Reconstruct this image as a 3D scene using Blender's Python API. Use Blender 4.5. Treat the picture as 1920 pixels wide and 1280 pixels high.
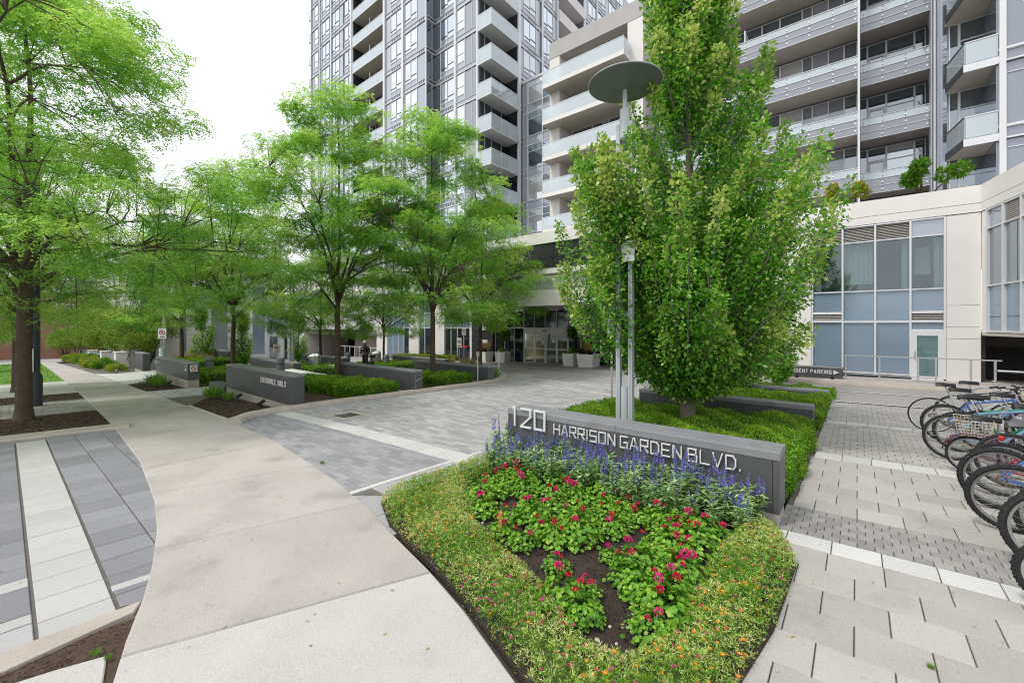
import bpy, bmesh, math, random
import numpy as np
from mathutils import Vector, Matrix
for _o in list(bpy.data.objects): bpy.data.objects.remove(_o, do_unlink=True)
R = math.radians
random.seed(7); RNG = np.random.default_rng(7)
SC = bpy.context.scene
COL = SC.collection

# ---------------------------------------------------------------- camera, sky, sun, exposure
# world axes: +X along the building front (to the right), +Y from the pavement towards the building
YAW = R(39.5); EYE = 1.95; FPX = 785.0
cam = bpy.data.cameras.new('camera'); cam_o = bpy.data.objects.new('camera', cam); COL.objects.link(cam_o)
cam.sensor_width = 36; cam.lens = 36 * FPX / 1920; cam.shift_y = -32 / 1920
cam.clip_start = 0.05; cam.clip_end = 3000
cam_o.location = (0, 0, EYE); cam_o.rotation_euler = (R(90), 0, YAW)
SC.camera = cam_o

SUN_EL, SUN_AZ = R(56), R(205)           # azimuth clockwise from +Y
world = bpy.data.worlds.new('World'); SC.world = world; world.use_nodes = True
_n = world.node_tree.nodes; _l = world.node_tree.links; _n.clear()
_out = _n.new('ShaderNodeOutputWorld')
_sky = _n.new('ShaderNodeTexSky'); _sky.sky_type = 'NISHITA'; _sky.sun_disc = False
_sky.sun_elevation = SUN_EL; _sky.sun_rotation = SUN_AZ; _sky.dust_density = 3.0
_hs = _n.new('ShaderNodeHueSaturation'); _hs.inputs['Saturation'].default_value = 0.12
_l.new(_sky.outputs[0], _hs.inputs['Color'])
_b1 = _n.new('ShaderNodeBackground'); _b1.inputs[1].default_value = 0.05
_l.new(_hs.outputs[0], _b1.inputs[0])
_tc = _n.new('ShaderNodeTexCoord'); _no = _n.new('ShaderNodeTexNoise')
_no.inputs['Scale'].default_value = 2.2; _no.inputs['Detail'].default_value = 5
_l.new(_tc.outputs['Generated'], _no.inputs['Vector'])
_cr = _n.new('ShaderNodeValToRGB'); _cr.color_ramp.elements[0].position = 0.3; _cr.color_ramp.elements[1].position = 0.7
_cr.color_ramp.elements[0].color = (0.70, 0.72, 0.76, 1); _cr.color_ramp.elements[1].color = (1, 1, 1, 1)
_l.new(_no.outputs[0], _cr.inputs[0])
_b2 = _n.new('ShaderNodeBackground'); _b2.inputs[1].default_value = 0.82
_l.new(_cr.outputs[0], _b2.inputs[0])
_ad = _n.new('ShaderNodeAddShader'); _l.new(_b1.outputs[0], _ad.inputs[0]); _l.new(_b2.outputs[0], _ad.inputs[1])
_l.new(_ad.outputs[0], _out.inputs[0])

sun = bpy.data.lights.new('sun', 'SUN'); sun.energy = 1.3; sun.angle = R(10); sun.color = (1.0, 0.955, 0.89)
sun_o = bpy.data.objects.new('sun', sun); COL.objects.link(sun_o)
_d = Vector((math.sin(SUN_AZ) * math.cos(SUN_EL), math.cos(SUN_AZ) * math.cos(SUN_EL), math.sin(SUN_EL)))
sun_o.rotation_euler = (-_d).to_track_quat('-Z', 'Y').to_euler()
SC.view_settings.view_transform = 'Standard'; SC.view_settings.look = 'None'
SC.view_settings.exposure = 0.36; SC.view_settings.gamma = 1.0; SC.view_settings.use_curve_mapping = False
SC.cycles.max_bounces = 9; SC.cycles.diffuse_bounces = 5; SC.cycles.glossy_bounces = 3
SC.cycles.transmission_bounces = 3; SC.cycles.transparent_max_bounces = 8
SC.cycles.caustics_reflective = False; SC.cycles.caustics_refractive = False
SC.cycles.use_denoising = True; SC.cycles.denoising_prefilter = 'FAST'; SC.cycles.denoising_input_passes = 'RGB_ALBEDO_NORMAL'
SC.cycles.filter_width = 1.1; SC.render.filter_size = 1.1

def gz(X, Y):                              # the site falls gently to the left and to the back
    return 0.02 * X - 0.015 * Y + 0.012 * min(0, X + 8)
FWX, FWY = -math.sin(YAW), math.cos(YAW)
def view(X, Y, Z):                         # depth and picture position, used to rank repeats by how large they show
    d = X * FWX + Y * FWY
    if d < 0.3: return (-1, -9999, -9999)
    r = X * FWY - Y * FWX
    return (d, 960 + FPX * r / d, 608 - FPX * (Z - EYE) / d)
def seen(X, Y, Z, m=20):
    d, x, y = view(X, Y, Z)
    return d > 0 and -m < x < 1920 + m and -m < y < 1280 + m

# ---------------------------------------------------------------- scene graph helpers
def link(o, parent=None, col=COL):
    col.objects.link(o)
    if parent is not None: o.parent = parent
    return o
def tag(o, label=None, cat=None, group=None, kind=None):
    if label: o['label'] = label
    if cat: o['category'] = cat
    if group: o['group'] = group
    if kind: o['kind'] = kind
    return o
def empty(name, loc=(0, 0, 0), rz=0, parent=None):
    o = bpy.data.objects.new(name, None); o.location = loc; o.rotation_euler = (0, 0, rz); o.empty_display_size = 0.1
    return link(o, parent)
def inst(name, mesh, parent=None, loc=(0, 0, 0), rot=(0, 0, 0), sc=None):
    o = bpy.data.objects.new(name, mesh); o.location = loc; o.rotation_euler = rot
    if sc is not None: o.scale = sc
    return link(o, parent)
def dup(o, parent=None, **kw):
    c = o.copy(); link(c, parent)
    for ch in list(o.children): dup(ch, c)
    return c

class MB:
    def __init__(s): s.v = []; s.f = []; s.m = []
    def add(s, vs, fs, mi=0):
        k = len(s.v); s.v.extend([tuple(p) for p in vs])
        for f in fs: s.f.append(tuple(i + k for i in f)); s.m.append(mi)
        return s
    def box(s, x0, x1, y0, y1, z0, z1, mi=0):
        if x1 < x0: x0, x1 = x1, x0
        if y1 < y0: y0, y1 = y1, y0
        if z1 < z0: z0, z1 = z1, z0
        v = [(x0, y0, z0), (x1, y0, z0), (x1, y1, z0), (x0, y1, z0), (x0, y0, z1), (x1, y0, z1), (x1, y1, z1), (x0, y1, z1)]
        return s.add(v, [(0, 3, 2, 1), (4, 5, 6, 7), (0, 1, 5, 4), (1, 2, 6, 5), (2, 3, 7, 6), (3, 0, 4, 7)], mi)
    def cbox(s, x0, x1, y0, y1, z0, z1, c=0.01, mi=0):      # box with chamfered edges all round
        if x1 < x0: x0, x1 = x1, x0
        if y1 < y0: y0, y1 = y1, y0
        rings = [(c, z0), (0, z0 + c), (0, z1 - c), (c, z1)]
        v = []; f = []
        for i, (q, z) in enumerate(rings):
            for (x, y) in ((x0 + q, y0 + c), (x0 + c, y0 + q), (x1 - c, y0 + q), (x1 - q, y0 + c), (x1 - q, y1 - c), (x1 - c, y1 - q), (x0 + c, y1 - q), (x0 + q, y1 - c)):
                v.append((x, y, z))
        f.append(tuple(range(7, -1, -1))); f.append(tuple(range(24, 32)))
        for i in range(3):
            for j in range(8):
                f.append((i * 8 + j, i * 8 + (j + 1) % 8, i * 8 + 8 + (j + 1) % 8, i * 8 + 8 + j))
        return s.add(v, f, mi)
    def bar(s, a, b, w, h, mi=0, up=(0, 0, 1)):             # square bar from a to b
        a = Vector(a); b = Vector(b); d = (b - a).normalized(); u = Vector(up)
        if abs(d.dot(u)) > 0.98: u = Vector((1, 0, 0))
        x = d.cross(u).normalized(); y = x.cross(d).normalized()
        v = []
        for p in (a, b):
            for (i, j) in ((-1, -1), (1, -1), (1, 1), (-1, 1)): v.append(p + x * (i * w / 2) + y * (j * h / 2))
        return s.add(v, [(3, 2, 1, 0), (4, 5, 6, 7), (0, 1, 5, 4), (1, 2, 6, 5), (2, 3, 7, 6), (3, 0, 4, 7)], mi)
    def tube(s, pts, r, n=8, mi=0, closed=False, cap=True):
        pts = [Vector(p) for p in pts]; m = len(pts)
        rs = r if isinstance(r, (list, tuple)) else [r] * m
        v = []; f = []; ref = None
        for i, p in enumerate(pts):
            if closed: d = pts[(i + 1) % m] - pts[i - 1]
            else: d = pts[min(i + 1, m - 1)] - pts[max(i - 1, 0)]
            d = d.normalized() if d.length > 1e-9 else Vector((0, 0, 1))
            if ref is None: ref = Vector((0, 0, 1)) if abs(d.z) < 0.9 else Vector((1, 0, 0))
            x = d.cross(ref)
            if x.length < 1e-4: x = d.cross(Vector((0.3, 0.9, 0.1)))
            x.normalize(); y = x.cross(d).normalized(); ref = y
            for k in range(n):
                a = 2 * math.pi * k / n; v.append(p + (x * math.cos(a) + y * math.sin(a)) * rs[i])
        for i in range(m if closed else m - 1):
            q = (i + 1) % m
            for k in range(n): f.append((i * n + k, i * n + (k + 1) % n, q * n + (k + 1) % n, q * n + k))
        if cap and not closed:
            f.append(tuple(range(n - 1, -1, -1))); f.append(tuple(range((m - 1) * n, m * n)))
        return s.add(v, f, mi)
    def lathe(s, prof, n=20, c=(0, 0, 0), mi=0, cap=True):
        v = []; f = []; m = len(prof)
        for (r, z) in prof:
            for k in range(n):
                a = 2 * math.pi * k / n; v.append((c[0] + r * math.cos(a), c[1] + r * math.sin(a), c[2] + z))
        for i in range(m - 1):
            for k in range(n): f.append((i * n + k, i * n + (k + 1) % n, (i + 1) * n + (k + 1) % n, (i + 1) * n + k))
        if cap: f.append(tuple(range(n - 1, -1, -1))); f.append(tuple(range((m - 1) * n, m * n)))
        return s.add(v, f, mi)
    def prism(s, poly, z0, z1, mi=0, g=False):              # vertical prism over a polygon; g: heights measured from the ground
        if sum(poly[i][0] * poly[(i + 1) % len(poly)][1] - poly[(i + 1) % len(poly)][0] * poly[i][1] for i in range(len(poly))) < 0: poly = poly[::-1]
        n = len(poly); h = (lambda p: gz(*p)) if g else (lambda p: 0)
        v = [(p[0], p[1], z0 + h(p)) for p in poly] + [(p[0], p[1], z1 + h(p)) for p in poly]
        f = [tuple(range(n - 1, -1, -1)), tuple(range(n, 2 * n))] + [(i, (i + 1) % n, (i + 1) % n + n, i + n) for i in range(n)]
        return s.add(v, f, mi)
    def blob(s, c, rx, ry, rz, n=8, m=5, mi=0):
        prof = [(math.sin(math.pi * i / m), -math.cos(math.pi * i / m)) for i in range(m + 1)]
        v = []; f = []
        for (r, z) in prof:
            for k in range(n):
                a = 2 * math.pi * k / n; v.append((c[0] + rx * r * math.cos(a), c[1] + ry * r * math.sin(a), c[2] + rz * z))
        for i in range(m):
            for k in range(n): f.append((i * n + k, i * n + (k + 1) % n, (i + 1) * n + (k + 1) % n, (i + 1) * n + k))
        return s.add(v, f, mi)
    def mesh(s, name, mats, smooth=False, bevel=0):
        me = bpy.data.meshes.new(name); me.from_pydata([tuple(p) for p in s.v], [], s.f)
        for m in (mats if isinstance(mats, (list, tuple)) else [mats]): me.materials.append(m)
        if any(s.m): me.polygons.foreach_set('material_index', s.m)
        if bevel:
            bm = bmesh.new(); bm.from_mesh(me)
            bmesh.ops.bevel(bm, geom=[e for e in bm.edges if e.calc_face_angle(0) > 0.6], offset=bevel, segments=1, affect='EDGES')
            bm.to_mesh(me); bm.free()
        if smooth:
            me.shade_smooth(); me.set_sharp_from_angle(angle=R(38))
        me.update(); return me
    def build(s, name, mats, parent=None, smooth=False, loc=(0, 0, 0), rot=(0, 0, 0), bevel=0):
        return inst(name, s.mesh(name, mats, smooth, bevel), parent, loc, rot)

def mesh_np(name, V, F, mats, attr=None):                    # V (n,3), F (m,3) triangles
    me = bpy.data.meshes.new(name); V = np.asarray(V, np.float32); F = np.asarray(F, np.int32)
    me.vertices.add(len(V)); me.vertices.foreach_set('co', V.ravel())
    me.loops.add(F.size); me.loops.foreach_set('vertex_index', F.ravel())
    me.polygons.add(len(F)); me.polygons.foreach_set('loop_start', np.arange(0, F.size, 3, dtype=np.int32))
    me.polygons.foreach_set('loop_total', np.full(len(F), 3, np.int32))
    for m in (mats if isinstance(mats, (list, tuple)) else [mats]): me.materials.append(m)
    if attr is not None:
        a = me.attributes.new('tone', 'FLOAT', 'POINT'); a.data.foreach_set('value', np.asarray(attr, np.float32))
    me.update(calc_edges=True); me.validate(); return me
def unit(a): return a / np.maximum(np.linalg.norm(a, axis=1, keepdims=True), 1e-9)
def rdirs(n):
    return unit(RNG.normal(size=(n, 3)))
def leaf_quads(P, D, N, L, W, fold=0.25):                   # folded rhombic leaves: P base, D along, N up
    n = len(P); D = unit(D); S = unit(np.cross(D, N)); N = np.cross(S, D)
    L = np.broadcast_to(np.asarray(L, float).reshape(-1, 1), (n, 1)); W = np.broadcast_to(np.asarray(W, float).reshape(-1, 1), (n, 1))
    mid = P + D * L * 0.48
    V = np.stack([P, mid + S * W * 0.5 + N * W * fold, P + D * L, mid - S * W * 0.5 + N * W * fold], 1).reshape(-1, 3)
    b = (np.arange(n) * 4)[:, None]
    F = np.concatenate([b + np.array([[0, 1, 2]]), b + np.array([[0, 2, 3]])], 0)
    return V, F
class NP:                                                   # gathers numpy triangle soups
    def __init__(s): s.V = []; s.F = []; s.A = []; s.k = 0
    def add(s, VF, tone=0.5):
        V, F = VF; s.V.append(V); s.F.append(F + s.k); s.k += len(V)
        t = np.asarray(tone, float)
        s.A.append(np.full(len(V), float(t)) if t.ndim == 0 else (t if len(t) == len(V) else np.repeat(t, len(V) // len(t))))
        return s
    def mesh(s, name, mats): return mesh_np(name, np.concatenate(s.V), np.concatenate(s.F), mats, np.concatenate(s.A))
# ---------------------------------------------------------------- materials
def nt(name):
    m = bpy.data.materials.new(name); m.use_nodes = True
    n = m.node_tree.nodes; return m, n, m.node_tree.links, n['Principled BSDF']
def math_node(n, l, op, a, b):
    k = n.new('ShaderNodeMath'); k.operation = op
    for i, x in enumerate((a, b)):
        if isinstance(x, (int, float)): k.inputs[i].default_value = x
        else: l.new(x, k.inputs[i])
    return k.outputs[0]
def mat(name, col, rough=0.8, var=0.12, ns=6.0, fine=0.0, fs=120.0, piece=0.0, metal=0.0, spec=0.4, bump=0.0, bs=None, tint=None, det=6, stain=None):
    """col with large soft patches (var at scale ns), fine speckle (fine at fs) and a tone of its own for each piece (piece)."""
    m, n, l, p = nt(name)
    p.inputs['Roughness'].default_value = rough; p.inputs['Metallic'].default_value = metal
    p.inputs['Specular IOR Level'].default_value = spec
    tc = n.new('ShaderNodeTexCoord'); geo = n.new('ShaderNodeNewGeometry')
    val = None
    def noise(sc, d):
        k = n.new('ShaderNodeTexNoise'); k.inputs['Scale'].default_value = sc; k.inputs['Detail'].default_value = d
        l.new(geo.outputs['Position'] if not tint else tc.outputs['Object'], k.inputs['Vector']); return k.outputs[0]
    terms = []
    if var: terms.append(math_node(n, l, 'MULTIPLY', math_node(n, l, 'SUBTRACT', noise(ns, det), 0.5), 2.6 * var))
    if fine: terms.append(math_node(n, l, 'MULTIPLY', math_node(n, l, 'SUBTRACT', noise(fs, 2), 0.5), 2.6 * fine))
    if piece:
        oi = n.new('ShaderNodeObjectInfo')
        s = math_node(n, l, 'FRACT', math_node(n, l, 'ADD', oi.outputs['Random'], geo.outputs['Random Per Island']), 0)
        terms.append(math_node(n, l, 'MULTIPLY', math_node(n, l, 'SUBTRACT', s, 0.5), 2 * piece))
    if stain:
        cl = n.new('ShaderNodeClamp'); l.new(math_node(n, l, 'MULTIPLY', math_node(n, l, 'SUBTRACT', noise(stain[0], 3), stain[1]), stain[2]), cl.inputs[0])
        terms.append(math_node(n, l, 'MULTIPLY', cl.outputs[0], -stain[3]))
        cl = n.new('ShaderNodeClamp'); l.new(math_node(n, l, 'MULTIPLY', math_node(n, l, 'SUBTRACT', noise(stain[0] * 14, 1), 0.70), 14), cl.inputs[0])
        terms.append(math_node(n, l, 'MULTIPLY', cl.outputs[0], -stain[3] * 1.3))
    f = 1.0
    for t in terms: f = math_node(n, l, 'ADD', f, t)
    if terms:
        mx = n.new('ShaderNodeVectorMath'); mx.operation = 'SCALE'; mx.inputs[0].default_value = col
        l.new(f, mx.inputs['Scale']); l.new(mx.outputs[0], p.inputs['Base Color'])
    else: p.inputs['Base Color'].default_value = (*col, 1)
    if bump:
        b = n.new('ShaderNodeBump'); b.inputs['Strength'].default_value = bump; b.inputs['Distance'].default_value = 0.01
        l.new(noise(bs or fs, 4), b.inputs['Height']); l.new(b.outputs[0], p.inputs['Normal'])
    return m
def leaf_mat(name, dark, mid, light, trans=0.32, rough=0.45, spec=0.35):
    """leaf colour runs dark-mid-light with the leaf's own tone attribute plus a little chance."""
    m, n, l, p = nt(name)
    at = n.new('ShaderNodeAttribute'); at.attribute_name = 'tone'; geo = n.new('ShaderNodeNewGeometry')
    r = math_node(n, l, 'MULTIPLY', math_node(n, l, 'SUBTRACT', geo.outputs['Random Per Island'], 0.5), 0.4)
    f = math_node(n, l, 'ADD', at.outputs['Fac'], r)
    cr = n.new('ShaderNodeValToRGB'); e = cr.color_ramp.elements
    e[0].position = 0.0; e[0].color = (*dark, 1); e[1].position = 1.0; e[1].color = (*light, 1)
    k = e.new(0.5); k.color = (*mid, 1)
    l.new(f, cr.inputs[0]); l.new(cr.outputs[0], p.inputs['Base Color'])
    p.inputs['Roughness'].default_value = rough; p.inputs['Specular IOR Level'].default_value = spec
    tr = n.new('ShaderNodeBsdfTranslucent'); l.new(cr.outputs[0], tr.inputs[0])
    mx = n.new('ShaderNodeMixShader'); mx.inputs[0].default_value = trans
    l.new(p.outputs[0], mx.inputs[1]); l.new(tr.outputs[0], mx.inputs[2])
    l.new(mx.outputs[0], n['Material Output'].inputs[0]); return m
def glass_mat(name, col, refl=0.35, rough=0.03, clear=0.0, wob=0.0):
    """window glass: mirror share rising at a grazing view, over a body colour or a see-through pane."""
    m, n, l, p = nt(name)
    p.inputs['Base Color'].default_value = (*col, 1); p.inputs['Roughness'].default_value = 0.5
    p.inputs['Specular IOR Level'].default_value = 0.0
    body = p.outputs[0]
    if clear:
        t = n.new('ShaderNodeBsdfTransparent'); t.inputs[0].default_value = (0.82, 0.9, 0.9, 1)
        q = n.new('ShaderNodeMixShader'); q.inputs[0].default_value = clear
        l.new(p.outputs[0], q.inputs[1]); l.new(t.outputs[0], q.inputs[2]); body = q.outputs[0]
    g = n.new('ShaderNodeBsdfGlossy'); g.inputs['Roughness'].default_value = rough; g.inputs[0].default_value = (0.87, 0.935, 1, 1)
    lw = n.new('ShaderNodeLayerWeight'); lw.inputs[0].default_value = 0.5
    f = math_node(n, l, 'ADD', math_node(n, l, 'MULTIPLY', math_node(n, l, 'POWER', lw.outputs['Facing'], 3.0), 1 - refl), refl)
    if wob:
        no = n.new('ShaderNodeTexNoise'); no.inputs['Scale'].default_value = 0.7
        geo = n.new('ShaderNodeNewGeometry'); l.new(geo.outputs['Position'], no.inputs['Vector'])
        b = n.new('ShaderNodeBump'); b.inputs['Strength'].default_value = wob; b.inputs['Distance'].default_value = 0.05
        l.new(no.outputs[0], b.inputs['Height']); l.new(b.outputs[0], g.inputs['Normal'])
    mx = n.new('ShaderNodeMixShader'); l.new(f, mx.inputs[0]); l.new(body, mx.inputs[1]); l.new(g.outputs[0], mx.inputs[2])
    l.new(mx.outputs[0], n['Material Output'].inputs[0]); return m
M = {}
M['concrete'] = mat('concrete', (0.445, 0.418, 0.395), 0.9, 0.18, 1.3, 0.22, 110, 0.06, bump=0.25, bs=160, stain=(1.7, 0.56, 6, 0.20))
M['concrete_new'] = mat('concrete_new', (0.505, 0.492, 0.47), 0.9, 0.12, 1.6, 0.2, 110, 0.02, bump=0.2, bs=160, stain=(2.1, 0.6, 6, 0.12))
M['kerb'] = mat('kerb_concrete', (0.44, 0.40, 0.355), 0.9, 0.2, 2.5, 0.12, 80, 0.0, bump=0.3, bs=120)
M['paver_mid'] = mat('paver_mid', (0.315, 0.315, 0.33), 0.85, 0.14, 0.6, 0.2, 140, 0.17, bump=0.3, bs=170)
M['joint'] = mat('joint_sand', (0.15, 0.138, 0.125), 0.95, 0.25, 8, 0.2, 150)
M['paver_grey'] = mat('paver_grey', (0.385, 0.38, 0.385), 0.85, 0.14, 0.5, 0.12, 130, 0.20, bump=0.25, bs=180)
M['paver_dark'] = mat('paver_dark', (0.245, 0.247, 0.268), 0.85, 0.16, 0.7, 0.22, 140, 0.15, bump=0.3, bs=170)
M['panel_lilac'] = glass_mat('panel_lilac', (0.215, 0.215, 0.25), 0.17, 0.08)
M['paver_light'] = mat('paver_light', (0.47, 0.468, 0.46), 0.85, 0.08, 1.0, 0.07, 120, 0.05, bump=0.2, bs=170)
M['paver_warm'] = mat('paver_warm', (0.42, 0.405, 0.385), 0.85, 0.15, 1.3, 0.2, 140, 0.10, bump=0.25, bs=180, stain=(1.9, 0.58, 6, 0.18))
M['paver_set'] = mat('paver_set', (0.30, 0.29, 0.28), 0.85, 0.12, 1.1, 0.10, 130, 0.16, bump=0.25, bs=180)
M['mulch'] = mat('mulch', (0.075, 0.05, 0.038), 0.95, 0.35, 9, 0.3, 60, bump=0.9, bs=60)
M['chip'] = mat('mulch_chip', (0.085, 0.058, 0.042), 0.9, 0.2, 20, 0, 1, 0.5)
M['soil'] = mat('soil', (0.045, 0.033, 0.026), 0.95, 0.35, 10, 0.35, 70, bump=1.0, bs=70)
M['clod'] = mat('soil_clod', (0.055, 0.04, 0.032), 0.95, 0.2, 30, 0, 1, 0.45)
M['pebble'] = mat('pebble', (0.5, 0.47, 0.43), 0.8, 0.2, 20, 0, 1, 0.3)
M['ground'] = mat('ground', (0.20, 0.19, 0.175), 0.95, 0.25, 0.3, 0.15, 30)
M['asphalt'] = mat('asphalt', (0.33, 0.32, 0.31), 0.9, 0.12, 0.5, 0.12, 60)
M['lawn'] = mat('lawn_soil', (0.13, 0.24, 0.035), 0.95, 0.25, 3, 0.2, 60)
M['granite'] = mat('granite_dark', (0.085, 0.087, 0.094), 0.45, 0.2, 1.6, 0.5, 260, 0.12, spec=0.5, stain=(3.2, 0.55, 6, 0.22))
M['granite_cap'] = mat('granite_cap', (0.23, 0.235, 0.25), 0.55, 0.1, 2.0, 0.4, 240, 0.08, stain=(3.2, 0.55, 6, 0.2))
M['plinth'] = mat('plinth_concrete', (0.42, 0.39, 0.35), 0.9, 0.16, 2.2, 0.1, 90)
M['letter'] = mat('letter_metal', (0.72, 0.72, 0.72), 0.45, 0.03, 8, spec=0.5)
M['precast'] = mat('precast_white', (0.77, 0.745, 0.73), 0.85, 0.06, 0.7, 0.03, 60)
M['precast_grey'] = mat('precast_grey', (0.46, 0.45, 0.44), 0.85, 0.12, 0.6, 0.05, 60)
M['joint_line'] = mat('panel_joint', (0.16, 0.15, 0.15), 0.9, 0)
M['soffit'] = mat('soffit', (0.52, 0.48, 0.445), 0.9, 0.08, 0.8)
M['frame_white'] = mat('frame_white', (0.72, 0.73, 0.76), 0.4, 0.03, 3, metal=0.1)
M['frame_grey'] = mat('frame_grey', (0.42, 0.44, 0.48), 0.4, 0.03, 3, metal=0.2)
M['frame_dark'] = mat('frame_dark', (0.055, 0.06, 0.072), 0.4, 0.03, 3, metal=0.2)
M['glass_sky'] = glass_mat('glass_sky', (0.12, 0.16, 0.19), 0.74, 0.02, wob=0.06)
M['glass_mid'] = glass_mat('glass_mid', (0.05, 0.08, 0.10), 0.30, 0.02, wob=0.08)
M['glass_dark'] = glass_mat('glass_dark', (0.015, 0.02, 0.025), 0.10, 0.02)
M['glass_clear'] = glass_mat('glass_clear', (0.03, 0.05, 0.06), 0.10, 0.01, clear=0.82, wob=0.05)
M['glass_rail'] = glass_mat('glass_rail', (0.74, 0.78, 0.81), 0.16, 0.03, clear=0.55)
M['panel_blue'] = glass_mat('panel_blue', (0.20, 0.27, 0.35), 0.13, 0.12)
M['panel_grey'] = glass_mat('panel_grey', (0.19, 0.20, 0.245), 0.18, 0.08)
M['panel_grey2'] = glass_mat('panel_grey2', (0.29, 0.305, 0.365), 0.20, 0.08)
M['panel_black'] = glass_mat('panel_black', (0.02, 0.023, 0.03), 0.08, 0.06)
M['blk_stone'] = mat('black_stone', (0.03, 0.03, 0.034), 0.3, 0.2, 2, 0.2, 200, spec=0.5)
M['louvre'] = mat('louvre', (0.52, 0.50, 0.47), 0.5, 0.04, 3, metal=0.2)
M['paver_white'] = mat('paver_white', (0.57, 0.568, 0.555), 0.85, 0.08, 1.0, 0.12, 120, 0.06, bump=0.2, bs=170, stain=(2.3, 0.6, 6, 0.12))
M['lobby'] = mat('lobby', (0.50, 0.42, 0.27), 0.8, 0.2, 0.8)  # lightened, warm wall colour stands in for lamplight inside the entrance
M['glass_curt'] = glass_mat('glass_curt', (0.50, 0.52, 0.53), 0.42, 0.02, wob=0.06)
M['glass_blue'] = glass_mat('glass_blue', (0.10, 0.15, 0.19), 0.55, 0.02, wob=0.06)
M['interior'] = mat('interior', (0.10, 0.095, 0.09), 0.9, 0.2, 0.8)
M['curtain'] = mat('curtain', (0.62, 0.66, 0.66), 0.9, 0.1, 3)
M['black'] = mat('black_paint', (0.012, 0.012, 0.014), 0.5, 0.1, 6)
M['rubber'] = mat('rubber', (0.022, 0.022, 0.024), 0.75, 0.2, 20, 0.2, 200)
M['chrome'] = mat('brushed_steel', (0.62, 0.62, 0.61), 0.28, 0.05, 4, metal=1.0)
M['galv'] = mat('galvanised', (0.50, 0.51, 0.52), 0.42, 0.10, 8, metal=0.7)
M['pole'] = mat('pole_paint', (0.50, 0.53, 0.57), 0.42, 0.04, 4, metal=0.15)
M['pole_dark'] = mat('pole_dark', (0.05, 0.055, 0.07), 0.5, 0.1, 4)
M['white'] = mat('white_paint', (0.80, 0.80, 0.79), 0.5, 0.03, 5)
M['red'] = mat('red_paint', (0.55, 0.02, 0.02), 0.4, 0.05, 5)
M['green_p'] = mat('green_paint', (0.02, 0.11, 0.05), 0.5, 0.1, 5)
M['wood'] = mat('stake_wood', (0.55, 0.25, 0.07), 0.8, 0.15, 12)
M['wood_dark'] = mat('bench_wood', (0.16, 0.07, 0.04), 0.7, 0.15, 10)
M['brick'] = mat('far_brick', (0.36, 0.19, 0.145), 0.9, 0.15, 1.2, 0.1, 20)
M['stone_far'] = mat('far_stone', (0.55, 0.50, 0.45), 0.9, 0.1, 1)
M['bark'] = mat('bark', (0.10, 0.072, 0.055), 0.95, 0.3, 5, 0.35, 40, bump=1.0, bs=30)
M['bark_grey'] = mat('bark_grey', (0.17, 0.15, 0.13), 0.95, 0.25, 6, 0.25, 50, bump=0.8, bs=40)
M['locust'] = leaf_mat('locust_leaf', (0.085, 0.28, 0.035), (0.24, 0.51, 0.065), (0.56, 0.77, 0.16), 0.55)
M['beech'] = leaf_mat('beech_leaf', (0.04, 0.19, 0.014), (0.17, 0.45, 0.025), (0.66, 0.72, 0.22), 0.46, 0.30, 0.6)
M['yew'] = leaf_mat('yew_leaf', (0.035, 0.13, 0.010), (0.14, 0.34, 0.018), (0.40, 0.56, 0.04), 0.3)
M['shrub_y'] = leaf_mat('yellow_shrub', (0.09, 0.20, 0.015), (0.24, 0.36, 0.03), (0.50, 0.46, 0.05), 0.3)
M['far_leaf'] = leaf_mat('far_leaf', (0.04, 0.14, 0.012), (0.12, 0.30, 0.022), (0.28, 0.46, 0.05), 0.4)
M['salvia'] = leaf_mat('salvia_leaf', (0.13, 0.29, 0.08), (0.38, 0.57, 0.22), (0.68, 0.80, 0.45), 0.36)
M['salvia_fl'] = leaf_mat('salvia_flower', (0.12, 0.09, 0.46), (0.23, 0.19, 0.68), (0.42, 0.38, 0.84), 0.28)
M['geranium'] = leaf_mat('geranium_leaf', (0.05, 0.18, 0.015), (0.17, 0.40, 0.028), (0.40, 0.60, 0.07), 0.3)
M['ger_fl'] = leaf_mat('geranium_flower', (0.50, 0.008, 0.02), (0.70, 0.015, 0.09), (0.74, 0.03, 0.30), 0.2)
M['portulaca'] = leaf_mat('portulaca_leaf', (0.07, 0.25, 0.018), (0.31, 0.52, 0.05), (0.80, 0.78, 0.36), 0.32)
M['port_fl'] = leaf_mat('portulaca_flower', (0.50, 0.02, 0.20), (0.55, 0.03, 0.06), (0.85, 0.30, 0.02), 0.15)
M['grass_o'] = leaf_mat('ornamental_grass', (0.16, 0.22, 0.04), (0.42, 0.36, 0.13), (0.62, 0.42, 0.16), 0.25)
M['dark_leaf'] = leaf_mat('purple_leaf', (0.04, 0.012, 0.03), (0.07, 0.02, 0.045), (0.16, 0.05, 0.08), 0.15)
M['twig'] = mat('twig', (0.06, 0.05, 0.03), 0.95, 0.2, 10)
M['skin'] = mat('skin', (0.20, 0.10, 0.065), 0.6, 0.05, 10)
M['cap_cloth'] = mat('cap_cloth', (0.50, 0.47, 0.44), 0.9, 0.05, 10)
M['uniform'] = mat('uniform', (0.012, 0.012, 0.016), 0.85, 0.2, 10)
def paint(name, c, rough=0.35): 
    if name not in M: M[name] = mat(name, c, rough, 0.04, 6, spec=0.5)
    return M[name]
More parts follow.
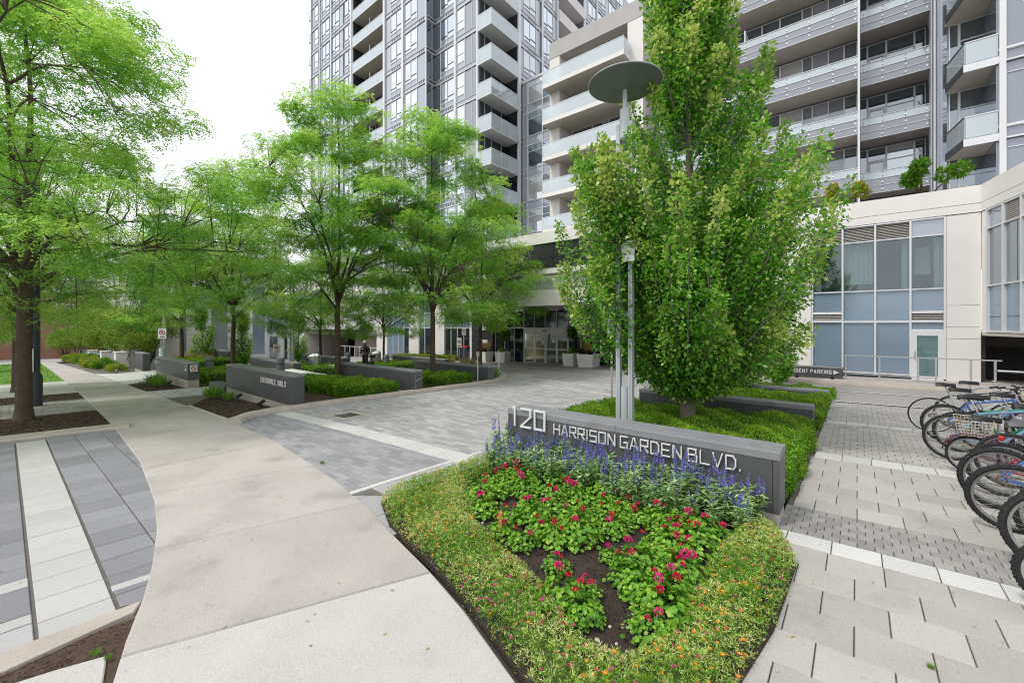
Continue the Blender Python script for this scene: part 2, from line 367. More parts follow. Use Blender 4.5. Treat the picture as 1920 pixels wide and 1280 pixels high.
# ---------------------------------------------------------------- ground, paving, kerbs
def sheet(name, poly, dz, m, parent=None, kind='structure', z=None, thick=0.0):
    bm = bmesh.new(); vs = [bm.verts.new((p[0], p[1], 0)) for p in poly]
    f = bm.faces.new(vs); f.normal_update()
    if f.normal.z < 0: f.normal_flip()
    if z is None:
        bmesh.ops.bisect_plane(bm, geom=bm.verts[:] + bm.edges[:] + bm.faces[:], plane_co=(-8, 0, 0), plane_no=(1, 0, 0))
    bmesh.ops.triangulate(bm, faces=[q for q in bm.faces if len(q.verts) > 4])
    for v in bm.verts: v.co.z = (gz(v.co.x, v.co.y) + dz) if z is None else z
    if thick:
        e = bmesh.ops.extrude_face_region(bm, geom=bm.faces[:])
        for v in [q for q in e['geom'] if isinstance(q, bmesh.types.BMVert)]: v.co.z -= thick
        bmesh.ops.recalc_face_normals(bm, faces=bm.faces[:])
    me = bpy.data.meshes.new(name); bm.to_mesh(me); bm.free(); me.materials.append(m)
    o = inst(name, me, parent)
    if parent is None and kind: tag(o, kind=kind)
    return o
def clip_rect(poly, x0, x1, y0, y1):
    def cut(P, inside, inter):
        out = []
        for i in range(len(P)):
            a, b = P[i - 1], P[i]; ia, ib = inside(a), inside(b)
            if ib:
                if not ia: out.append(inter(a, b))
                out.append(b)
            elif ia: out.append(inter(a, b))
        return out
    def ix(v): return lambda a, b: (v, a[1] + (b[1] - a[1]) * (v - a[0]) / (b[0] - a[0]))
    def iy(v): return lambda a, b: (a[0] + (b[0] - a[0]) * (v - a[1]) / (b[1] - a[1]), v)
    P = poly
    for ins, it in ((lambda p: p[0] >= x0 - 1e-9, ix(x0)), (lambda p: p[0] <= x1 + 1e-9, ix(x1)), (lambda p: p[1] >= y0 - 1e-9, iy(y0)), (lambda p: p[1] <= y1 + 1e-9, iy(y1))):
        if not P: return []
        P = cut(P, ins, it)
    out = []
    for p in P:
        if not out or (abs(p[0] - out[-1][0]) + abs(p[1] - out[-1][1])) > 1e-4: out.append(p)
    if len(out) > 1 and abs(out[0][0] - out[-1][0]) + abs(out[0][1] - out[-1][1]) < 1e-4: out.pop()
    return out
def area(P): return 0.5 * sum(P[i - 1][0] * P[i][1] - P[i][0] * P[i - 1][1] for i in range(len(P)))
def paver_geo(P, top, th, c, g=True, ctr=None):
    """chamfered block over polygon P; returns vertices and faces"""
    if area(P) < 0: P = P[::-1]
    n = len(P); cx = sum(p[0] for p in P) / n; cy = sum(p[1] for p in P) / n
    def ring(q, z):
        out = []
        for (x, y) in P:
            d = math.hypot(x - cx, y - cy) or 1
            k = max(0.0, 1 - 1.3 * q / d)
            X = cx + (x - cx) * k; Y = cy + (y - cy) * k
            out.append((X, Y, z + (gz(X, Y) if g else 0)))
        return out
    v = ring(0, top - th) + ring(0, top - c) + ring(c, top)
    f = [tuple(range(2 * n, 3 * n))]
    for r in (0, 1):
        for i in range(n): f.append((r * n + i, r * n + (i + 1) % n, r * n + n + (i + 1) % n, r * n + n + i))
    return v, f
def pave(parent, region, sx, sy, m, ox=0, oy=0, bond=0.5, gap=0.006, top=0.0, th=0.05, nmax=280, ch=0.004, swap=False, name='paver', jit=0.0012, band=None, gapy=None):
    """running-bond paving over a region: the largest-showing pavers are objects, the rest one joined part."""
    gy = gap if gapy is None else gapy
    xs = [p[0] for p in region]; ys = [p[1] for p in region]
    cells = []
    a0, a1, b0, b1 = (min(xs), max(xs), min(ys), max(ys)) if not swap else (min(ys), max(ys), min(xs), max(xs))
    j0 = int(math.floor((b0 - oy) / sy)); j1 = int(math.ceil((b1 - oy) / sy))
    for j in range(j0, j1):
        sh = ox + (bond * sx if j % 2 else 0)
        i0 = int(math.floor((a0 - sh) / sx)); i1 = int(math.ceil((a1 - sh) / sx))
        for i in range(i0, i1):
            A0, A1, B0, B1 = sh + i * sx + gap / 2, sh + (i + 1) * sx - gap / 2, oy + j * sy + gy / 2, oy + (j + 1) * sy - gy / 2
            r = (A0, A1, B0, B1) if not swap else (B0, B1, A0, A1)
            P = clip_rect(region, *r)
            if len(P) < 3 or abs(area(P)) < 0.12 * sx * sy: continue
            full = abs(abs(area(P)) - (sx - gap) * (sy - gy)) < 1e-5
            cx = sum(p[0] for p in P) / len(P); cy = sum(p[1] for p in P) / len(P)
            if band and not band(cx, cy): continue
            cells.append((view(cx, cy, gz(cx, cy))[0] if seen(cx, cy, gz(cx, cy)) else 1e6, P, full, r))
    cells.sort(key=lambda c: c[0])
    w, h = (sx - gap, sy - gy) if not swap else (sy - gy, sx - gap)
    mb = MB(); mb.add(*paver_geo([(-w / 2, -h / 2), (w / 2, -h / 2), (w / 2, h / 2), (-w / 2, h / 2)], 0, th, ch, False))
    me = mb.mesh(name, m); rest = MB()
    for k, (d, P, full, r) in enumerate(cells):
        dz = random.uniform(-jit, jit)
        if k < nmax and d < 1e5:
            if full:
                x = (r[0] + r[1]) / 2; y = (r[2] + r[3]) / 2
                slope = 0.02 if x > -8 else 0.032
                inst(name, me, parent, (x, y, gz(x, y) + top + dz), (math.atan(-0.015) + random.uniform(-1, 1) * 0.0012, -math.atan(slope) + random.uniform(-1, 1) * 0.0012, 0))
            else:
                q = MB(); q.add(*paver_geo(P, top + dz, th, ch)); q.build(name, m, parent)
        else:
            rest.add(*paver_geo(P, top + dz, th, ch))
    if rest.v: tag(rest.build(name + '_field', m, parent), kind='stuff')
    return parent
def kerb(name, pts, w=0.22, h=0.13, m=None, side=1, step=0.5, top=None, batter=0.03):
    """kerb swept along a line on the ground; side +1 puts its body to the left of the line's direction"""
    P = []
    for i in range(len(pts) - 1):
        a, b = Vector(pts[i]), Vector(pts[i + 1]); n = max(1, int((b - a).length / step))
        for k in range(n): P.append(a.lerp(b, k / n))
    P.append(Vector(pts[-1])); mb = MB(); v = []; f = []
    for i, p in enumerate(P):
        d = (P[min(i + 1, len(P) - 1)] - P[max(i - 1, 0)]).normalized(); nrm = Vector((-d.y, d.x)) * side
        for (o, z) in ((0, -0.06), (0, h * 0.3), (batter, h - 0.015), (batter + 0.018, h), (w - 0.015, h), (w, h - 0.012), (w, -0.06)):
            q = p + nrm * o; v.append((q.x, q.y, gz(q.x, q.y) + z))
    for i in range(len(P) - 1):
        for k in range(6):
            a = (i * 7 + k, i * 7 + k + 1, i * 7 + 8 + k, i * 7 + 7 + k); f.append(a if side > 0 else a[::-1])
    f.append(tuple(range(7))); f.append(tuple(range(len(v) - 1, len(v) - 8, -1)))
    mb.add(v, f); return tag(mb.build(name, m or M['kerb']), kind='structure')
def inside(poly, x, y):
    c = False; n = len(poly)
    for i in range(n):
        x1, y1 = poly[i - 1]; x2, y2 = poly[i]
        if (y1 > y) != (y2 > y) and x < (x2 - x1) * (y - y1) / (y2 - y1) + x1: c = not c
    return c
def scatter(poly, n, rng=RNG):
    xs = [p[0] for p in poly]; ys = [p[1] for p in poly]; out = []
    while len(out) < n:
        X = rng.uniform(min(xs), max(xs), n); Y = rng.uniform(min(ys), max(ys), n)
        for x, y in zip(X, Y):
            if inside(poly, x, y): out.append((x, y))
            if len(out) >= n: break
    return np.array(out)
def gzv(P): return 0.02 * P[:, 0] - 0.015 * P[:, 1] + 0.012 * np.minimum(0, P[:, 0] + 8)

sheet('ground', [(-420, -420), (420, -420), (420, 420), (-420, 420)], -0.16, M['ground'])

# pavement of poured slabs, curving away past the camera
LE = [(-70, 2.45), (-45, 2.2), (-28.4, 1.94), (-13.8, 1.6), (-8.69, 1.35), (-6.41, 1.13), (-5.36, 0.96), (-4.64, 0.80), (-4.09, 0.65), (-3.63, 0.50), (-3.24, 0.39), (-2.4, 0.0), (-1.2, -0.9), (0.2, -2.4)]
RE = [(-70, 3.4), (-45, 3.55), (-32.8, 3.6), (-15, 3.42), (-10.9, 3.36), (-8.17, 3.18), (-5.54, 2.86), (-4.12, 2.59), (-3.53, 2.43), (-2.73, 2.24), (-2.14, 2.07), (-1.43, 1.81), (-0.6, 1.3), (0.4, 0.3), (1.6, -1.2)]
def along(E, x):
    for i in range(len(E) - 1):
        if E[i][0] <= x <= E[i + 1][0]:
            t = (x - E[i][0]) / (E[i + 1][0] - E[i][0]); return (x, E[i][1] + t * (E[i + 1][1] - E[i][1]))
    return E[-1]
def between(E, x0, x1): return [along(E, x0)] + [p for p in E if x0 + 1e-6 < p[0] < x1 - 1e-6] + [along(E, x1)]
sidewalk = sheet('sidewalk', LE + RE[::-1], -0.02, M['joint'])
cuts = [(-70 + 1.55 * i, -70 + 1.55 * i) for i in range(40)] + [(-8.09, -8.2), (-6.75, -6.29), (-4.97, -4.44), (-3.46, -2.70), (-2.1, -1.0), (-0.9, 0.3)]
for i in range(len(cuts) - 1):
    g = 0.006 if i > 38 else 0.011
    P = between(LE, cuts[i][0] + g, cuts[i + 1][0] - g) + between(RE, cuts[i][1] + g, cuts[i + 1][1] - g)[::-1]
    q = MB(); v, f = paver_geo(P, 0.008, 0.10, 0.012)
    q.add(v, f); q.build('concrete_slab', M['concrete'] if i < len(cuts) - 3 else M['concrete_new'], sidewalk)

# paved apron towards the street
apron = sheet('apron', [(-12.35, -3.2), (-3.95, -3.2), (-3.75, 0.9), (-6, 1.6), (-12.35, 1.75)], -0.016, M['joint'])
pave(apron, [(-12.3, 0.53), (-4.12, 0.53), (-3.9, 1.0), (-6, 1.5), (-12.3, 1.7)], 0.38, 0.38, M['paver_dark'], ox=-12.3, oy=0.53, bond=0.0, gap=0.010, nmax=90, band=None)
pave(apron, [(-12.3, 0.14), (-3.98, 0.14), (-3.98, 0.515), (-12.3, 0.515)], 0.38, 0.375, M['paver_light'], ox=-12.3, oy=0.14, bond=0, gap=0.010, nmax=40, ch=0.003)
pave(apron, [(-12.3, -3.0), (-5.22, -3.0), (-5.22, 0.125), (-12.3, 0.125)], 0.38, 0.4, M['paver_dark'], ox=-12.3, oy=-0.275, bond=0.0, gap=0.009, nmax=60)
pave(apron, [(-5.21, -3.0), (-5.02, -3.0), (-5.02, 0.125), (-5.21, 0.125)], 0.2, 0.6, M['paver_light'], ox=-5.21, oy=-0.475, bond=0.0, gap=0.006, nmax=4)
pave(apron, [(-5.01, -3.0), (-4.52, -3.0), (-4.52, 0.125), (-5.01, 0.125)], 0.5, 0.6, M['paver_dark'], ox=-5.01, oy=-0.475, bond=0.0, gap=0.006, nmax=4)
pave(apron, [(-4.51, -3.0), (-4.36, -3.0), (-4.36, 0.125), (-4.51, 0.125)], 0.15, 0.6, M['paver_light'], ox=-4.51, oy=-0.475, bond=0.0, gap=0.006, nmax=4)
pave(apron, [(-4.35, -3.0), (-3.96, -3.0), (-3.96, 0.125), (-4.35, 0.125)], 0.4, 0.6, M['paver_grey'], ox=-4.35, oy=-0.475, bond=0.0, gap=0.006, nmax=4)
for (x0, x1) in ((-4.50, -4.40),):
    q = MB(); q.add(*paver_geo([(x0, 0.53), (x1, 0.53), (x1 + 0.02, 0.9), (x0 + 0.02, 0.92)], 0.004, 0.05, 0.003)); q.build('paver', M['paver_light'], apron)
q = MB(); q.add(*paver_geo([(-4.12, -3), (-3.80, -3), (-3.83, 0.0), (-3.94, 0.58), (-4.06, 0.64)], 0.012, 0.1, 0.006)); tag(q.build('kerb', M['kerb']), kind='structure')
q = MB(); q.add(*paver_geo([(-3.66, -3), (-1.5, -3), (-2.5, -0.02), (-3.26, 0.35), (-3.54, 0.40), (-3.62, 0.2), (-3.68, 0.0)], 0.006, 0.1, 0.006)); tag(q.build('pavement', M['concrete_new']), kind='structure')
wedge = sheet('soil', [(-3.9, -2.9), (-3.2, -2.9), (-3.1, 0.36), (-3.9, 0.66)], -0.012, M['mulch'])
kerb('kerb', [(-12.35, 1.75), (-12.5, 0.75), (-12.62, -0.3), (-12.9, -3.2)], 0.6, 0.05, side=-1, batter=0.02)

# boulevard strip left of the pavement: mulch, setts, mulch, paving, lawn, street
def strip(x0, x1, y0, dz=0.0): return [(x0, y0), (x1, y0), along(LE, x1), along(LE, x0)]
bvd1 = sheet('mulch_bed', strip(-16.6, -13.0, -3.5), -0.015, M['mulch'])
bvd2 = sheet('setts', strip(-20.3, -16.6, -3.5), -0.016, M['joint'])
pave(bvd2, strip(-20.3, -16.62, -3.0), 0.3, 0.2, M['paver_set'], ox=-20.3, oy=-3, bond=0.5, gap=0.012, nmax=130, swap=True)
bvd3 = sheet('mulch_bed', strip(-23.2, -20.35, -3.5), -0.012, M['mulch'])
bvd4 = sheet('paving', strip(-31, -23.25, -3.5), -0.004, M['paver_light'])
lawn = sheet('lawn', strip(-66, -31.05, -4.0), -0.01, M['lawn'])
road = sheet('street', [(-200, -14), (12, -14), (12, -3.6), (-200, -3.6)], -0.08, M['asphalt'])
cross = sheet('street', [(-84, -60), (-71, -60), (-71, 60), (-84, 60)], -0.07, M['asphalt'])
far_walk = sheet('path', [(-71, -3), (-66.0, -3), (-66.0, 6), (-71, 6)], -0.006, M['concrete_new'])

# entrance driveway
DRV = [(-11.6, 3.2), (-8.17, 3.0), (-5.54, 2.6), (-4.9, 2.6), (-4.9, 15.2), (-12.6, 15.2), (-11.6, 12.4)]
driveway = sheet('driveway', [(-11.7, 3.2), (-8.17, 3.0), (-5.54, 2.6), (-4.3, 2.4), (-4.3, 15.2), (-12.6, 15.2), (-11.7, 12.4)], -0.016, M['joint'])
pave(driveway, [(-11.6, 3.2), (-8.17, 3.0), (-5.54, 2.6), (-4.92, 2.6), (-4.92, 4.40), (-11.6, 4.40)], 0.32, 0.11, M['paver_mid'], ox=-11.6, oy=2.6, gap=0.005, nmax=270, ch=0.003)
pave(driveway, [(-11.6, 4.41), (-4.5, 4.41), (-4.5, 4.83), (-11.6, 4.83)], 0.42, 0.42, M['paver_white'], ox=-11.6, oy=4.41, bond=0, gap=0.006, nmax=20)
pave(driveway, [(-11.6, 4.84), (-4.92, 4.84), (-4.92, 15.2), (-12.6, 15.2), (-11.6, 12.4)], 0.32, 0.11, M['paver_grey'], ox=-11.6, oy=4.84, gap=0.005, nmax=230, ch=0.003)
pave(driveway, [(-4.91, 2.6), (-4.80, 2.6), (-4.80, 9.6), (-4.91, 9.6)], 0.42, 0.105, M['paver_white'], ox=2.6, oy=-4.905, bond=0, gap=0.004, nmax=12, swap=True)
pave(driveway, [(-4.92, 2.3), (-3.5, 2.0), (-3.5, 2.6), (-4.38, 2.98), (-4.92, 2.58)], 0.6, 0.5, M['paver_grey'], ox=-4.9, oy=2.0, bond=0.5, gap=0.008, nmax=8)
pave(driveway, [(-4.79, 2.99), (-4.38, 2.99), (-4.38, 9.6), (-4.79, 9.6)], 0.6, 0.41, M['paver_grey'], ox=2.99, oy=-4.79, bond=0, gap=0.008, nmax=10, swap=True)
road2 = sheet('forecourt', [(-60, 15.2), (-4.4, 15.2), (-4.4, 15.05), (12, 15.05), (12, 19.4), (-9, 20.6), (-9, 25), (-60, 25)], -0.006, M['asphalt'])
exit_drive = sheet('driveway', [(-36.6, 3.5), (-28.9, 3.5), (-28.9, 15.2), (-36.6, 15.2)], -0.008, M['paver_white'])
for (a, b, w) in (((-12.75, 15.37), (-4.95, 13.12), 0.16), ((-11.4, 13.75), (-4.95, 11.95), 0.16), ((-16.4, 19.3), (-4.5, 15.9), 0.14), ((-18, 21.6), (-2.2, 17.9), 0.12), ((-4.2, 17.75), (6, 17.55), 0.13), ((-3.2, 15.06), (9, 15.06), 0.12)):
    d = Vector((b[0] - a[0], b[1] - a[1])).normalized(); n_ = Vector((-d.y, d.x)) * w / 2
    sheet('road_marking', [(a[0] + n_.x, a[1] + n_.y), (a[0] - n_.x, a[1] - n_.y), (b[0] - n_.x, b[1] - n_.y), (b[0] + n_.x, b[1] + n_.y)], 0.007, M['paver_white'])
# drain in the driveway
dr = empty('drain_grate', (-9.72, 5.4, gz(-9.72, 5.4))); tag(dr, 'square cast iron drain grate set in a concrete collar in the driveway', 'drain')
dr.rotation_euler = (math.atan(-0.015), -math.atan(0.032), 0)
q = MB()
for (a, b, c, d) in ((-0.45, 0.45, -0.42, -0.24), (-0.45, 0.45, 0.24, 0.42), (-0.45, -0.27, -0.24, 0.24), (0.27, 0.45, -0.24, 0.24)): q.box(a, b, c, d, -0.05, 0.006)
q.build('collar', M['kerb'], dr)
q = MB(); q.box(-0.27, 0.27, -0.24, 0.24, -0.06, -0.03)
for k in range(9): q.box(-0.26, 0.26, -0.235 + k * 0.054, -0.205 + k * 0.054, -0.03, 0.004)
q.build('grate', M['black'], dr)

# plaza beside the bicycles
plaza = sheet('plaza', [(-0.62, 1.0), (12, -2), (12, 15.0), (-0.62, 15.0)], -0.016, M['joint'])
def rect(x0, x1, y0, y1): return [(x0, y0), (x1, y0), (x1, y1), (x0, y1)]
pave(plaza, rect(-0.62, 7, 0.6, 4.64), 0.37, 0.345, M['paver_warm'], ox=-0.2, oy=0.155, gap=0.0075, gapy=0.003, nmax=75)
pave(plaza, rect(-0.62, 7, 4.65, 4.93), 0.345, 0.28, M['paver_white'], ox=-0.18, oy=4.65, bond=0, gap=0.008, nmax=12)
pave(plaza, rect(-0.62, 7, 4.94, 5.68), 0.125, 0.105, M['paver_set'], ox=0, oy=4.94, gap=0.006, gapy=0.004, nmax=110, ch=0.003)
pave(plaza, rect(-0.56, 7, 5.69, 8.1), 0.37, 0.345, M['paver_warm'], ox=0.0, oy=5.69, gap=0.0075, gapy=0.003, nmax=50)
pave(plaza, rect(-0.56, 7, 8.11, 8.49), 0.345, 0.38, M['paver_white'], ox=-0.18, oy=8.11, bond=0, gap=0.008, nmax=8)
pave(plaza, rect(-0.56, 7, 8.5, 11.4), 0.185, 0.145, M['paver_warm'], ox=0, oy=8.5, gap=0.008, gapy=0.003, nmax=40)
pave(plaza, rect(-0.56, 7, 11.41, 11.68), 0.345, 0.27, M['paver_white'], ox=-0.18, oy=11.41, bond=0, gap=0.008, nmax=6)
pave(plaza, rect(-0.56, 7, 11.69, 14.9), 0.185, 0.145, M['paver_warm'], ox=0, oy=11.69, gap=0.008, gapy=0.003, nmax=10)
# island paving and beds on the far side of the driveway
isl = sheet('paving', [(-28.9, 3.5), (-11.9, 3.35), (-11.65, 5), (-11.6, 12.4), (-12.6, 15.2), (-15, 17.2), (-28.9, 17.2)], -0.03, M['joint'])
pave(isl, [(-21.1, 3.45), (-18.0, 3.42), (-18.0, 8), (-21.1, 8)], 0.3, 0.2, M['paver_grey'], ox=-21, oy=3.4, gap=0.01, nmax=60)
pave(isl, rect(-28.8, -11.9, 8.0, 17.0), 0.9, 0.6, M['paver_warm'], ox=-28, oy=8.0, gap=0.01, nmax=0)
pave(isl, [(-28.8, 3.45), (-25.6, 3.45), (-25.6, 4.6), (-28.8, 4.6)], 0.6, 0.4, M['paver_white'], ox=-28, oy=3.4, gap=0.01, nmax=10)
beds = [('entrance', [(-15.0, 3.43), (-11.2, 3.38), (-11.75, 4.8), (-17.8, 4.85)]), ('exit', [(-25.3, 3.55), (-21.2, 3.5), (-21.3, 4.7), (-27, 4.8), (-28.5, 5.2)]),
        ('hedge', [(-17.8, 5.3), (-11.75, 5.3), (-11.7, 8.85), (-17.8, 8.85)]), ('hedge2', [(-17.4, 9.4), (-11.7, 9.4), (-11.75, 12.6), (-17.4, 12.6)]),
        ('hedge3', [(-17, 13.2), (-12.0, 13.2), (-12.6, 15.0), (-14.4, 16.5), (-17, 17)]), ('hedge4', [(-27.5, 5.3), (-21.3, 5.3), (-21.3, 17), (-27.5, 17)])]
def chips(poly, n, parent, dz=0.0, s=0.03, m=None):
    P = scatter(poly, n); P3 = np.column_stack([P, gzv(P) + dz + RNG.uniform(-0.004, 0.012, n)])
    D = rdirs(n); D[:, 2] *= 0.25; N = np.tile([0, 0, 1.0], (n, 1)) + rdirs(n) * 0.5
    q = NP(); q.add(leaf_quads(P3, D, N, RNG.uniform(s * 0.7, s * 1.8, n), RNG.uniform(s * 0.3, s * 0.8, n), 0.3), RNG.uniform(0, 1, n))
    return tag(inst('wood_chips', q.mesh('wood_chips', m or M['chip']), parent), kind='stuff')
for (nm, poly) in beds:
    b = sheet('mulch_bed', poly, 0.03 if nm.startswith('hedge') else 0.0, M['mulch'])
    chips(poly, 2600 if nm in ('entrance', 'exit') else 1200, b, 0.035 if nm.startswith('hedge') else 0.004, 0.04)
chips(strip(-16.55, -13.05, -1.0), 5000, bvd1, -0.008, 0.035); chips(strip(-23.2, -20.4, -1.0), 1500, bvd3, -0.008, 0.04)
chips([(-3.82, -0.6), (-3.64, -0.6), (-3.52, 0.44), (-3.9, 0.58)], 420, wedge, -0.008, 0.018)
kerb('kerb', [(-10.75, 3.42), (-11.3, 3.9), (-11.58, 4.6), (-11.6, 6), (-11.52, 9), (-11.45, 12.0), (-11.55, 12.9), (-11.95, 13.9), (-12.7, 15.1), (-13.8, 16.2), (-15.2, 17.0), (-17, 17.4), (-28.9, 17.5)], 0.3, 0.13, side=1)
kerb('kerb', [(-11.15, 3.34), (-15.1, 3.41)], 0.08, 0.03, side=-1, batter=0.005)
kerb('kerb', [(-9, 20.9), (-3, 19.75), (3, 19.4), (12, 19.3)], 0.25, 0.14, side=1)
fwalk = sheet('walkway', [(-9, 20.9), (-3, 19.9), (3, 19.55), (12, 19.5), (12, 23), (-9, 25.2)], 0.135, M['concrete'], thick=0.1)

# fallen leaves and weeds in the joints
q = NP(); Q = np.concatenate([scatter([(-9, 1.5), (-4.2, 0.9), (-3.6, 2.2), (-8, 3.0)], 26), scatter([(-0.3, 2.6), (1.2, 2.6), (1.2, 12), (-0.4, 12)], 46), scatter([(-11, 4.9), (-5, 4.9), (-5, 9), (-11, 9)], 40), scatter([(-11.8, -0.6), (-4.4, -0.4), (-5, 1.0), (-11.8, 1.5)], 26), scatter([(-3.2, 0.6), (-1.6, 1.4), (-2.4, 2.0), (-3.6, 2.2)], 8)])
n_ = len(Q); D_ = rdirs(n_); D_[:, 2] *= 0.12
q.add(leaf_quads(np.column_stack([Q, gzv(Q) + 0.012]), D_, np.tile([0, 0, 1.0], (n_, 1)) + rdirs(n_) * 0.15, RNG.uniform(0.018, 0.04, n_), RNG.uniform(0.008, 0.018, n_), 0.15), RNG.uniform(0.3, 1.0, n_))
tag(inst('fallen_leaves', q.mesh('fallen_leaves', M['grass_o'])), 'small dry leaves scattered over the paving', 'leaves', kind='stuff')
# ---------------------------------------------------------------- buildings
CACHE = {}
def win_mesh(w, h, kind):
    """window unit, local x along the wall, y inwards, z up; frame bars stand proud of the panes"""
    key = (round(w, 3), round(h, 3), kind)
    if key in CACHE: return CACHE[key]
    q = MB(); fr = 0.045
    def frame(x0, x1, z0, z1, t=fr, y=-0.05, mi=0):
        q.box(x0, x0 + t, y, 0.03, z0, z1, mi); q.box(x1 - t, x1, y, 0.03, z0, z1, mi)
        q.box(x0 + t, x1 - t, y + 0.003, 0.03, z0, z0 + t, mi); q.box(x0 + t, x1 - t, y + 0.003, 0.03, z1 - t, z1, mi)
    def pane(x0, x1, z0, z1, mi=1, y=0.0): q.box(x0, x1, y, y + 0.02, z0, z1, mi)
    mats = [M['frame_white'], M['glass_sky'], M['frame_dark'], M['panel_grey2']]
    if kind == 'twoc': mats[1] = M['glass_curt']
    if kind == 'twob': mats[1] = M['glass_blue']
    if kind in ('two', 'twob', 'twoc'):           # two lights, an opening light low on one side, a spandrel strip at the foot
        frame(0, w, 0, h); m = w / 2; q.box(m - 0.02, m + 0.02, -0.045, 0.03, fr, h - fr, 0)
        q.box(fr, w - fr, -0.045, 0.03, 0.50, 0.545, 0); q.box(m + 0.02, w - fr, -0.043, 0.03, 1.02, 1.06, 2)
        q.box(fr, m - 0.02, -0.043, 0.03, 0.82, 0.855, 2)
        pane(fr, w - fr, 0.545, h - fr); pane(fr, w - fr, fr, 0.50, 3)
        for (x0, x1, z0, z1) in ((fr, m - 0.02, 0.855, h - fr), (m + 0.02, w - fr, 1.06, h - fr)):
            t = 0.022; q.box(x0, x0 + t, -0.02, 0.0, z0, z1, 2); q.box(x0 + t, x1, -0.018, 0.0, z1 - t, z1, 2)
    elif kind == 'one':
        frame(0, w, 0, h); q.box(fr, w - fr, -0.045, 0.03, 0.55, 0.59, 0); pane(fr, w - fr, 0.59, h - fr); pane(fr, w - fr, fr, 0.55, 3)
        q.box(fr, w - fr, -0.02, 0.0, 1.3, 1.335, 2)
    elif kind == 'panel':
        mats[1] = M['panel_grey']; frame(0, w, 0, h, 0.03); pane(0.03, w - 0.03, 0.03, h - 0.03)
    elif kind == 'light':
        mats[1] = M['panel_grey2']; frame(0, w, 0, h, 0.03); pane(0.03, w - 0.03, 0.03, h - 0.03)
    elif kind in ('dark', 'darkc'):
        mats[1] = M['glass_mid'] if kind == 'dark' else M['glass_curt']; frame(0, w, 0, h); pane(fr, w - fr, fr, h - fr); q.box(fr, w - fr, -0.045, 0.03, h * 0.7, h * 0.7 + 0.05, 0)
    elif kind == 'dblue':
        mats[1] = M['glass_mid']; frame(0, w, 0, h, 0.035); pane(0.035, w - 0.035, 0.035, h - 0.035)
    elif kind == 'door':
        mats[1] = M['glass_mid']; frame(0, w, 0, h); q.box(fr, w - fr, -0.045, 0.03, h * 0.72, h * 0.72 + 0.05, 0)
        frame(fr, w - fr, 0.0, h * 0.72, 0.10, -0.06); pane(0.14, w - 0.14, 0.1, h * 0.72 - 0.1); pane(fr, w - fr, h * 0.72 + 0.05, h - fr)
    me = q.mesh('window', mats); CACHE[key] = me; return me
def wall_row(root, org, ang, z, h, mods, s=0.0):
    """a row of window and panel units along a wall; units narrower than 0.4 become mullion caps"""
    c, si = math.cos(ang), math.sin(ang)
    for (w, k) in mods:
        if k == 'two': k = random.choice(('two', 'two', 'two', 'twob', 'twoc'))
        if k == 'dark' and random.random() < 0.3: k = 'darkc'
        if k != ' ':
            nm = 'panel' if k in ('panel', 'light') else ('door' if k == 'door' else 'window')
            inst(nm, win_mesh(w, h, k), root, (org[0] + c * s, org[1] + si * s, z), (0, 0, ang))
        s += w
    return s
def wall_box(q, org, ang, s0, s1, d0, d1, z0, z1, mi=0):
    """box in wall coordinates: s along, d inwards"""
    c, si = math.cos(ang), math.sin(ang)
    P = [(org[0] + c * s - si * d, org[1] + si * s + c * d) for (s, d) in ((s0, d0), (s1, d0), (s1, d1), (s0, d1))]
    q.prism(P, z0, z1, mi)

# ---- glass tower at the back
tower = empty('glass_tower', (-40, 27, -1.6)); tower.location = (0, 0, 0)
tag(tower, 'tall grey glass apartment tower with corner balconies rising behind the locust trees', 'tower')
FH = 3.05; TZ = [28.4 + FH * k for k in range(-6, 7)]
q = MB(); q.box(-56, -45.6, 26.06, 60, 7, 47); q.box(-45.6, -39.3, 27.6, 60, 7, 47); q.box(-39.3, -32.16, 26.06, 60, 7, 47)
q.box(-32.16, -26.2, 27.16, 60, 7, 47); q.box(-26.2, -24.76, 30.86, 37.6, 7, 47); q.box(-26.2, -24.76, 43.0, 60, 7, 47); q.box(-26.2, -26.1, 37.6, 43.0, 7, 47)
q.build('core_wall', M['panel_grey'], tower)
SEG = [((-56, 26.0), 0.0, [(0.9, 'panel'), (1.0, 'one'), (0.3, ' '), (0.7, 'light'), (2.0, 'two'), (0.3, ' '), (2.1, 'two'), (0.9, 'light'), (0.3, ' '), (1.9, 'two')]),
       ((-39.3, 26.0), 0.0, [(0.35, ' '), (0.9, 'light'), (2.1, 'two'), (0.35, ' '), (2.0, 'two'), (1.4, 'light')]),
       ((-32.1, 27.1), 0.0, [(0.8, 'dblue'), (1.9, 'two'), (0.3, ' '), (1.1, 'one'), (1.0, 'panel'), (0.7, 'panel')]),
       ((-24.7, 30.8), R(90), [(0.4, ' '), (0.5, 'light'), (2.0, 'two'), (0.6, 'light'), (0.3, ' '), (2.1, 'two'), (0.9, 'light')]),
       ((-24.7, 43.1), R(90), [(0.4, ' '), (0.7, 'light'), (2.0, 'two'), (0.3, ' '), (2.1, 'two'), (0.9, 'light'), (2.0, 'two'), (0.3, ' '), (2.1, 'two')])]
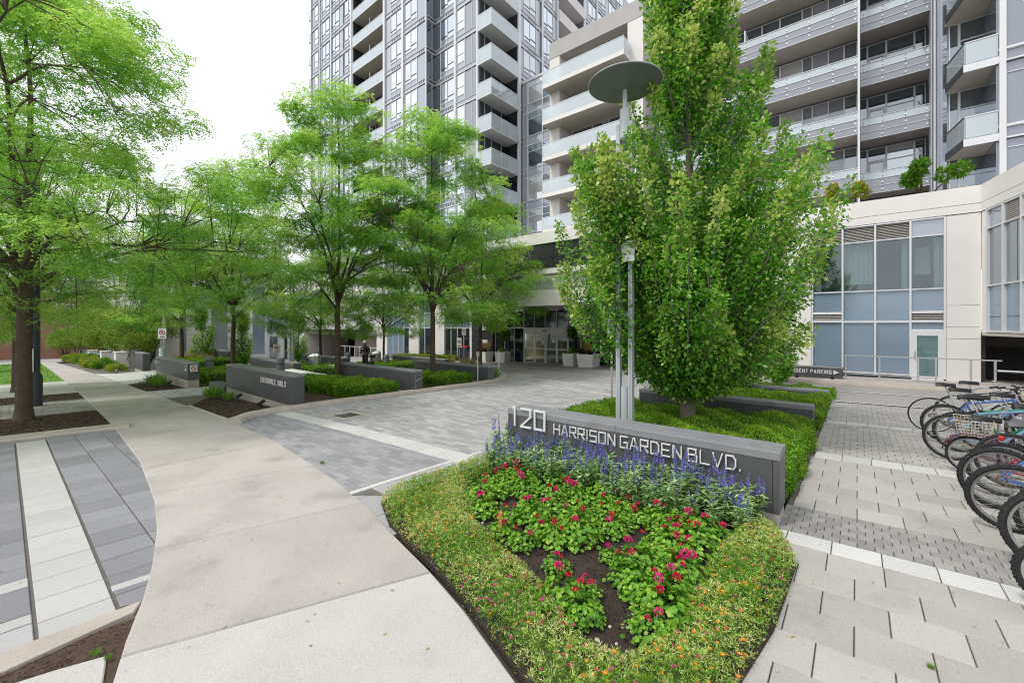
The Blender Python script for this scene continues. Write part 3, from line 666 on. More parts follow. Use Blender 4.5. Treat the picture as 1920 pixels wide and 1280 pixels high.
for z in TZ:
    for (org, ang, mods) in SEG:
        tot = sum(m[0] for m in mods)
        wall_row(tower, org, ang, z + 0.42, FH - 0.42, mods)
        q = MB(); wall_box(q, org, ang, 0, tot, -0.02, 0.06, z + 0.03, z + 0.42, 1); wall_box(q, org, ang, 0, tot, -0.09, 0.06, z - 0.03, z + 0.03, 0)
        for k in range(int(tot / 0.3)):
            if (k // 5) % 3 == 1: wall_box(q, org, ang, k * 0.3 + 0.05, k * 0.3 + 0.16, -0.026, 0.02, z + 0.12, z + 0.33, 2)
        wall_box(q, org, ang, 0, tot, -0.075, -0.021, z + 0.40, z + 0.435, 0)
        q.build('floor_band', [M['frame_white'], M['panel_grey2'], M['frame_dark']], tower)
    # notch between the two front planes
    q = MB(); q.box(-32.14, -32.05, 26.0, 26.55, z + 0.4, z + FH - 0.04, 0); q.box(-32.14, -32.05, 26.6, 27.08, z + 0.4, z + FH - 0.04, 0)
    q.box(-32.14, -32.03, 26.0, 27.08, z - 0.03, z + 0.03, 1); q.box(-32.14, -32.03, 26.0, 27.08, z + 0.36, z + 0.4, 1); q.box(-32.14, -32.04, 26.0, 27.08, z + 0.03, z + 0.36, 0)
    q.box(-32.14, -32.02, 26.55, 26.6, z + 0.4, z + FH - 0.04, 1)
    q.build('window', [M['glass_dark'], M['frame_white']], tower)
    # recessed balconies in the left front
    b = MB(); b.box(-45.6, -39.3, 25.95, 27.6, z - 0.22, z, 0); b = b.build('balcony', M['soffit'], tower)
    q = MB(); q.box(-45.55, -39.35, 25.9, 25.93, z - 0.2, z + 0.93, 0); q.box(-45.6, -39.3, 25.88, 25.95, z + 0.93, z + 0.97, 1); q.box(-45.6, -39.3, 25.89, 25.948, z - 0.26, z - 0.2, 1)
    for k in range(1, 6): q.box(-45.6 + k * 1.05 - 0.01, -45.6 + k * 1.05 + 0.01, 25.895, 25.899, z - 0.2, z + 0.93, 1)
    q.build('balustrade', [M['glass_rail'], M['frame_white']], b)
    q = MB(); q.box(-45.6, -39.3, 27.5, 27.58, z, z + FH - 0.24, 0); q.box(-45.57, -45.5, 26.1, 27.5, z, z + FH - 0.24, 0)
    for x in (-44.6, -43.2, -41.9, -40.4): q.box(x, x + 0.07, 27.44, 27.5, z, z + FH - 0.24, 1)
    q.box(-42.2, -42.13, 26.05, 26.12, z + 0.9, z + 1.8, 1)
    q.build('window', [M['glass_dark'], M['frame_grey']], b)
    # corner balconies
    b = MB(); b.box(-26.25, -24.6, 27.0, 30.8, z - 0.2, z + 0.02, 0); b = b.build('balcony', [M['soffit']], tower)
    q = MB(); q.box(-26.25, -24.57, 26.97, 26.998, z - 0.19, z + 1.1, 0); q.box(-24.598, -24.57, 27.0, 30.8, z - 0.19, z + 1.1, 0)
    q.box(-26.25, -24.56, 26.955, 27.005, z + 1.1, z + 1.14, 1); q.box(-24.605, -24.555, 27.005, 30.8, z + 1.1, z + 1.14, 1); q.box(-26.25, -24.555, 26.96, 30.8, z - 0.26, z - 0.2, 1)
    for y in (28.3, 29.5): q.box(-24.57, -24.56, y, y + 0.02, z - 0.19, z + 1.1, 1)
    q.build('balustrade', [M['glass_rail'], M['frame_white']], b)
    q = MB(); q.box(-26.2, -26.12, 27.2, 30.8, z, z + FH - 0.22, 0); q.box(-26.1, -24.8, 30.76, 30.85, z, z + FH - 0.22, 0)
    for y in (27.7, 28.6, 30.0): q.box(-26.12, -26.06, y, y + 0.08, z, z + FH - 0.22, 1)
    q.build('window', [M['glass_dark'], M['frame_grey']], b)
    # long recessed balconies on the right flank
    b = MB(); b.box(-26.1, -24.4, 37.6, 43.0, z - 0.25, z + 0.95, 0); b = b.build('balcony', M['precast'], tower)
for (x, y, w) in ((-56, 25.86, 0.1), (-53.7, 25.86, 0.22), (-50.7, 25.86, 0.22), (-46.0, 25.86, 0.3), (-39.28, 25.84, 0.32), (-36.0, 25.84, 0.3), (-32.2, 25.86, 0.1), (-29.35, 26.97, 0.25), (-26.4, 26.97, 0.16)):
    q = MB(); q.box(x, x + w, y, y + 0.14, 7, 47); q.build('mullion', M['frame_white'], tower)
for (y, w) in ((30.78, 0.35), (34.6, 0.25), (37.4, 0.2), (43.05, 0.35), (46.2, 0.25)):
    q = MB(); q.box(-24.7, -24.56, y, y + w, 7, 47); q.build('mullion', M['frame_white'], tower)
for k in range(-4, 6):          # balconies peeking past the tower's left corner
    z = 28.4 + FH * k
    b = MB(); b.box(-58.0, -56.06, 26.6, 29.5, z - 0.22, z); b = b.build('balcony', M['soffit'], tower)
    q = MB(); q.box(-58.0, -56.06, 26.57, 26.598, z - 0.2, z + 1.0); q.box(-58.02, -58.002, 26.6, 29.5, z - 0.2, z + 1.0); q.build('balustrade', M['glass_rail'], b)

# ---- mid-rise block with long panelled balconies
block = empty('balcony_block'); tag(block, 'mid-rise apartment block with long grey panelled balconies above the white podium', 'apartment block')
ZL = [9.5 + 3.1 * k for k in range(0, 5)]
q = MB(); q.box(-12.0, 0.06, 32.0, 46, 6.0, 27); q.box(0.06, 3.2, 33.0, 46, 6.0, 27); q.box(3.2, 12, 27.7, 46, 6.0, 27); q.build('core_wall', M['panel_grey'], block)
pm = {}
def panel_mesh(w, h, mk):
    k = (round(w, 3), round(h, 3), mk)
    if k not in pm: q = MB(); q.cbox(0.008, w - 0.008, 0, 0.03, 0.004, h - 0.004, 0.003); pm[k] = q.mesh('panel', M[mk])
    return pm[k]
def long_balcony(root, x0, x1, yf, yb, z, np_, tall=True):
    q = MB(); q.box(x0, x1, yf + 0.06, yb, z - 0.06, z + 0.14); b = q.build('balcony', M['soffit'], root)
    w = (x1 - x0) / np_
    for i in range(np_):
        inst('panel', panel_mesh(w, 0.36, 'panel_lilac'), b, (x0 + i * w, yf, z - 0.12))
        inst('panel', panel_mesh(w, 0.36, 'panel_lilac'), b, (x0 + i * w, yf, z + 0.28))
        inst('glass_panel', panel_mesh(w, 0.38, 'glass_rail'), b, (x0 + i * w, yf, z + 0.68))
    q = MB()
    for zz in (0.255, 0.655, 1.07): q.box(x0, x1, yf - 0.035, yf + 0.03, z + zz - 0.012, z + zz + 0.018)
    q.box(x0, x1, yf - 0.02, yf + 0.05, z - 0.15, z - 0.122)
    q.build('rail', M['frame_white'], b)
    q = MB()
    for i in range(np_ + 1):
        x = min(max(x0 + i * w, x0 + 0.12), x1 - 0.12)
        q.box(x - 0.03, x + 0.03, yf + 0.032, yf + 0.09, z - 0.1, z + 1.05, 0)
        for zz in (0.06, 0.46, 0.84): q.box(x - 0.045, x + 0.045, yf - 0.014, yf - 0.001, z + zz - 0.045, z + zz + 0.045, 1)
    q.build('post', [M['frame_grey'], M['white']], b)
    return b
for k, z in enumerate(ZL):
    long_balcony(block, -11.0, 0.04, 30.0, 32.0, z, 10)
    long_balcony(block, 0.14, 3.0, 31.3, 33.0, z, 3)
for k, z in enumerate([6.5] + ZL):
    h = 2.9 if z > 7 else 2.85
    wall_row(block, (-11.0, 31.95), 0, z + 0.15, h - 0.15, [(1.15, 'dblue'), (1.0, 'door'), (1.5, 'dark'), (0.5, 'light'), (0.5, 'panel'), (1.5, 'dark'), (1.0, 'door'), (1.2, 'dark'), (0.5, 'panel'), (0.8, 'light'), (0.75, 'panel'), (0.6, 'dblue')])
    wall_row(block, (0.12, 32.95), 0, z + 0.15, h - 0.15, [(0.35, 'dblue'), (0.85, 'door'), (1.2, 'dark'), (0.45, 'dblue')])
    q = MB(); q.box(0.02, 0.12, 29.98, 33, z - 0.2, z + 2.9); q.build('divider', M['frame_white'], block)
    q = MB(); q.box(-5.6, -5.54, 30.3, 31.9, z + 0.15, z + 2.0); q.build('divider', M['frame_white'], block)
# ribbed column, stacked bay balconies and grey curtain wall at the right
for i, (x, w, y) in enumerate(((2.98, 0.06, 30.9), (3.07, 0.05, 30.5), (3.15, 0.05, 30.0), (3.23, 0.10, 29.2))):
    q = MB(); q.box(x, x + w, y, 31.5, 6.0, 27); q.build('column_rib', M['frame_white'] if i % 2 else M['frame_grey'], block)
for z in ZL:
    P = [(3.45, 25.55), (4.42, 25.55), (4.42, 27.6), (3.12, 27.6), (3.12, 27.2)]
    q = MB(); q.prism(P, z - 0.08, z + 0.12, 0); b = q.build('balcony', M['soffit'], block)
    q = MB(); q.prism([(3.43, 25.52), (4.43, 25.52), (4.43, 25.548), (3.45, 25.548)], z - 0.14, z + 0.16, 1)
    q.bar((3.10, 27.22, z + 0.01), (3.43, 25.55, z + 0.01), 0.03, 0.30, 2); q.build('slab_edge', [M['soffit'], M['frame_white'], M['frame_dark']], b)
    q = MB(); q.box(3.5, 4.4, 25.56, 25.575, z + 0.2, z + 1.06, 0); q.box(3.46, 4.42, 25.54, 25.59, z + 1.06, z + 1.1, 1); q.box(3.62, 3.68, 25.57, 25.61, z + 0.12, z + 1.06, 1); q.box(4.25, 4.31, 25.57, 25.61, z + 0.12, z + 1.06, 1)
    q.bar((3.14, 27.2, z + 1.08), (3.46, 25.57, z + 1.08), 0.04, 0.04, 2); q.bar((3.14, 27.2, z + 0.6), (3.46, 25.57, z + 0.6), 0.012, 0.85, 0)
    q.build('balustrade', [M['glass_rail'], M['frame_white'], M['frame_dark']], b)
for z in [6.5] + ZL:
    wall_row(block, (3.25, 27.62), 0, z + 0.12, 2.9, [(0.32, 'dblue'), (0.85, 'dark')])
    q = MB()
    for kx in range(9): q.box(3.65 + kx * 0.085, 3.65 + kx * 0.085 + 0.05, 27.66 + 0.012 * (kx % 2), 27.69 + 0.012 * (kx % 2), z + 0.2, z + 2.0)
    q = MB(); q.box(4.36, 12, 25.63, 27.7, z - 0.1, z + 3.0, 0)
    q.build('core_wall', M['panel_grey'], block)
    wall_row(block, (4.60, 25.6), 0, z + 0.45, 2.1, [(0.62, 'panel'), (0.62, 'panel'), (0.9, 'panel'), (0.9, 'panel')])
    wall_row(block, (4.60, 25.6), 0, z - 0.05, 0.42, [(0.62, 'panel'), (0.62, 'panel'), (0.9, 'panel'), (0.9, 'panel')])
    q = MB(); q.box(4.4, 9, 25.5, 25.6, z + 0.37, z + 0.45); q.box(4.4, 9, 25.5, 25.6, z - 0.1, z - 0.05); q.build('transom', M['frame_white'], block)
for x in (4.42, 5.18, 5.80):
    q = MB(); q.box(x, x + (0.18 if x < 5 else 0.09), 25.46, 25.64, 6.0, 27); q.build('mullion', M['frame_white'], block)

# ---- white framed block and its glazed link
wb = empty('white_framed_block'); tag(wb, 'white concrete framed block with stacked glass balconies between tower and tree', 'apartment block')
q = MB(); q.box(-20.5, -19.5, 30.0, 40, 3, 26.1); q.build('pier', M['precast'], wb)
q = MB(); q.box(-13.4, -12.2, 30.0, 40, 3, 26.1); q.build('pier', M['precast'], wb)
q = MB(); q.box(-20.52, -12.18, 29.97, 40.02, 24.75, 26.12); q.build('roof_beam', M['precast_grey'], wb)
q = MB(); q.box(-19.5, -13.4, 31.6, 40, 3, 24.75); q.build('core_wall', M['panel_grey'], wb)
for k in range(-1, 5):
    z = 9.75 + 3.05 * k
    wall_row(wb, (-19.5, 31.55), 0, z + 0.1, 2.8, [(0.3, 'light'), (2.0, 'dark'), (1.0, 'door'), (0.5, 'light'), (1.6, 'dark'), (0.7, 'dark')])
    P = [(-20.5, 29.2), (-13.2, 29.2), (-13.2, 31.6), (-19.5, 31.6), (-19.5, 30.02), (-20.5, 30.02)]
    q = MB(); q.prism([(-20.45, 28.9), (-13.2, 28.9), (-13.2, 29.98), (-20.45, 29.98)], z - 0.15, z + 0.1); q.box(-19.48, -13.42, 29.98, 31.6, z - 0.15, z + 0.1)
    b = q.build('balcony', M['soffit'], wb)
    q = MB(); q.box(-20.48, -13.17, 28.86, 28.898, z - 0.2, z + 0.12); q.box(-20.48, -20.452, 28.9, 29.98, z - 0.2, z + 0.12); q.box(-13.198, -13.17, 28.9, 29.98, z - 0.2, z + 0.12); q.build('slab_edge', M['precast'], b)
    q = MB(); q.box(-20.45, -13.2, 28.89, 28.91, z + 0.14, z + 1.15, 0); q.box(-20.45, -20.43, 28.93, 29.95, z + 0.14, z + 1.15, 0); q.box(-13.22, -13.2, 28.93, 29.95, z + 0.14, z + 1.15, 0)
    q.box(-20.47, -13.18, 28.87, 28.93, z + 1.15, z + 1.19, 1)
    for x in range(8): q.box(-20.4 + x * 1.02, -20.36 + x * 1.02, 28.915, 28.96, z + 0.1, z + 1.15, 1)
    q.build('balustrade', [M['glass_rail'], M['frame_white']], b)
q = MB(); q.box(-24.72, -20.5, 31.6, 40, 3, 25.0); q.build('link_wall', M['panel_grey'], wb)
for k in range(-1, 5):
    z = 9.75 + 3.05 * k
    wall_row(wb, (-24.5, 31.5), 0, z + 0.75, 2.2, [(0.5, 'light'), (1.7, 'dark'), (1.7, 'dark')])
    wall_row(wb, (-24.5, 31.5), 0, z - 0.1, 0.8, [(0.5, 'light'), (1.7, 'light'), (1.7, 'panel')])
q = MB(); q.box(-24.7, -20.55, 31.4, 31.5, 24.8, 25.05); q.build('coping', M['frame_white'], wb)

# ---- two-storey white podium at the right
pod = empty('podium'); tag(pod, 'two-storey white concrete podium with blue glass panels behind the bicycles', 'building')
FY = 22.3; FB = -0.45
q = MB(); q.box(-9, -1.55, FY, FY + 0.4, FB, 5.98); q.build('wall_panel', M['precast'], pod)
for (z0, z1) in ((FB, 1.42), (1.42, 1.85), (1.85, 2.65), (2.65, 5.98)):
    q = MB(); q.box(2.56, 3.43, FY - 0.002, FY + 0.4, z0 + 0.006, z1 - 0.006); q.build('wall_panel', M['precast'], pod)
q = MB(); q.box(-9, 3.43, FY - 0.03, FY + 0.4, 6.0, 6.30); q.build('wall_panel', M['precast'], pod)
q = MB(); q.box(-9, 3.43, FY - 0.03, FY + 0.4, 6.318, 6.95); q.build('parapet', M['precast'], pod)
q = MB(); q.box(-9, 3.40, FY + 0.03, FY + 0.38, FB, 6.93); 
q = MB(); q.box(2.5, 3.42, FY + 0.06, FY + 0.3, FB, 6.9); q.box(-8.9, 3.40, FY + 0.02, FY + 0.3, 5.97, 6.9); q.build('joint_backing', M['joint_line'], pod)
q = MB(); q.box(-12, 12, FY + 0.4, 32, 6.2, 6.4); q.build('roof', M['precast_grey'], pod)
MX = [-1.5, -0.47, 0.56, 1.59, 2.52]
def pane_obj(root, nm, x0, x1, z0, z1, mk, y=FY + 0.06, t=0.03):
    q = MB(); q.box(x0, x1, y, y + t, z0, z1); return q.build(nm, M[mk], root)
def louvre_obj(root, x0, x1, z0, z1, y=FY + 0.03, st=0.062):
    p = empty('louvre', (0, 0, 0), 0, root); z = z0 + 0.02
    q = MB(); q.box(-(x1 - x0) / 2, (x1 - x0) / 2, 0, 0.006, -0.004, 0.0); 
    v = [(-(x1 - x0) / 2, 0.0, 0), ((x1 - x0) / 2, 0.0, 0), ((x1 - x0) / 2, 0.06, 0.045), (-(x1 - x0) / 2, 0.06, 0.045)]
    q = MB(); q.add(v + [(a, b + 0.004, c - 0.006) for (a, b, c) in v], [(0, 1, 2, 3), (7, 6, 5, 4), (0, 4, 5, 1), (1, 5, 6, 2), (2, 6, 7, 3), (3, 7, 4, 0)]); me = q.mesh('slat', M['louvre'])
    while z < z1 - 0.03: inst('slat', me, p, ((x0 + x1) / 2, y, z)); z += st
    q = MB(); q.box(x0, x1, y + 0.07, y + 0.09, z0, z1); q.build('backing', M['interior'], p); return p
for i in range(4):
    x0, x1 = MX[i] + 0.03, MX[i + 1] - 0.03; mid = 0 < i < 3
    if i < 3: louvre_obj(pod, x0, x1, 5.36, 5.94)
    else: pane_obj(pod, 'panel', x0, x1, 5.33, 5.94, 'panel_grey2')
    pane_obj(pod, 'window', x0, x1, 3.33, 5.28, 'glass_clear')
    if mid:
        pane_obj(pod, 'panel', x0, x1, 2.09, 3.27, 'panel_blue'); pane_obj(pod, 'panel', x0, x1, 0.02, 2.02, 'panel_blue')
    else:
        pane_obj(pod, 'panel', x0, x1, 2.46, 3.27, 'panel_blue'); louvre_obj(pod, x0, x1, 2.10, 2.38)
        pane_obj(pod, 'panel', x0, x1, 1.76 if i == 3 else 0.02, 2.03, 'panel_blue')
q = MB()
for x in MX: q.box(x - 0.03, x + 0.03, FY - 0.03, FY + 0.12, -0.1, 5.97)
q.build('mullion', M['frame_white'], pod)
q = MB()
for z in (2.055, 3.30, 5.31, 5.955):
    for i in range(4): q.box(MX[i] + 0.03, MX[i + 1] - 0.03, FY - 0.022, FY + 0.12, z - 0.024, z + 0.024)
for i in (0, 3): q.box(MX[i] + 0.03, MX[i + 1] - 0.03, FY - 0.022, FY + 0.12, 2.4, 2.44)
for i in (0, 1, 2): q.box(MX[i] + 0.03, MX[i + 1] - 0.03, FY - 0.022, FY + 0.12, -0.04, 0.01)
q.build('transom', M['frame_white'], pod)
q = MB(); q.box(MX[0], MX[3], FY + 0.02, FY + 0.12, FB, -0.04); q.build('base_strip', M['frame_dark'], pod)
d = empty('door', (0, 0, 0), 0, pod); x0, x1 = MX[3] + 0.03, MX[4] - 0.03
q = MB(); q.box(x0, x0 + 0.15, FY - 0.03, FY + 0.06, -0.28, 1.74); q.box(x1 - 0.15, x1, FY - 0.03, FY + 0.06, -0.28, 1.74); q.box(x0 + 0.15, x1 - 0.15, FY - 0.028, FY + 0.06, 1.52, 1.74); q.box(x0 + 0.15, x1 - 0.15, FY - 0.028, FY + 0.06, -0.28, -0.02); q.build('door_frame', M['frame_white'], d)
q = MB(); q.box(x0 + 0.15, x1 - 0.15, FY, FY + 0.02, -0.02, 1.52); q.build('door_glass', glass_mat('door_glass', (0.10, 0.19, 0.20), 0.14, 0.05), d)
q = MB(); q.tube([(x0 + 0.09, FY - 0.03, 0.62), (x0 + 0.09, FY - 0.09, 0.62), (x0 + 0.09, FY - 0.09, 0.9), (x0 + 0.09, FY - 0.03, 0.9)], 0.012, 6); q.build('door_handle', M['chrome'], d)
# rooms behind the clear windows
q = MB(); q.box(-1.6, 2.6, FY + 3.4, FY + 3.5, 3.0, 5.9); q.box(-1.6, 2.6, FY + 0.2, FY + 3.4, 3.0, 3.05); q.box(-1.6, 2.6, FY + 0.2, FY + 3.4, 5.7, 5.75); q.box(-1.7, -1.6, FY + 0.2, FY + 3.4, 3.0, 5.9); q.box(2.6, 2.7, FY + 0.2, FY + 3.4, 3.0, 5.9); q.build('room', M['interior'], pod)
def curtain(root, x0, x1, z0, z1, y, m='curtain'):
    v = []; n = int((x1 - x0) / 0.045)
    for i in range(n + 1):
        x = x0 + (x1 - x0) * i / n; yy = y + 0.03 * math.sin(i * 1.9)
        v += [(x, yy, z0), (x, yy, z1)]
    q = MB(); q.add(v, [(2 * i, 2 * i + 2, 2 * i + 3, 2 * i + 1) for i in range(n)]); return q.build('curtain', M[m], root, smooth=True)
curtain(pod, -0.42, 0.52, 3.6, 5.3, FY + 0.25); curtain(pod, -1.5, -1.2, 3.35, 5.3, FY + 0.25); curtain(pod, 1.35, 1.56, 3.35, 5.3, FY + 0.25); curtain(pod, 2.25, 2.5, 3.35, 5.3, FY + 0.25)
q = MB(); q.box(1.75, 2.2, FY + 0.6, FY + 0.64, 3.9, 4.95, 0); q.box(0.7, 1.25, FY + 1.0, FY + 1.05, 3.4, 4.2, 1); q.build('furniture', [M['curtain'], M['wood_dark']], pod)
# folded bay at the far right, carried over the ramp
BA = R(-76.9); BO = (3.44, FY)
def bay(nm, s0, s1, d0, d1, z0, z1, mk, root=pod): q = MB(); wall_box(q, BO, BA, s0, s1, d0, d1, z0, z1); return q.build(nm, M[mk], root)
bay('parapet', 0.0, 8, -0.03, 0.4, 6.318, 6.95, 'precast'); bay('wall_panel', 0.0, 8, -0.03, 0.4, 6.0, 6.30, 'precast'); bay('joint_backing', 0.02, 7.9, 0.02, 0.3, 5.95, 6.9, 'joint_line')
for (z0, z1) in ((1.62, 1.85), (1.85, 2.65), (2.65, 5.98)): bay('wall_panel', 0.012, 0.34, 0.0, 0.3, z0 + 0.006, z1 - 0.006, 'precast')
bs = [0.36, 1.30, 2.24, 3.2, 4.2, 5.2, 6.2]
for i in range(6):
    a, b = bs[i] + 0.03, bs[i + 1] - 0.03
    if i == 0: bay('panel', a, b, 0.06, 0.09, 5.33, 5.94, 'panel_grey2')
    else:
        lv = empty('louvre', (0, 0, 0), 0, pod)
        for k in range(9): bay('slat', a, b, 0.03, 0.08, 5.36 + k * 0.063, 5.39 + k * 0.063, 'louvre', lv)
        bay('backing', a, b, 0.09, 0.1, 5.35, 5.94, 'interior', lv)
    bay('window', a, b, 0.06, 0.09, 3.33, 5.28, 'glass_mid'); bay('panel', a, b, 0.06, 0.09, 2.22, 3.27, 'panel_blue'); bay('panel', a, b, 0.06, 0.09, 1.75, 2.20, 'panel_blue')
    bay('transom', a, b, -0.02, 0.12, 3.275, 3.325, 'frame_white'); bay('transom', a, b, -0.02, 0.12, 5.285, 5.325, 'frame_white'); bay('transom', a, b, -0.02, 0.12, 5.945, 5.985, 'frame_white'); bay('transom', a, b, -0.02, 0.12, 1.68, 1.745, 'frame_white')
for s in bs: bay('mullion', s - 0.03, s + 0.03, -0.03, 0.12, 1.68, 5.99, 'frame_white')
bay('core_wall', 0.34, 8, 0.1, 0.4, 1.7, 6.3, 'interior')
q = MB(); q.prism([(3.46, FY - 0.1), (5.3, 14.4), (12, 14.4), (12, 30), (3.46, 30)], 1.55, 1.66); q.build('soffit', M['soffit'], pod)
q = MB(); q.box(3.46, 12, 28, 28.2, -2.5, 1.55); q.box(3.44, 3.6, FY + 0.4, 28, -2.5, 1.55); q.box(3.6, 12, 24.0, 24.4, 1.1, 1.55); q.build('ramp_wall', M['interior'], pod)

# ---- entrance lobby with its canopy
ent = empty('entrance_pavilion'); tag(ent, 'glazed lobby entrance with sliding doors under a wide white canopy', 'entrance')
EY = 25.0; EB = -0.95
q = MB(); q.box(-22.4, -9.2, 19.0, 25.0, 3.02, 3.12, 1); q.box(-22.5, -9.1, 18.9, 18.998, 2.98, 3.86, 0); q.box(-22.5, -22.402, 19.0, 25, 2.98, 3.86, 0); q.box(-9.198, -9.1, 19.0, 25, 2.98, 3.86, 0); q.box(-22.4, -9.2, 19.0, 25.0, 3.6, 3.8, 1)
q.build('canopy', [M['precast'], M['soffit']], ent)
q = MB()
for k in range(9): q.box(-22.4 + k * 1.48 + 0.03, -22.4 + (k + 1) * 1.48 - 0.03, 19.1, 19.12, 3.9, 4.55, 0)
for k in range(10): q.box(-22.43 + k * 1.48, -22.38 + k * 1.48, 19.08, 19.14, 3.86, 4.6, 1)
q.box(-22.4, -9.1, 19.085, 19.135, 4.56, 4.6, 1)
q.build('glass_railing', [M['glass_rail'], M['frame_white']], ent)
for k in range(9):
    q = MB(); q.box(-22.4 + k * 1.5, -22.4 + (k + 1) * 1.5 - 0.02, 20.0, 20.3, 5.25, 5.75); q.build('stone_panel', M['blk_stone'], ent)
    q = MB(); q.box(-22.4 + k * 1.5, -22.4 + (k + 1) * 1.5 - 0.02, 20.0, 20.3, 5.77, 6.62); q.build('stone_panel', M['blk_stone'], ent)
q = MB(); q.box(-22.4, -9.0, 20.05, 27, 4.9, 5.23); q.box(-22.4, -9.0, 19.9, 27, 6.64, 7.3); q.build('beam', M['precast'], ent)
q = MB(); q.box(-22.4, -9.0, 24.2, 24.4, 3.8, 4.9); q.build('wall', M['precast'], ent)
ex = [-22.3, -21.3, -20.35, -19.4, -18.42, -17.45, -16.47, -15.5, -14.5, -13.5, -12.5, -11.5, -10.5, -9.3]
for i in range(len(ex) - 1):
    x0, x1 = ex[i] + 0.025, ex[i + 1] - 0.025
    pane_obj(ent, 'window', x0, x1, 1.72, 3.0, 'panel_black', EY)
    if not (3 <= i <= 6): pane_obj(ent, 'window', x0, x1, EB + 0.05, 1.66, 'glass_dark', EY)
q = MB()
for x in ex: q.box(x - 0.025, x + 0.025, EY - 0.06, EY + 0.06, EB if not (-19.3 < x < -15.6) else 1.66, 3.0)
q.box(-22.3, -9.3, EY - 0.05, EY + 0.058, 1.665, 1.715); q.build('mullion', M['frame_white'], ent)
q = MB(); q.box(-19.4, -15.5, EY - 0.1, EY - 0.062, 1.36, 1.66); q.build('door_header', M['frame_white'], ent)
q = MB(); q.box(-17.6, -17.3, EY - 0.14, EY - 0.1, 1.45, 1.53); q.build('sensor', M['black'], ent)
for i in range(3, 7):
    x0, x1 = ex[i] + 0.02, ex[i + 1] - 0.02; yy = EY - 0.05 if i in (3, 6) else EY - 0.01
    d = empty('door', (0, 0, 0), 0, ent)
    q = MB(); q.box(x0, x0 + 0.07, yy, yy + 0.04, EB, 1.36); q.box(x1 - 0.07, x1, yy, yy + 0.04, EB, 1.36); q.box(x0 + 0.07, x1 - 0.07, yy, yy + 0.04, EB, EB + 0.12); q.box(x0 + 0.07, x1 - 0.07, yy, yy + 0.04, 1.28, 1.36); q.box(x0 + 0.07, x1 - 0.07, yy, yy + 0.04, 0.12, 0.2)
    q.build('door_frame', M['frame_white'], d)
    q = MB(); q.box(x0 + 0.07, x1 - 0.07, yy + 0.01, yy + 0.03, EB + 0.12, 0.12); q.box(x0 + 0.07, x1 - 0.07, yy + 0.01, yy + 0.03, 0.2, 1.28); q.build('door_glass', M['glass_clear'], d)
    if i in (3, 4): q = MB(); q.box(x0 + 0.6, x0 + 0.78, yy - 0.004, yy - 0.001, 0.45, 0.8); q.build('notice', M['white'], d)
q = MB(); q.box(-22.3, -9.3, 29.0, 29.2, EB, 3.0); q.box(-22.3, -9.3, 25.1, 29, EB - 0.02, EB); q.build('lobby_wall', M['lobby'], ent)
q = MB(); q.box(-17.2, -16.6, 27.5, 27.9, EB, 1.2, 0); q.box(-18.9, -18.0, 27.8, 28.2, EB, 0.4, 1); q.build('furniture', [M['wood_dark'], M['precast']], ent)
q = MB(); q.box(-9.4, -8.9, 22.2, 25.2, -0.8, 3.0); q.build('pier', M['precast'], ent)
for (z0, z1) in ((-1.1, 0.3), (0.32, 1.2), (1.22, 2.1), (2.12, 3.0)):
    q = MB(); q.box(-24.7, -22.35, 24.7, 25.2, z0, z1); q.build('stone_panel', M['blk_stone'], ent)
q = MB(); q.box(-23.4, -23.0, 24.62, 24.698, 1.5, 2.35, 0); q.box(-23.26, -23.14, 24.61, 24.62, 1.65, 2.2, 1); q.build('wall_light', [M['white'], M['black']], ent)
q = MB(); q.box(-23.5, -22.9, 24.67, 24.698, 0.45, 0.7, 0); q.build('notice', M['white'], ent)

# ---- low wing left of the entrance, with the garage
low = empty('garage_wing'); tag(low, 'low white wing with blue glass bays and a dark garage opening left of the entrance', 'building')
LY = 25.0
q = MB(); q.box(-38.6, -24.7, LY + 0.3, LY + 5, -1.9, 7.6); q.box(-60, -38.6, LY + 0.3, LY + 6, 1.4, 7.6); q.build('core_wall', M['precast_grey'], low)
for (x0, x1) in ((-33.4, -31.9), (-29.5, -28.3), (-38.9, -37.0), (-25.1, -24.7)):
    q = MB(); q.box(x0, x1, LY - 0.15, LY + 0.3, -1.9, 7.6); q.build('pier', M['precast'], low)
for (x0, x1, dark) in ((-37.0, -33.4, 0), (-31.9, -29.5, 1), (-28.3, -25.1, 1)):
    n = 4 if x1 - x0 > 3 else 3; w = (x1 - x0) / n
    for i in range(n):
        a, b = x0 + i * w + 0.03, x0 + (i + 1) * w - 0.03
        pane_obj(low, 'panel', a, b, 1.65, 2.95, 'panel_blue', LY)
        pane_obj(low, 'window', a, b, 3.0, 4.9, 'glass_mid', LY)
        pane_obj(low, 'panel', a, b, 4.95, 5.9, 'panel_blue', LY)
        pane_obj(low, 'panel' if not dark and i < 3 else 'window', a, b, -1.2, 1.6, 'panel_blue' if not dark and i < 3 else 'glass_dark', LY)
    q = MB()
    for i in range(n + 1): q.box(x0 + i * w - 0.03, x0 + i * w + 0.03, LY - 0.06, LY + 0.05, -1.25, 5.95)
    for z in (-1.22, 1.625, 2.975, 4.925): q.box(x0, x1, LY - 0.05, LY + 0.048, z - 0.025, z + 0.025)
    q.build('mullion', M['frame_white'], low)
    if dark: curtain(low, x0 + 0.1, x0 + 0.6, -1.1, 1.5, LY - 0.005 + 0.08)
for (z0, z1) in ((1.35, 2.3), (2.32, 4.0), (4.02, 7.6)):
    q = MB(); q.box(-56.5, -38.9, LY - 0.1, LY + 0.3, z0, z1); q.build('wall_panel', M['precast'], low)
q = MB(); q.box(-56.5, -38.9, LY + 0.3, LY + 2.5, 0.75, 1.35); q.build('lintel', M['soffit'], low)
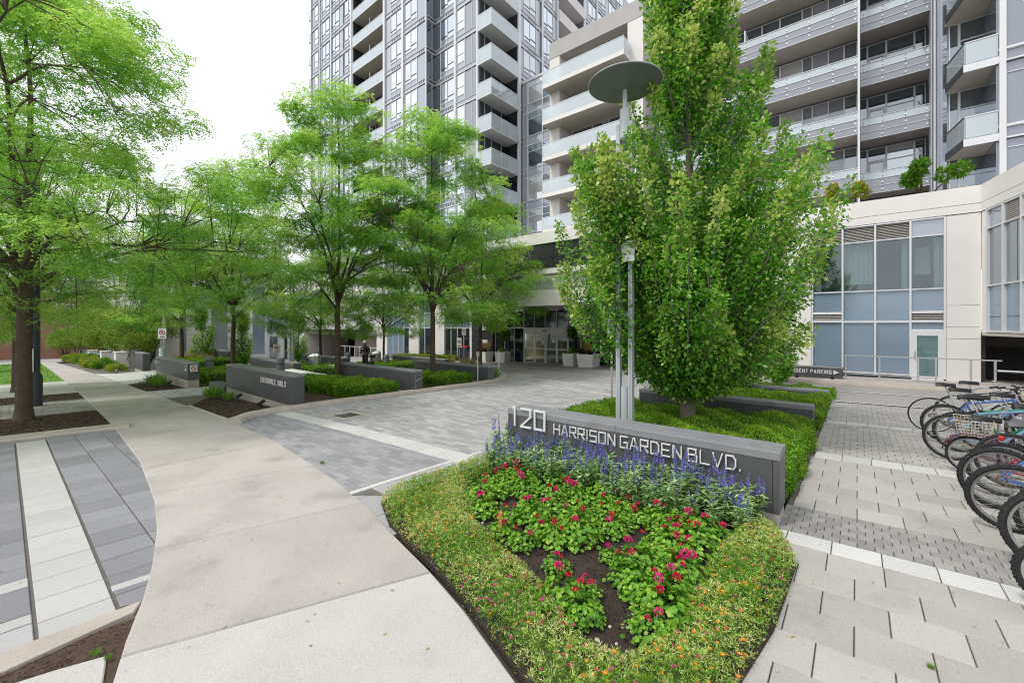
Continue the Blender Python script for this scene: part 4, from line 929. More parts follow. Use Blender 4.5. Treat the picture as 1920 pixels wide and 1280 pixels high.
q = MB(); q.box(-55.6, -47.6, LY + 6, LY + 6.2, -2.4, 1.4, 0); q.box(-56.5, -55.6, LY - 0.1, LY + 6, -2.4, 1.35, 1); q.box(-47.6, -38.9, LY + 2.4, LY + 2.6, -2.4, 0.75, 2); q.box(-60, -56.5, LY - 0.08, LY + 6, -2.4, 7.6, 1)
q.build('garage_wall', [M['black'], M['precast'], M['soffit']], low)
q = MB()
for k in range(9): q.box(-47.4 + k * 1.06, -47.34 + k * 1.06, LY - 0.2, LY - 0.15, -1.75, -0.55)
q.box(-47.4, -38.9, LY - 0.2, LY - 0.15, -0.55, -0.49); q.build('railing', M['frame_white'], low)
q = MB(); q.box(-40.2, -39.9, LY + 2.3, LY + 2.4, -0.1, 0.55); q.build('wall_light', M['black'], low)

# ---- far left wing that closes the court
wing = empty('side_wing'); tag(wing, 'white and grey panelled wing closing the court at the far left', 'building')
WX = -46.0; ZB = -2.0
q = MB(); q.box(-62, WX - 0.05, 6.7, 18.6, ZB, 7.6); q.build('core_wall', M['precast_grey'], wing)
y = 6.7
for (w, k) in ((0.5, 'pre'), (1.0, 'glassc'), (1.6, 'pre'), (0.5, 'panel_blue'), (1.5, 'pre2'), (0.35, 'mul'), (1.3, 'panel_dark'), (0.35, 'mul'), (1.4, 'pre2'), (0.35, 'mul'), (1.1, 'panel_blue'), (0.25, 'mul'), (1.2, 'door'), (0.25, 'mul'), (0.7, 'door2')):
    mk = {'pre': 'precast', 'pre2': 'precast', 'glassc': 'glass_mid', 'panel_blue': 'panel_blue', 'panel_dark': 'panel_grey2', 'mul': 'frame_white', 'door': 'glass_mid', 'door2': 'panel_black'}[k]
    if k.startswith('door'):
        q = MB(); q.box(WX - 0.04, WX + 0.02, y + 0.02, y + w - 0.02, 1.1, 3.0); q.build('window', M['panel_blue'], wing)
        d = empty('door', (0, 0, 0), 0, wing)
        q = MB(); q.box(WX - 0.04, WX + 0.05, y + 0.02, y + 0.2, ZB, 1.05); q.box(WX - 0.04, WX + 0.05, y + w - 0.2, y + w - 0.02, ZB, 1.05); q.box(WX - 0.04, WX + 0.05, y + 0.2, y + w - 0.2, 0.7, 1.05); q.build('door_frame', M['frame_white'], d)
        q = MB(); q.box(WX - 0.04, WX + 0.01, y + 0.2, y + w - 0.2, ZB, 0.7); q.build('door_glass', M[mk], d)
    elif k == 'pre2':
        for (z0, z1) in ((ZB, -0.6), (-0.58, 1.0), (1.02, 7.6)): q = MB(); q.box(WX - 0.05, WX + 0.02, y, y + w, z0, z1); q.build('wall_panel', M[mk], wing)
    elif k in ('pre', 'mul'):
        q = MB(); q.box(WX - 0.05, WX + (0.05 if k == 'pre' else 0.1), y, y + w, ZB, 7.6); q.build('pier' if k == 'pre' else 'mullion', M[mk], wing)
    else:
        for (z0, z1) in ((-1.0, 1.95), (2.05, 3.2), (3.3, 5.6)): q = MB(); q.box(WX - 0.05, WX + 0.01, y, y + w, z0, z1); q.build('panel' if k != 'glassc' else 'window', M[mk], wing)
        q = MB(); q.box(WX - 0.05, WX + 0.03, y, y + w, ZB, -1.0); q.build('wall_panel', M['precast'], wing)
    y += w

# ---- brick house at the end of the street
bh = empty('brick_house', (0, 0, 0)); tag(bh, 'red brick house with pale stone bands at the end of the pavement', 'house')
q = MB(); q.box(-100, -92, -4, 16, -3.4, 6.6); q.build('wall', M['brick'], bh)
q = MB(); q.box(-100.3, -91.6, -4.3, 16.3, 6.6, 8.6); q.build('upper_storey', M['stone_far'], bh)
v = [(-91.2, -4.8, 8.6), (-91.2, 16.8, 8.6), (-100.8, 16.8, 8.6), (-100.8, -4.8, 8.6), (-96, 0, 11.2), (-96, 12, 11.2)]
q = MB(); q.add(v, [(0, 1, 5, 4), (1, 2, 5), (2, 3, 4, 5), (3, 0, 4), (3, 2, 1, 0)]); q.build('roof', M['precast_grey'], bh)
for zz in (-1.6, 2.6):
    for yy in (-2.5, 1.2, 4.9, 8.6, 12.3):
        w_ = empty('window', (0, 0, 0), 0, bh)
        q = MB(); q.box(-92, -91.9, yy, yy + 1.9, zz, zz + 2.4); q.build('frame', M['white'], w_)
        q = MB()
        for a in range(2):
            for b in range(2): q.box(-91.9, -91.87, yy + 0.1 + a * 0.88, yy + 0.92 + a * 0.88, zz + 0.12 + b * 1.12, zz + 1.16 + b * 1.12)
        q.build('pane', M['glass_mid'], w_)
# ---------------------------------------------------------------- granite walls and lettering
FONT = {'1': [[(0.05, 1), (0.5, 1), (0.5, 0)]], '2': [[(0, 1), (1, 1), (1, 0.58), (0, 0.0), (1, 0)]], '0': [[(0, 0), (0, 1), (1, 1), (1, 0), (0, 0)]],
 'H': [[(0, 0), (0, 1)], [(1, 0), (1, 1)], [(0, 0.5), (1, 0.5)]], 'A': [[(0, 0), (0.42, 1), (0.58, 1), (1, 0)], [(0.2, 0.32), (0.8, 0.32)]],
 'R': [[(0, 0), (0, 1), (1, 1), (1, 0.48), (0, 0.48)], [(0.5, 0.48), (1, 0)]], 'I': [[(0.5, 0), (0.5, 1)]], 'S': [[(1, 1), (0, 1), (0, 0.52), (1, 0.52), (1, 0), (0, 0)]],
 'O': [[(0, 0), (0, 1), (1, 1), (1, 0), (0, 0)]], 'N': [[(0, 0), (0, 1), (1, 0), (1, 1)]], 'G': [[(1, 1), (0, 1), (0, 0), (1, 0), (1, 0.48), (0.5, 0.48)]],
 'D': [[(0, 0), (0, 1), (0.75, 1), (1, 0.75), (1, 0.25), (0.75, 0), (0, 0)]], 'E': [[(1, 1), (0, 1), (0, 0), (1, 0)], [(0, 0.5), (0.85, 0.5)]], 'B': [[(0, 0), (0, 1), (0.9, 1), (0.9, 0.54), (0, 0.54)], [(0.9, 0.5), (1, 0.46), (1, 0), (0, 0)]],
 'L': [[(0, 1), (0, 0), (1, 0)]], 'V': [[(0, 1), (0.46, 0), (0.54, 0), (1, 1)]], 'T': [[(0, 1), (1, 1)], [(0.5, 1), (0.5, 0)]], 'C': [[(1, 1), (0, 1), (0, 0), (1, 0)]], 'Y': [[(0, 1), (0.5, 0.5), (1, 1)], [(0.5, 0.5), (0.5, 0)]],
 'X': [[(0, 0), (1, 1)], [(0, 1), (1, 0)]], 'P': [[(0, 0), (0, 1), (1, 1), (1, 0.48), (0, 0.48)]], 'K': [[(0, 0), (0, 1)], [(1, 1), (0.05, 0.5), (1, 0)]], '.': [[(0.3, 0.0), (0.3, 0.06)]],
 'k': [[(0, 0), (0, 1)], [(0.8, 0.62), (0.05, 0.32), (0.85, 0)]], 'm': [[(0, 0), (0, 0.62), (1, 0.62), (1, 0)], [(0.5, 0.62), (0.5, 0)]], 'h': [[(0, 0), (0, 1)], [(0, 0.6), (0.8, 0.6), (0.8, 0)]], '/': [[(0, -0.1), (0.8, 1.05)]], '&': [[(1, 0), (0.2, 0.8), (0.45, 1), (0.7, 0.8), (0, 0.25), (0.3, 0), (1, 0.5)]]}
NARROW = {'I': 0.22, '.': 0.2, '1': 0.5, '/': 0.6}
def letter_mesh(ch, w, h, t, dep, rnd=True):
    q = MB(); kk = 0
    for pl in FONT[ch]:
        P = [Vector((x * (w - t) + t / 2, 0, y * (h - t) + t / 2)) for (x, y) in pl]
        for a, b in zip(P[:-1], P[1:]):
            d = (b - a).normalized() if (b - a).length > 1e-6 else Vector((0, 0, 1))
            kk += 1; q.bar(a - d * t * (0.44 + 0.01 * kk), b + d * t * (0.44 + 0.01 * kk), t * (1 + 0.015 * kk), dep + 0.0016 * kk, up=(0, 1, 0))
    return q
def lettering(text, x0, x1, z0, h, y, parent, m, t=0.022, dep=0.02, name='letter', rot=0, org=None, space=0.35, gapf=0.32):
    """letters standing off a face that looks to -Y, one object for each letter"""
    ws = []
    for c in text: ws.append(space if c == ' ' else NARROW.get(c, 1.0))
    tot = sum(ws) + gapf * (len(text) - 1); u = (x1 - x0) / tot; x = x0
    for c, w in zip(text, ws):
        if c != ' ': letter_mesh(c, w * u, h, t, dep).build(name, m, parent, loc=(x, y, z0))
        x += (w + gapf) * u
def granite_wall(x0, x1, y0, y1, zt, label, plinth=0.1, cap=0.075, npan=3, name='granite_wall'):
    root = empty(name, ((x0 + x1) / 2, (y0 + y1) / 2, gz((x0 + x1) / 2, y0))); tag(root, label, 'wall', 'granite planter walls')
    o = root.location.copy(); root.location = (0, 0, 0)
    zb = min(gz(x0, y0), gz(x1, y0), gz(x0, y1)); zp = max(gz(x0, y0), gz(x1, y0)) + plinth
    q = MB(); q.cbox(x0 + 0.01, x1 - 0.01, y0 + 0.01, y1 - 0.01, zb - 0.08, zp, 0.006); q.build('plinth', M['plinth'], root)
    w = (x1 - x0 - 0.12) / npan; th = 0.03
    q = MB(); q.box(x0 + 0.02, x1 - 0.02, y0 + 0.02, y1 - 0.02, zp, zt - cap); q.build('core', M['joint_line'], root)
    for i in range(npan):
        for (ya, yb) in ((y0, y0 + th), (y1 - th, y1)):
            q = MB(); q.cbox(x0 + 0.06 + i * w + 0.002, x0 + 0.06 + (i + 1) * w - 0.002, ya, yb, zp + 0.003, zt - cap - 0.003, 0.002); q.build('facing_panel', M['granite'], root)
    for (a, b) in ((x0, x0 + 0.058), (x1 - 0.058, x1)):
        q = MB(); q.cbox(a, b, y0 + 0.001, y1 - 0.001, zp + 0.003, zt - cap - 0.003, 0.003); q.build('end_panel', M['granite'], root)
    n = max(2, int((x1 - x0) / 1.6))
    for i in range(n):
        q = MB(); q.cbox(x0 - 0.004 + i * (x1 - x0 + 0.008) / n + 0.0015, x0 - 0.004 + (i + 1) * (x1 - x0 + 0.008) / n - 0.0015, y0 - 0.005, y1 + 0.005, zt - cap, zt, 0.005); q.build('cap_stone', M['granite_cap'], root)
    return root
w1 = granite_wall(-4.16, -0.60, 4.95, 5.36, 0.66, 'low dark granite sign wall with white lettering behind the flower bed', 0.12, 0.085, 3, 'sign_wall')
lettering('120', -4.05, -3.44, 0.415, 0.29, 4.925, w1, M['letter'], 0.025, 0.024, 'numeral', gapf=0.28)
lettering('HARRISON GARDEN BLVD.', -3.30, -0.94, 0.405, 0.15, 4.93, w1, M['letter'], 0.0115, 0.018, gapf=0.26, space=0.1)
granite_wall(-4.1, -0.65, 9.85, 10.2, 0.38, 'bare granite wall between the two beech trees', 0.02, 0.08, 3)
granite_wall(-3.9, -0.60, 14.2, 14.55, 0.14, 'short low granite wall nearest the podium, behind the second beech', 0.02, 0.07, 3)
wa = granite_wall(-16.9, -11.78, 4.9, 5.28, 0.58, 'dark granite wall reading ENTRANCE ONLY beside the driveway', 0.12, 0.07, 4, 'sign_wall')
lettering('ENTRANCE ONLY', -13.75, -12.0, 0.235, 0.15, 4.88, wa, M['letter'], 0.017, 0.02, gapf=0.5, space=0.3)
q = MB(); q.cbox(-18.6, -16.92, 4.85, 5.25, gz(-18, 5) - 0.1, -0.18, 0.006); q.build('stone_step', M['granite'], wa)
wb2 = granite_wall(-16.7, -11.72, 8.95, 9.3, 0.36, 'granite wall with a bright steel corner strip behind the near hedge', 0.05, 0.07, 4)
q = MB(); q.box(-11.72, -11.71, 9.0, 9.012, -0.38, 0.34); q.bar((-11.712, 9.0, 0.0), (-11.712, 9.32, 0.12), 0.012, 0.02); q.build('corner_strip', M['chrome'], wb2)
granite_wall(-16.7, -11.8, 12.75, 13.15, 0.2, 'granite wall behind the second hedge, closest to the entrance doors', 0.05, 0.07, 4)
we = granite_wall(-27.0, -21.2, 4.8, 5.2, 0.35, 'dark granite wall on a pale base with a no smoking plate on its end', 0.30, 0.07, 4, 'sign_wall')
lettering('EXIT', -26.9, -26.0, 0.02, 0.14, 4.78, we, M['letter'], 0.022, 0.02, gapf=0.3)
q = MB(); q.box(-21.19, -21.18, 4.86, 5.12, 0.0, 0.27); q.build('notice_plate', M['white'], we)
q = MB(); q.tube([(-21.172, 4.99 + 0.085 * math.cos(a * math.pi / 8), 0.14 + 0.085 * math.sin(a * math.pi / 8)) for a in range(16)], 0.011, 5, closed=True); q.bar((-21.172, 4.93, 0.2), (-21.172, 5.05, 0.08), 0.006, 0.018); q.build('notice_symbol', M['red'], we)
q = MB(); q.box(-21.6, -21.4, 4.785, 4.795, 0.02, 0.24, 0); q.box(-21.55, -21.45, 4.78, 4.784, 0.1, 0.2, 1); q.build('notice_plate', [M['white'], M['black']], we)
granite_wall(-27.0, -21.3, 9.0, 9.4, 0.05, 'granite wall behind the bollard in the middle of the court', 0.05, 0.07, 3)
granite_wall(-28.5, -23.2, 12.6, 13.0, -0.02, 'far granite wall in front of the white glazed door', 0.05, 0.07, 3)
granite_wall(-25.5, -20.0, 17.6, 18.0, -0.25, 'granite wall below the tan grasses, in front of the garage', 0.05, 0.07, 3)
granite_wall(-39.6, -36.9, 5.9, 6.3, 0.0, 'squat dark granite wall next to the pale stone pillar', 0.02, 0.07, 2)
granite_wall(-40.5, -36.0, 10.6, 11.0, -0.05, 'granite wall before the dark panel of the side wing', 0.05, 0.07, 2)
# stone pillars with dark fence infill further along the pavement
for i, (x, lab) in enumerate(((-41.5, 'nearest pale stone pillar of the fence along the pavement'), (-48.5, 'second pale stone pillar along the pavement fence'), (-56.5, 'third pale stone pillar along the pavement fence'), (-64.5, 'farthest pale stone pillar of the pavement fence'))):
    r = empty('stone_pillar', (x, 5.4, gz(x, 5.4))); tag(r, lab, 'pillar', 'fence pillars')
    q = MB(); q.cbox(-0.35, 0.35, -0.3, 0.3, -0.1, 1.2, 0.02); q.build('shaft', M['precast'], r)
    q = MB(); q.cbox(-0.39, 0.39, -0.34, 0.34, 1.2, 1.28, 0.015); q.build('cap', M['precast'], r)
for i, (x0, x1, lab) in enumerate(((-48.1, -41.9, 'first run of dark slat fence between the nearest stone pillars'), (-56.1, -48.9, 'second run of dark slat fence along the pavement'), (-64.1, -56.9, 'farthest run of dark slat fence along the pavement'))):
    r = empty('slat_fence', (0, 0, 0)); tag(r, lab, 'fence', 'fence runs')
    me = MB().box(-0.09, 0.09, -0.03, 0.03, 0, 1.05).mesh('slat', M['frame_grey']); x = x0 + 0.1
    while x < x1 - 0.05: inst('slat', me, r, (x, 5.4, gz(x, 5.4) + 0.06)); x += 0.32
    q = MB()
    for zz in (0.25, 0.95): q.bar((x0, 5.45, gz(x0, 5.4) + zz), (x1, 5.45, gz(x1, 5.4) + zz), 0.05, 0.05)
    q.build('rail', M['frame_dark'], r)
# resident parking wall and the ramp railing
rw = granite_wall(-3.9, -0.42, 20.85, 21.15, 0.26, 'low granite wall reading RESIDENT PARKING by the ramp railing', 0.05, 0.05, 3, 'sign_wall')
lettering('& RESIDENT PARKING', -2.5, -0.78, -0.02, 0.15, 20.83, rw, M['letter'], 0.022, 0.02, gapf=0.3, space=0.3)
q = MB(); q.add([(-0.72, 20.82, 0.14), (-0.72, 20.82, -0.03), (-0.55, 20.82, 0.055), (-0.72, 20.84, 0.14), (-0.72, 20.84, -0.03), (-0.55, 20.84, 0.055)], [(0, 1, 2), (5, 4, 3), (0, 3, 4, 1), (1, 4, 5, 2), (2, 5, 3, 0)]); q.build('arrow', M['letter'], rw)
rail = empty('ramp_railing', (0, 0, 0)); tag(rail, 'grey metal railing in front of the blue panelled podium', 'railing')
for x in (-0.35, 0.65, 1.7, 2.15, 3.0, 3.55):
    q = MB(); q.box(x - 0.025, x + 0.025, 20.97, 21.03, gz(x, 21) + 0.1, 0.72); q.build('post', M['galv'], rail)
q = MB(); q.box(-0.4, 3.7, 20.965, 21.035, 0.722, 0.765); q.build('top_rail', M['galv'], rail)
q = MB(); q.box(-0.3, 2.1, 20.985, 21.015, 0.02, 0.05); q.build('bottom_rail', M['galv'], rail)
q = MB(); q.tube([(3.5, 20.4, 0.45), (6.5, 20.2, 0.45)], 0.035, 8); q.box(4.3, 4.4, 20.3, 20.4, -0.3, 0.42); q.build('ramp_rail', M['galv'], rail, smooth=True)

# ---------------------------------------------------------------- hedges
def hedge(label, x0, x1, y0, y1, h, n, ls=0.04, name='hedge', mk='yew', wob=0.05, base=None, over=0.0):
    cx, cy = (x0 + x1) / 2, (y0 + y1) / 2
    root = empty(name, (cx, cy, gz(cx, cy))); tag(root, label, 'hedge', 'clipped hedges')
    a, b = (x1 - x0) / 2, (y1 - y0) / 2; tops = 4 * a * b; sx = 4 * a * h; sy = 4 * b * h
    k = RNG.random(n) * (tops + sx + sy); U = RNG.uniform(-1, 1, (n, 2)); Wz = RNG.random(n)
    P = np.zeros((n, 3)); N = np.zeros((n, 3)); t = k < tops; s1 = (~t) & (k < tops + sx); s2 = k >= tops + sx
    P[t] = np.column_stack([U[t, 0] * a, U[t, 1] * b, np.full(t.sum(), h)]); N[t] = (0, 0, 1)
    sg = np.sign(U[:, 1] + 1e-9)
    P[s1] = np.column_stack([U[s1, 0] * a, sg[s1] * b, Wz[s1] * h]); N[s1] = np.column_stack([np.zeros(s1.sum()), sg[s1], np.zeros(s1.sum())])
    P[s2] = np.column_stack([sg[s2] * a, U[s2, 0] * b, Wz[s2] * h]); N[s2] = np.column_stack([sg[s2], np.zeros(s2.sum()), np.zeros(s2.sum())])
    rr = min(0.12, h * 0.45)                                   # round the shoulders
    ex = np.maximum(0, np.abs(P[:, 0]) - (a - rr)) / rr; ey = np.maximum(0, np.abs(P[:, 1]) - (b - rr)) / rr
    e = np.clip(np.maximum(ex, ey), 0, 1); P[:, 2] -= np.where(t, rr * 0.55 * e ** 2, 0)
    bump = wob * (np.sin(P[:, 0] * 4.1 + 1.3) * np.cos(P[:, 1] * 3.7) + 0.6 * np.sin(P[:, 0] * 9.3 + P[:, 1] * 7.7) + 0.5 * np.sin(P[:, 2] * 12 + P[:, 0] * 6))
    P += N * bump[:, None] + N * (-np.abs(RNG.normal(0, 0.028, n)))[:, None] + RNG.normal(0, 0.012, (n, 3))
    P[:, 2] += gzv(P + [cx, cy, 0]) - gz(cx, cy)
    D = N * 0.7 + rdirs(n) * 0.9 + np.array([0, 0, 0.35]); L = RNG.uniform(0.7, 1.4, n) * ls
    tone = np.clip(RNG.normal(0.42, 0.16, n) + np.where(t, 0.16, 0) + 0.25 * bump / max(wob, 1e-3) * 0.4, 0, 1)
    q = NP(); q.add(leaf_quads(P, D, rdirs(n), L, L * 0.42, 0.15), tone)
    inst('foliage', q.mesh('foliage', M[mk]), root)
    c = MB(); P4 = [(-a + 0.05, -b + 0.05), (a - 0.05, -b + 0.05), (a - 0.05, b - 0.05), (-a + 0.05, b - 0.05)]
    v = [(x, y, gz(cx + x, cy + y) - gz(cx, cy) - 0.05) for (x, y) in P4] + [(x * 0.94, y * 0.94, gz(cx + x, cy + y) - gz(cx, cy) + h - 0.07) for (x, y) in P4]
    c.add(v, [(0, 1, 5, 4), (1, 2, 6, 5), (2, 3, 7, 6), (3, 0, 4, 7), (4, 5, 6, 7)]); c.build('stems', mat_once('hedge_core', (0.018, 0.03, 0.010)), root)  # solid dark core, no single stems; the inner shade is put into its colour
    return root
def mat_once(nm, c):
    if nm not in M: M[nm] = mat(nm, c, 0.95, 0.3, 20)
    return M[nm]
hedge('near clipped yew hedge behind the address wall, around the lamp post', -4.9, -0.62, 5.75, 9.6, 0.36, 90000, 0.034)
hedge('clipped yew hedge between the second and third granite walls', -4.1, -0.58, 10.4, 13.9, 0.30, 36000, 0.042)
hedge('thin strip of yew hedge behind the last granite wall', -3.9, -0.55, 14.8, 16.6, 0.22, 12000, 0.05)
hedge('low boxwood hedge in front of the steel cornered granite wall', -15.6, -11.95, 6.9, 8.5, 0.42, 34000, 0.055, wob=0.07)
hedge('dark hedge tucked behind the ENTRANCE ONLY wall', -17.6, -15.9, 5.6, 8.4, 0.40, 12000, 0.06)
hedge('boxwood hedge below the last granite wall before the entrance', -15.9, -12.1, 10.3, 12.2, 0.42, 20000, 0.06, wob=0.07)
hedge('long clipped hedge behind the no smoking wall', -27.0, -21.6, 5.6, 8.3, 0.50, 16000, 0.07)
hedge('far clipped hedge under the small trees of the court', -27.5, -21.5, 9.7, 12.3, 0.45, 12000, 0.08)
hedge('hedge by the stainless bin, in front of the garage', -25.0, -21.0, 14.2, 16.8, 0.4, 8000, 0.08)
hedge('clipped hedge beside the squat granite wall at the exit', -36.4, -29.5, 7.2, 9.4, 0.75, 16000, 0.09)
hedge('bright box hedge along the foot of the blue bays', -34.5, -26.0, 23.6, 24.5, 0.42, 9000, 0.09, mk='shrub_y')
# ---------------------------------------------------------------- trees
def bez(a, b, c, n=7):
    a, b, c = Vector(a), Vector(b), Vector(c)
    return [a * (1 - t) ** 2 + b * 2 * t * (1 - t) + c * t * t for t in [i / (n - 1) for i in range(n)]]
def fronds(q, P, D, L, l, w, k=5, tone=0.5):
    """pinnate leaves: leaflets in pairs along a drooping midrib"""
    n = len(P); D = unit(D); up = np.tile([0, 0, 1.0], (n, 1)) + rdirs(n) * 0.35
    S = unit(np.cross(D, up)); Lc = np.asarray(L).reshape(-1, 1)
    for j in range(k):
        f = (j + 0.6) / k; B = P + D * Lc * f - np.array([0, 0, 1]) * Lc * 0.28 * f * f
        for sgn in (-1, 1):
            d = S * sgn * 0.9 + D * 0.45 + rdirs(n) * 0.22 - np.array([0, 0, 0.2])
            q.add(leaf_quads(B, d, up, l * RNG.uniform(0.75, 1.25, n), w, 0.12), tone)
def locust_meshes(seed, H, Rad, fork, npad, nf, l=0.052, w=0.019, fl=0.24, k=5, limbs=7, tr=0.16, lean=(0, 0)):
    global RNG
    keep = RNG; RNG = np.random.default_rng(seed); rd = random.Random(seed)
    t = MB(); zb = fork * (0.76 if tr > 0.14 else 0.9); top = Vector((lean[0], lean[1], H * 0.93)); base = Vector((0, 0, 0))
    tp = [(0, 0, -0.15), (0, 0, 0.05), (0.01, 0.0, 0.3), (0.02, -0.01, fork * 0.5), (0.0, 0.03, fork)]
    t.tube(tp, [tr * 1.5, tr * 1.25, tr * 1.02, tr * 0.95, tr * 0.9], 10)
    nodes = []
    def limb(a, b, c, r0, r1, n=8):
        p = bez(a, b, c, n)
        for i in range(1, n - 1): p[i] += Vector((rd.uniform(-1, 1), rd.uniform(-1, 1), rd.uniform(-0.5, 0.5))) * 0.07
        rs = [r0 + (r1 - r0) * (i / (n - 1)) ** 0.8 for i in range(n)]; t.tube(p, rs, 7); nodes.extend(p[2:]); return p
    lead = limb((0, 0.03, fork - 0.1), (0.2, 0.1, H * 0.55), top, tr * 0.8, 0.02, 10)
    for i in range(limbs):
        az = 2 * math.pi * (i / limbs) + rd.uniform(-0.3, 0.3); rr = Rad * rd.uniform(0.62, 0.92); zz = fork + (H - fork) * rd.uniform(0.12, 0.62)
        h0 = fork + rd.uniform(-0.25, 0.9); e = Vector((math.cos(az) * rr, math.sin(az) * rr, zz))
        p = limb((0, 0, h0), (math.cos(az) * rr * 0.35, math.sin(az) * rr * 0.35, h0 + (zz - h0) * 0.75 + 0.4), e, tr * rd.uniform(0.4, 0.6), 0.018)
        for j in range(3):
            s = p[rd.randint(3, 6)]; a2 = az + rd.uniform(-1.1, 1.1); l2 = rd.uniform(0.7, 1.5)
            limb(s, s + Vector((math.cos(a2) * l2 * 0.5, math.sin(a2) * l2 * 0.5, 0.45)), s + Vector((math.cos(a2) * l2, math.sin(a2) * l2, rd.uniform(0.2, 0.7))), 0.035, 0.01, 6)
    q = NP(); tot = 0
    for i in range(npad):
        for _ in range(30):
            u = rd.random() ** 0.85; zz = zb + (H - zb) * u
            rad = Rad * max(0.0, 1 - (abs(u - 0.30) / 0.72) ** 2.0) ** 0.65
            if rd.random() > (rad / Rad) ** 1.3 + 0.06: continue
            r = rad * rd.random() ** 0.5; az = rd.uniform(0, 2 * math.pi)
            c = Vector((math.cos(az) * r + lean[0] * u, math.sin(az) * r + lean[1] * u, zz))
            nb = min(nodes, key=lambda p: (p - c).length)
            if (nb - c).length < 1.9: break
        m = nb.lerp(c, 0.5) + Vector((0, 0, 0.12)); t.tube([nb, m, c], [0.016, 0.010, 0.004], 4, cap=False)
        n = int(nf * rd.uniform(0.6, 1.4)); pr = rd.uniform(0.34, 0.72)
        ang = RNG.uniform(0, 2 * np.pi, n); rr = pr * np.sqrt(RNG.random(n)); off = np.column_stack([np.cos(ang) * rr, np.sin(ang) * rr, RNG.normal(0, 0.10, n)])
        out = np.array([math.cos(az), math.sin(az), 0]); off[:, 2] -= 0.10 * (off @ out) + 0.22 * (rr / pr) ** 2 * pr * 0.6
        P = off + np.array(c); D = off * 0.9 + rdirs(n) * 0.75 + out * 0.2; D[:, 2] -= 0.12
        tn = np.clip(rd.gauss(0.66, 0.20) + RNG.normal(0, 0.10, n), 0, 1)
        fronds(q, P, D, fl * RNG.uniform(0.7, 1.25, n), l, w, k, tn)
    RNG = keep
    return t.mesh('trunk', M['bark'], smooth=True), q.mesh('crown', M['locust'])
def put_tree(name, label, meshes, x, y, rz=0, s=1.0, group=None, dz=0.0, sz=None):
    r = empty(name, (x, y, gz(x, y) + dz), rz); tag(r, label, 'tree', group); r.scale = (s, s, sz or s)
    inst('trunk', meshes[0], r); inst('crown', meshes[1], r); return r
L_A = locust_meshes(11, 11.6, 5.7, 3.2, 430, 88, 0.062, 0.036, 0.19, 4, 10, 0.155)
L_B = locust_meshes(23, 12.2, 3.8, 3.0, 270, 84, 0.072, 0.042, 0.20, 4, 8, 0.12)
L_C = locust_meshes(37, 8.6, 3.4, 2.6, 150, 78, 0.08, 0.048, 0.22, 4, 7, 0.10)
GL = 'honey locust trees of the court'
put_tree('locust_tree', 'big honey locust with thick dark trunk leaning over the pavement', L_A, -15.95, 0.31, R(20))
put_tree('locust_tree', 'second honey locust in the boulevard, its trunk half hidden by the big one', L_A, -25.7, 0.3, R(160), 0.86)
put_tree('locust_tree', 'tall honey locust rising from the hedge with the steel cornered wall', L_B, -16.6, 8.77, R(75), 1.0, GL)
put_tree('locust_tree', 'tall forked honey locust beside the wall nearest the entrance', L_B, -14.1, 11.75, R(215), 0.96, GL)
put_tree('locust_tree', 'short honey locust in front of the lobby doors', L_C, -16.05, 16.7, R(10), 1.08, GL)
put_tree('locust_tree', 'dark stemmed honey locust behind the ENTRANCE ONLY wall', L_B, -28.4, 8.6, R(300), 1.02, GL)
put_tree('locust_tree', 'honey locust near the exit sign post, half behind the big tree', L_B, -36.0, 7.8, R(130), 1.02, GL)
put_tree('locust_tree', 'slim honey locust by the stainless bin before the garage', L_C, -27.6, 13.4, R(100), 0.95, GL)
put_tree('locust_tree', 'small honey locust beside the second bin and guard', L_C, -26.9, 17.8, R(250), 0.85, GL)

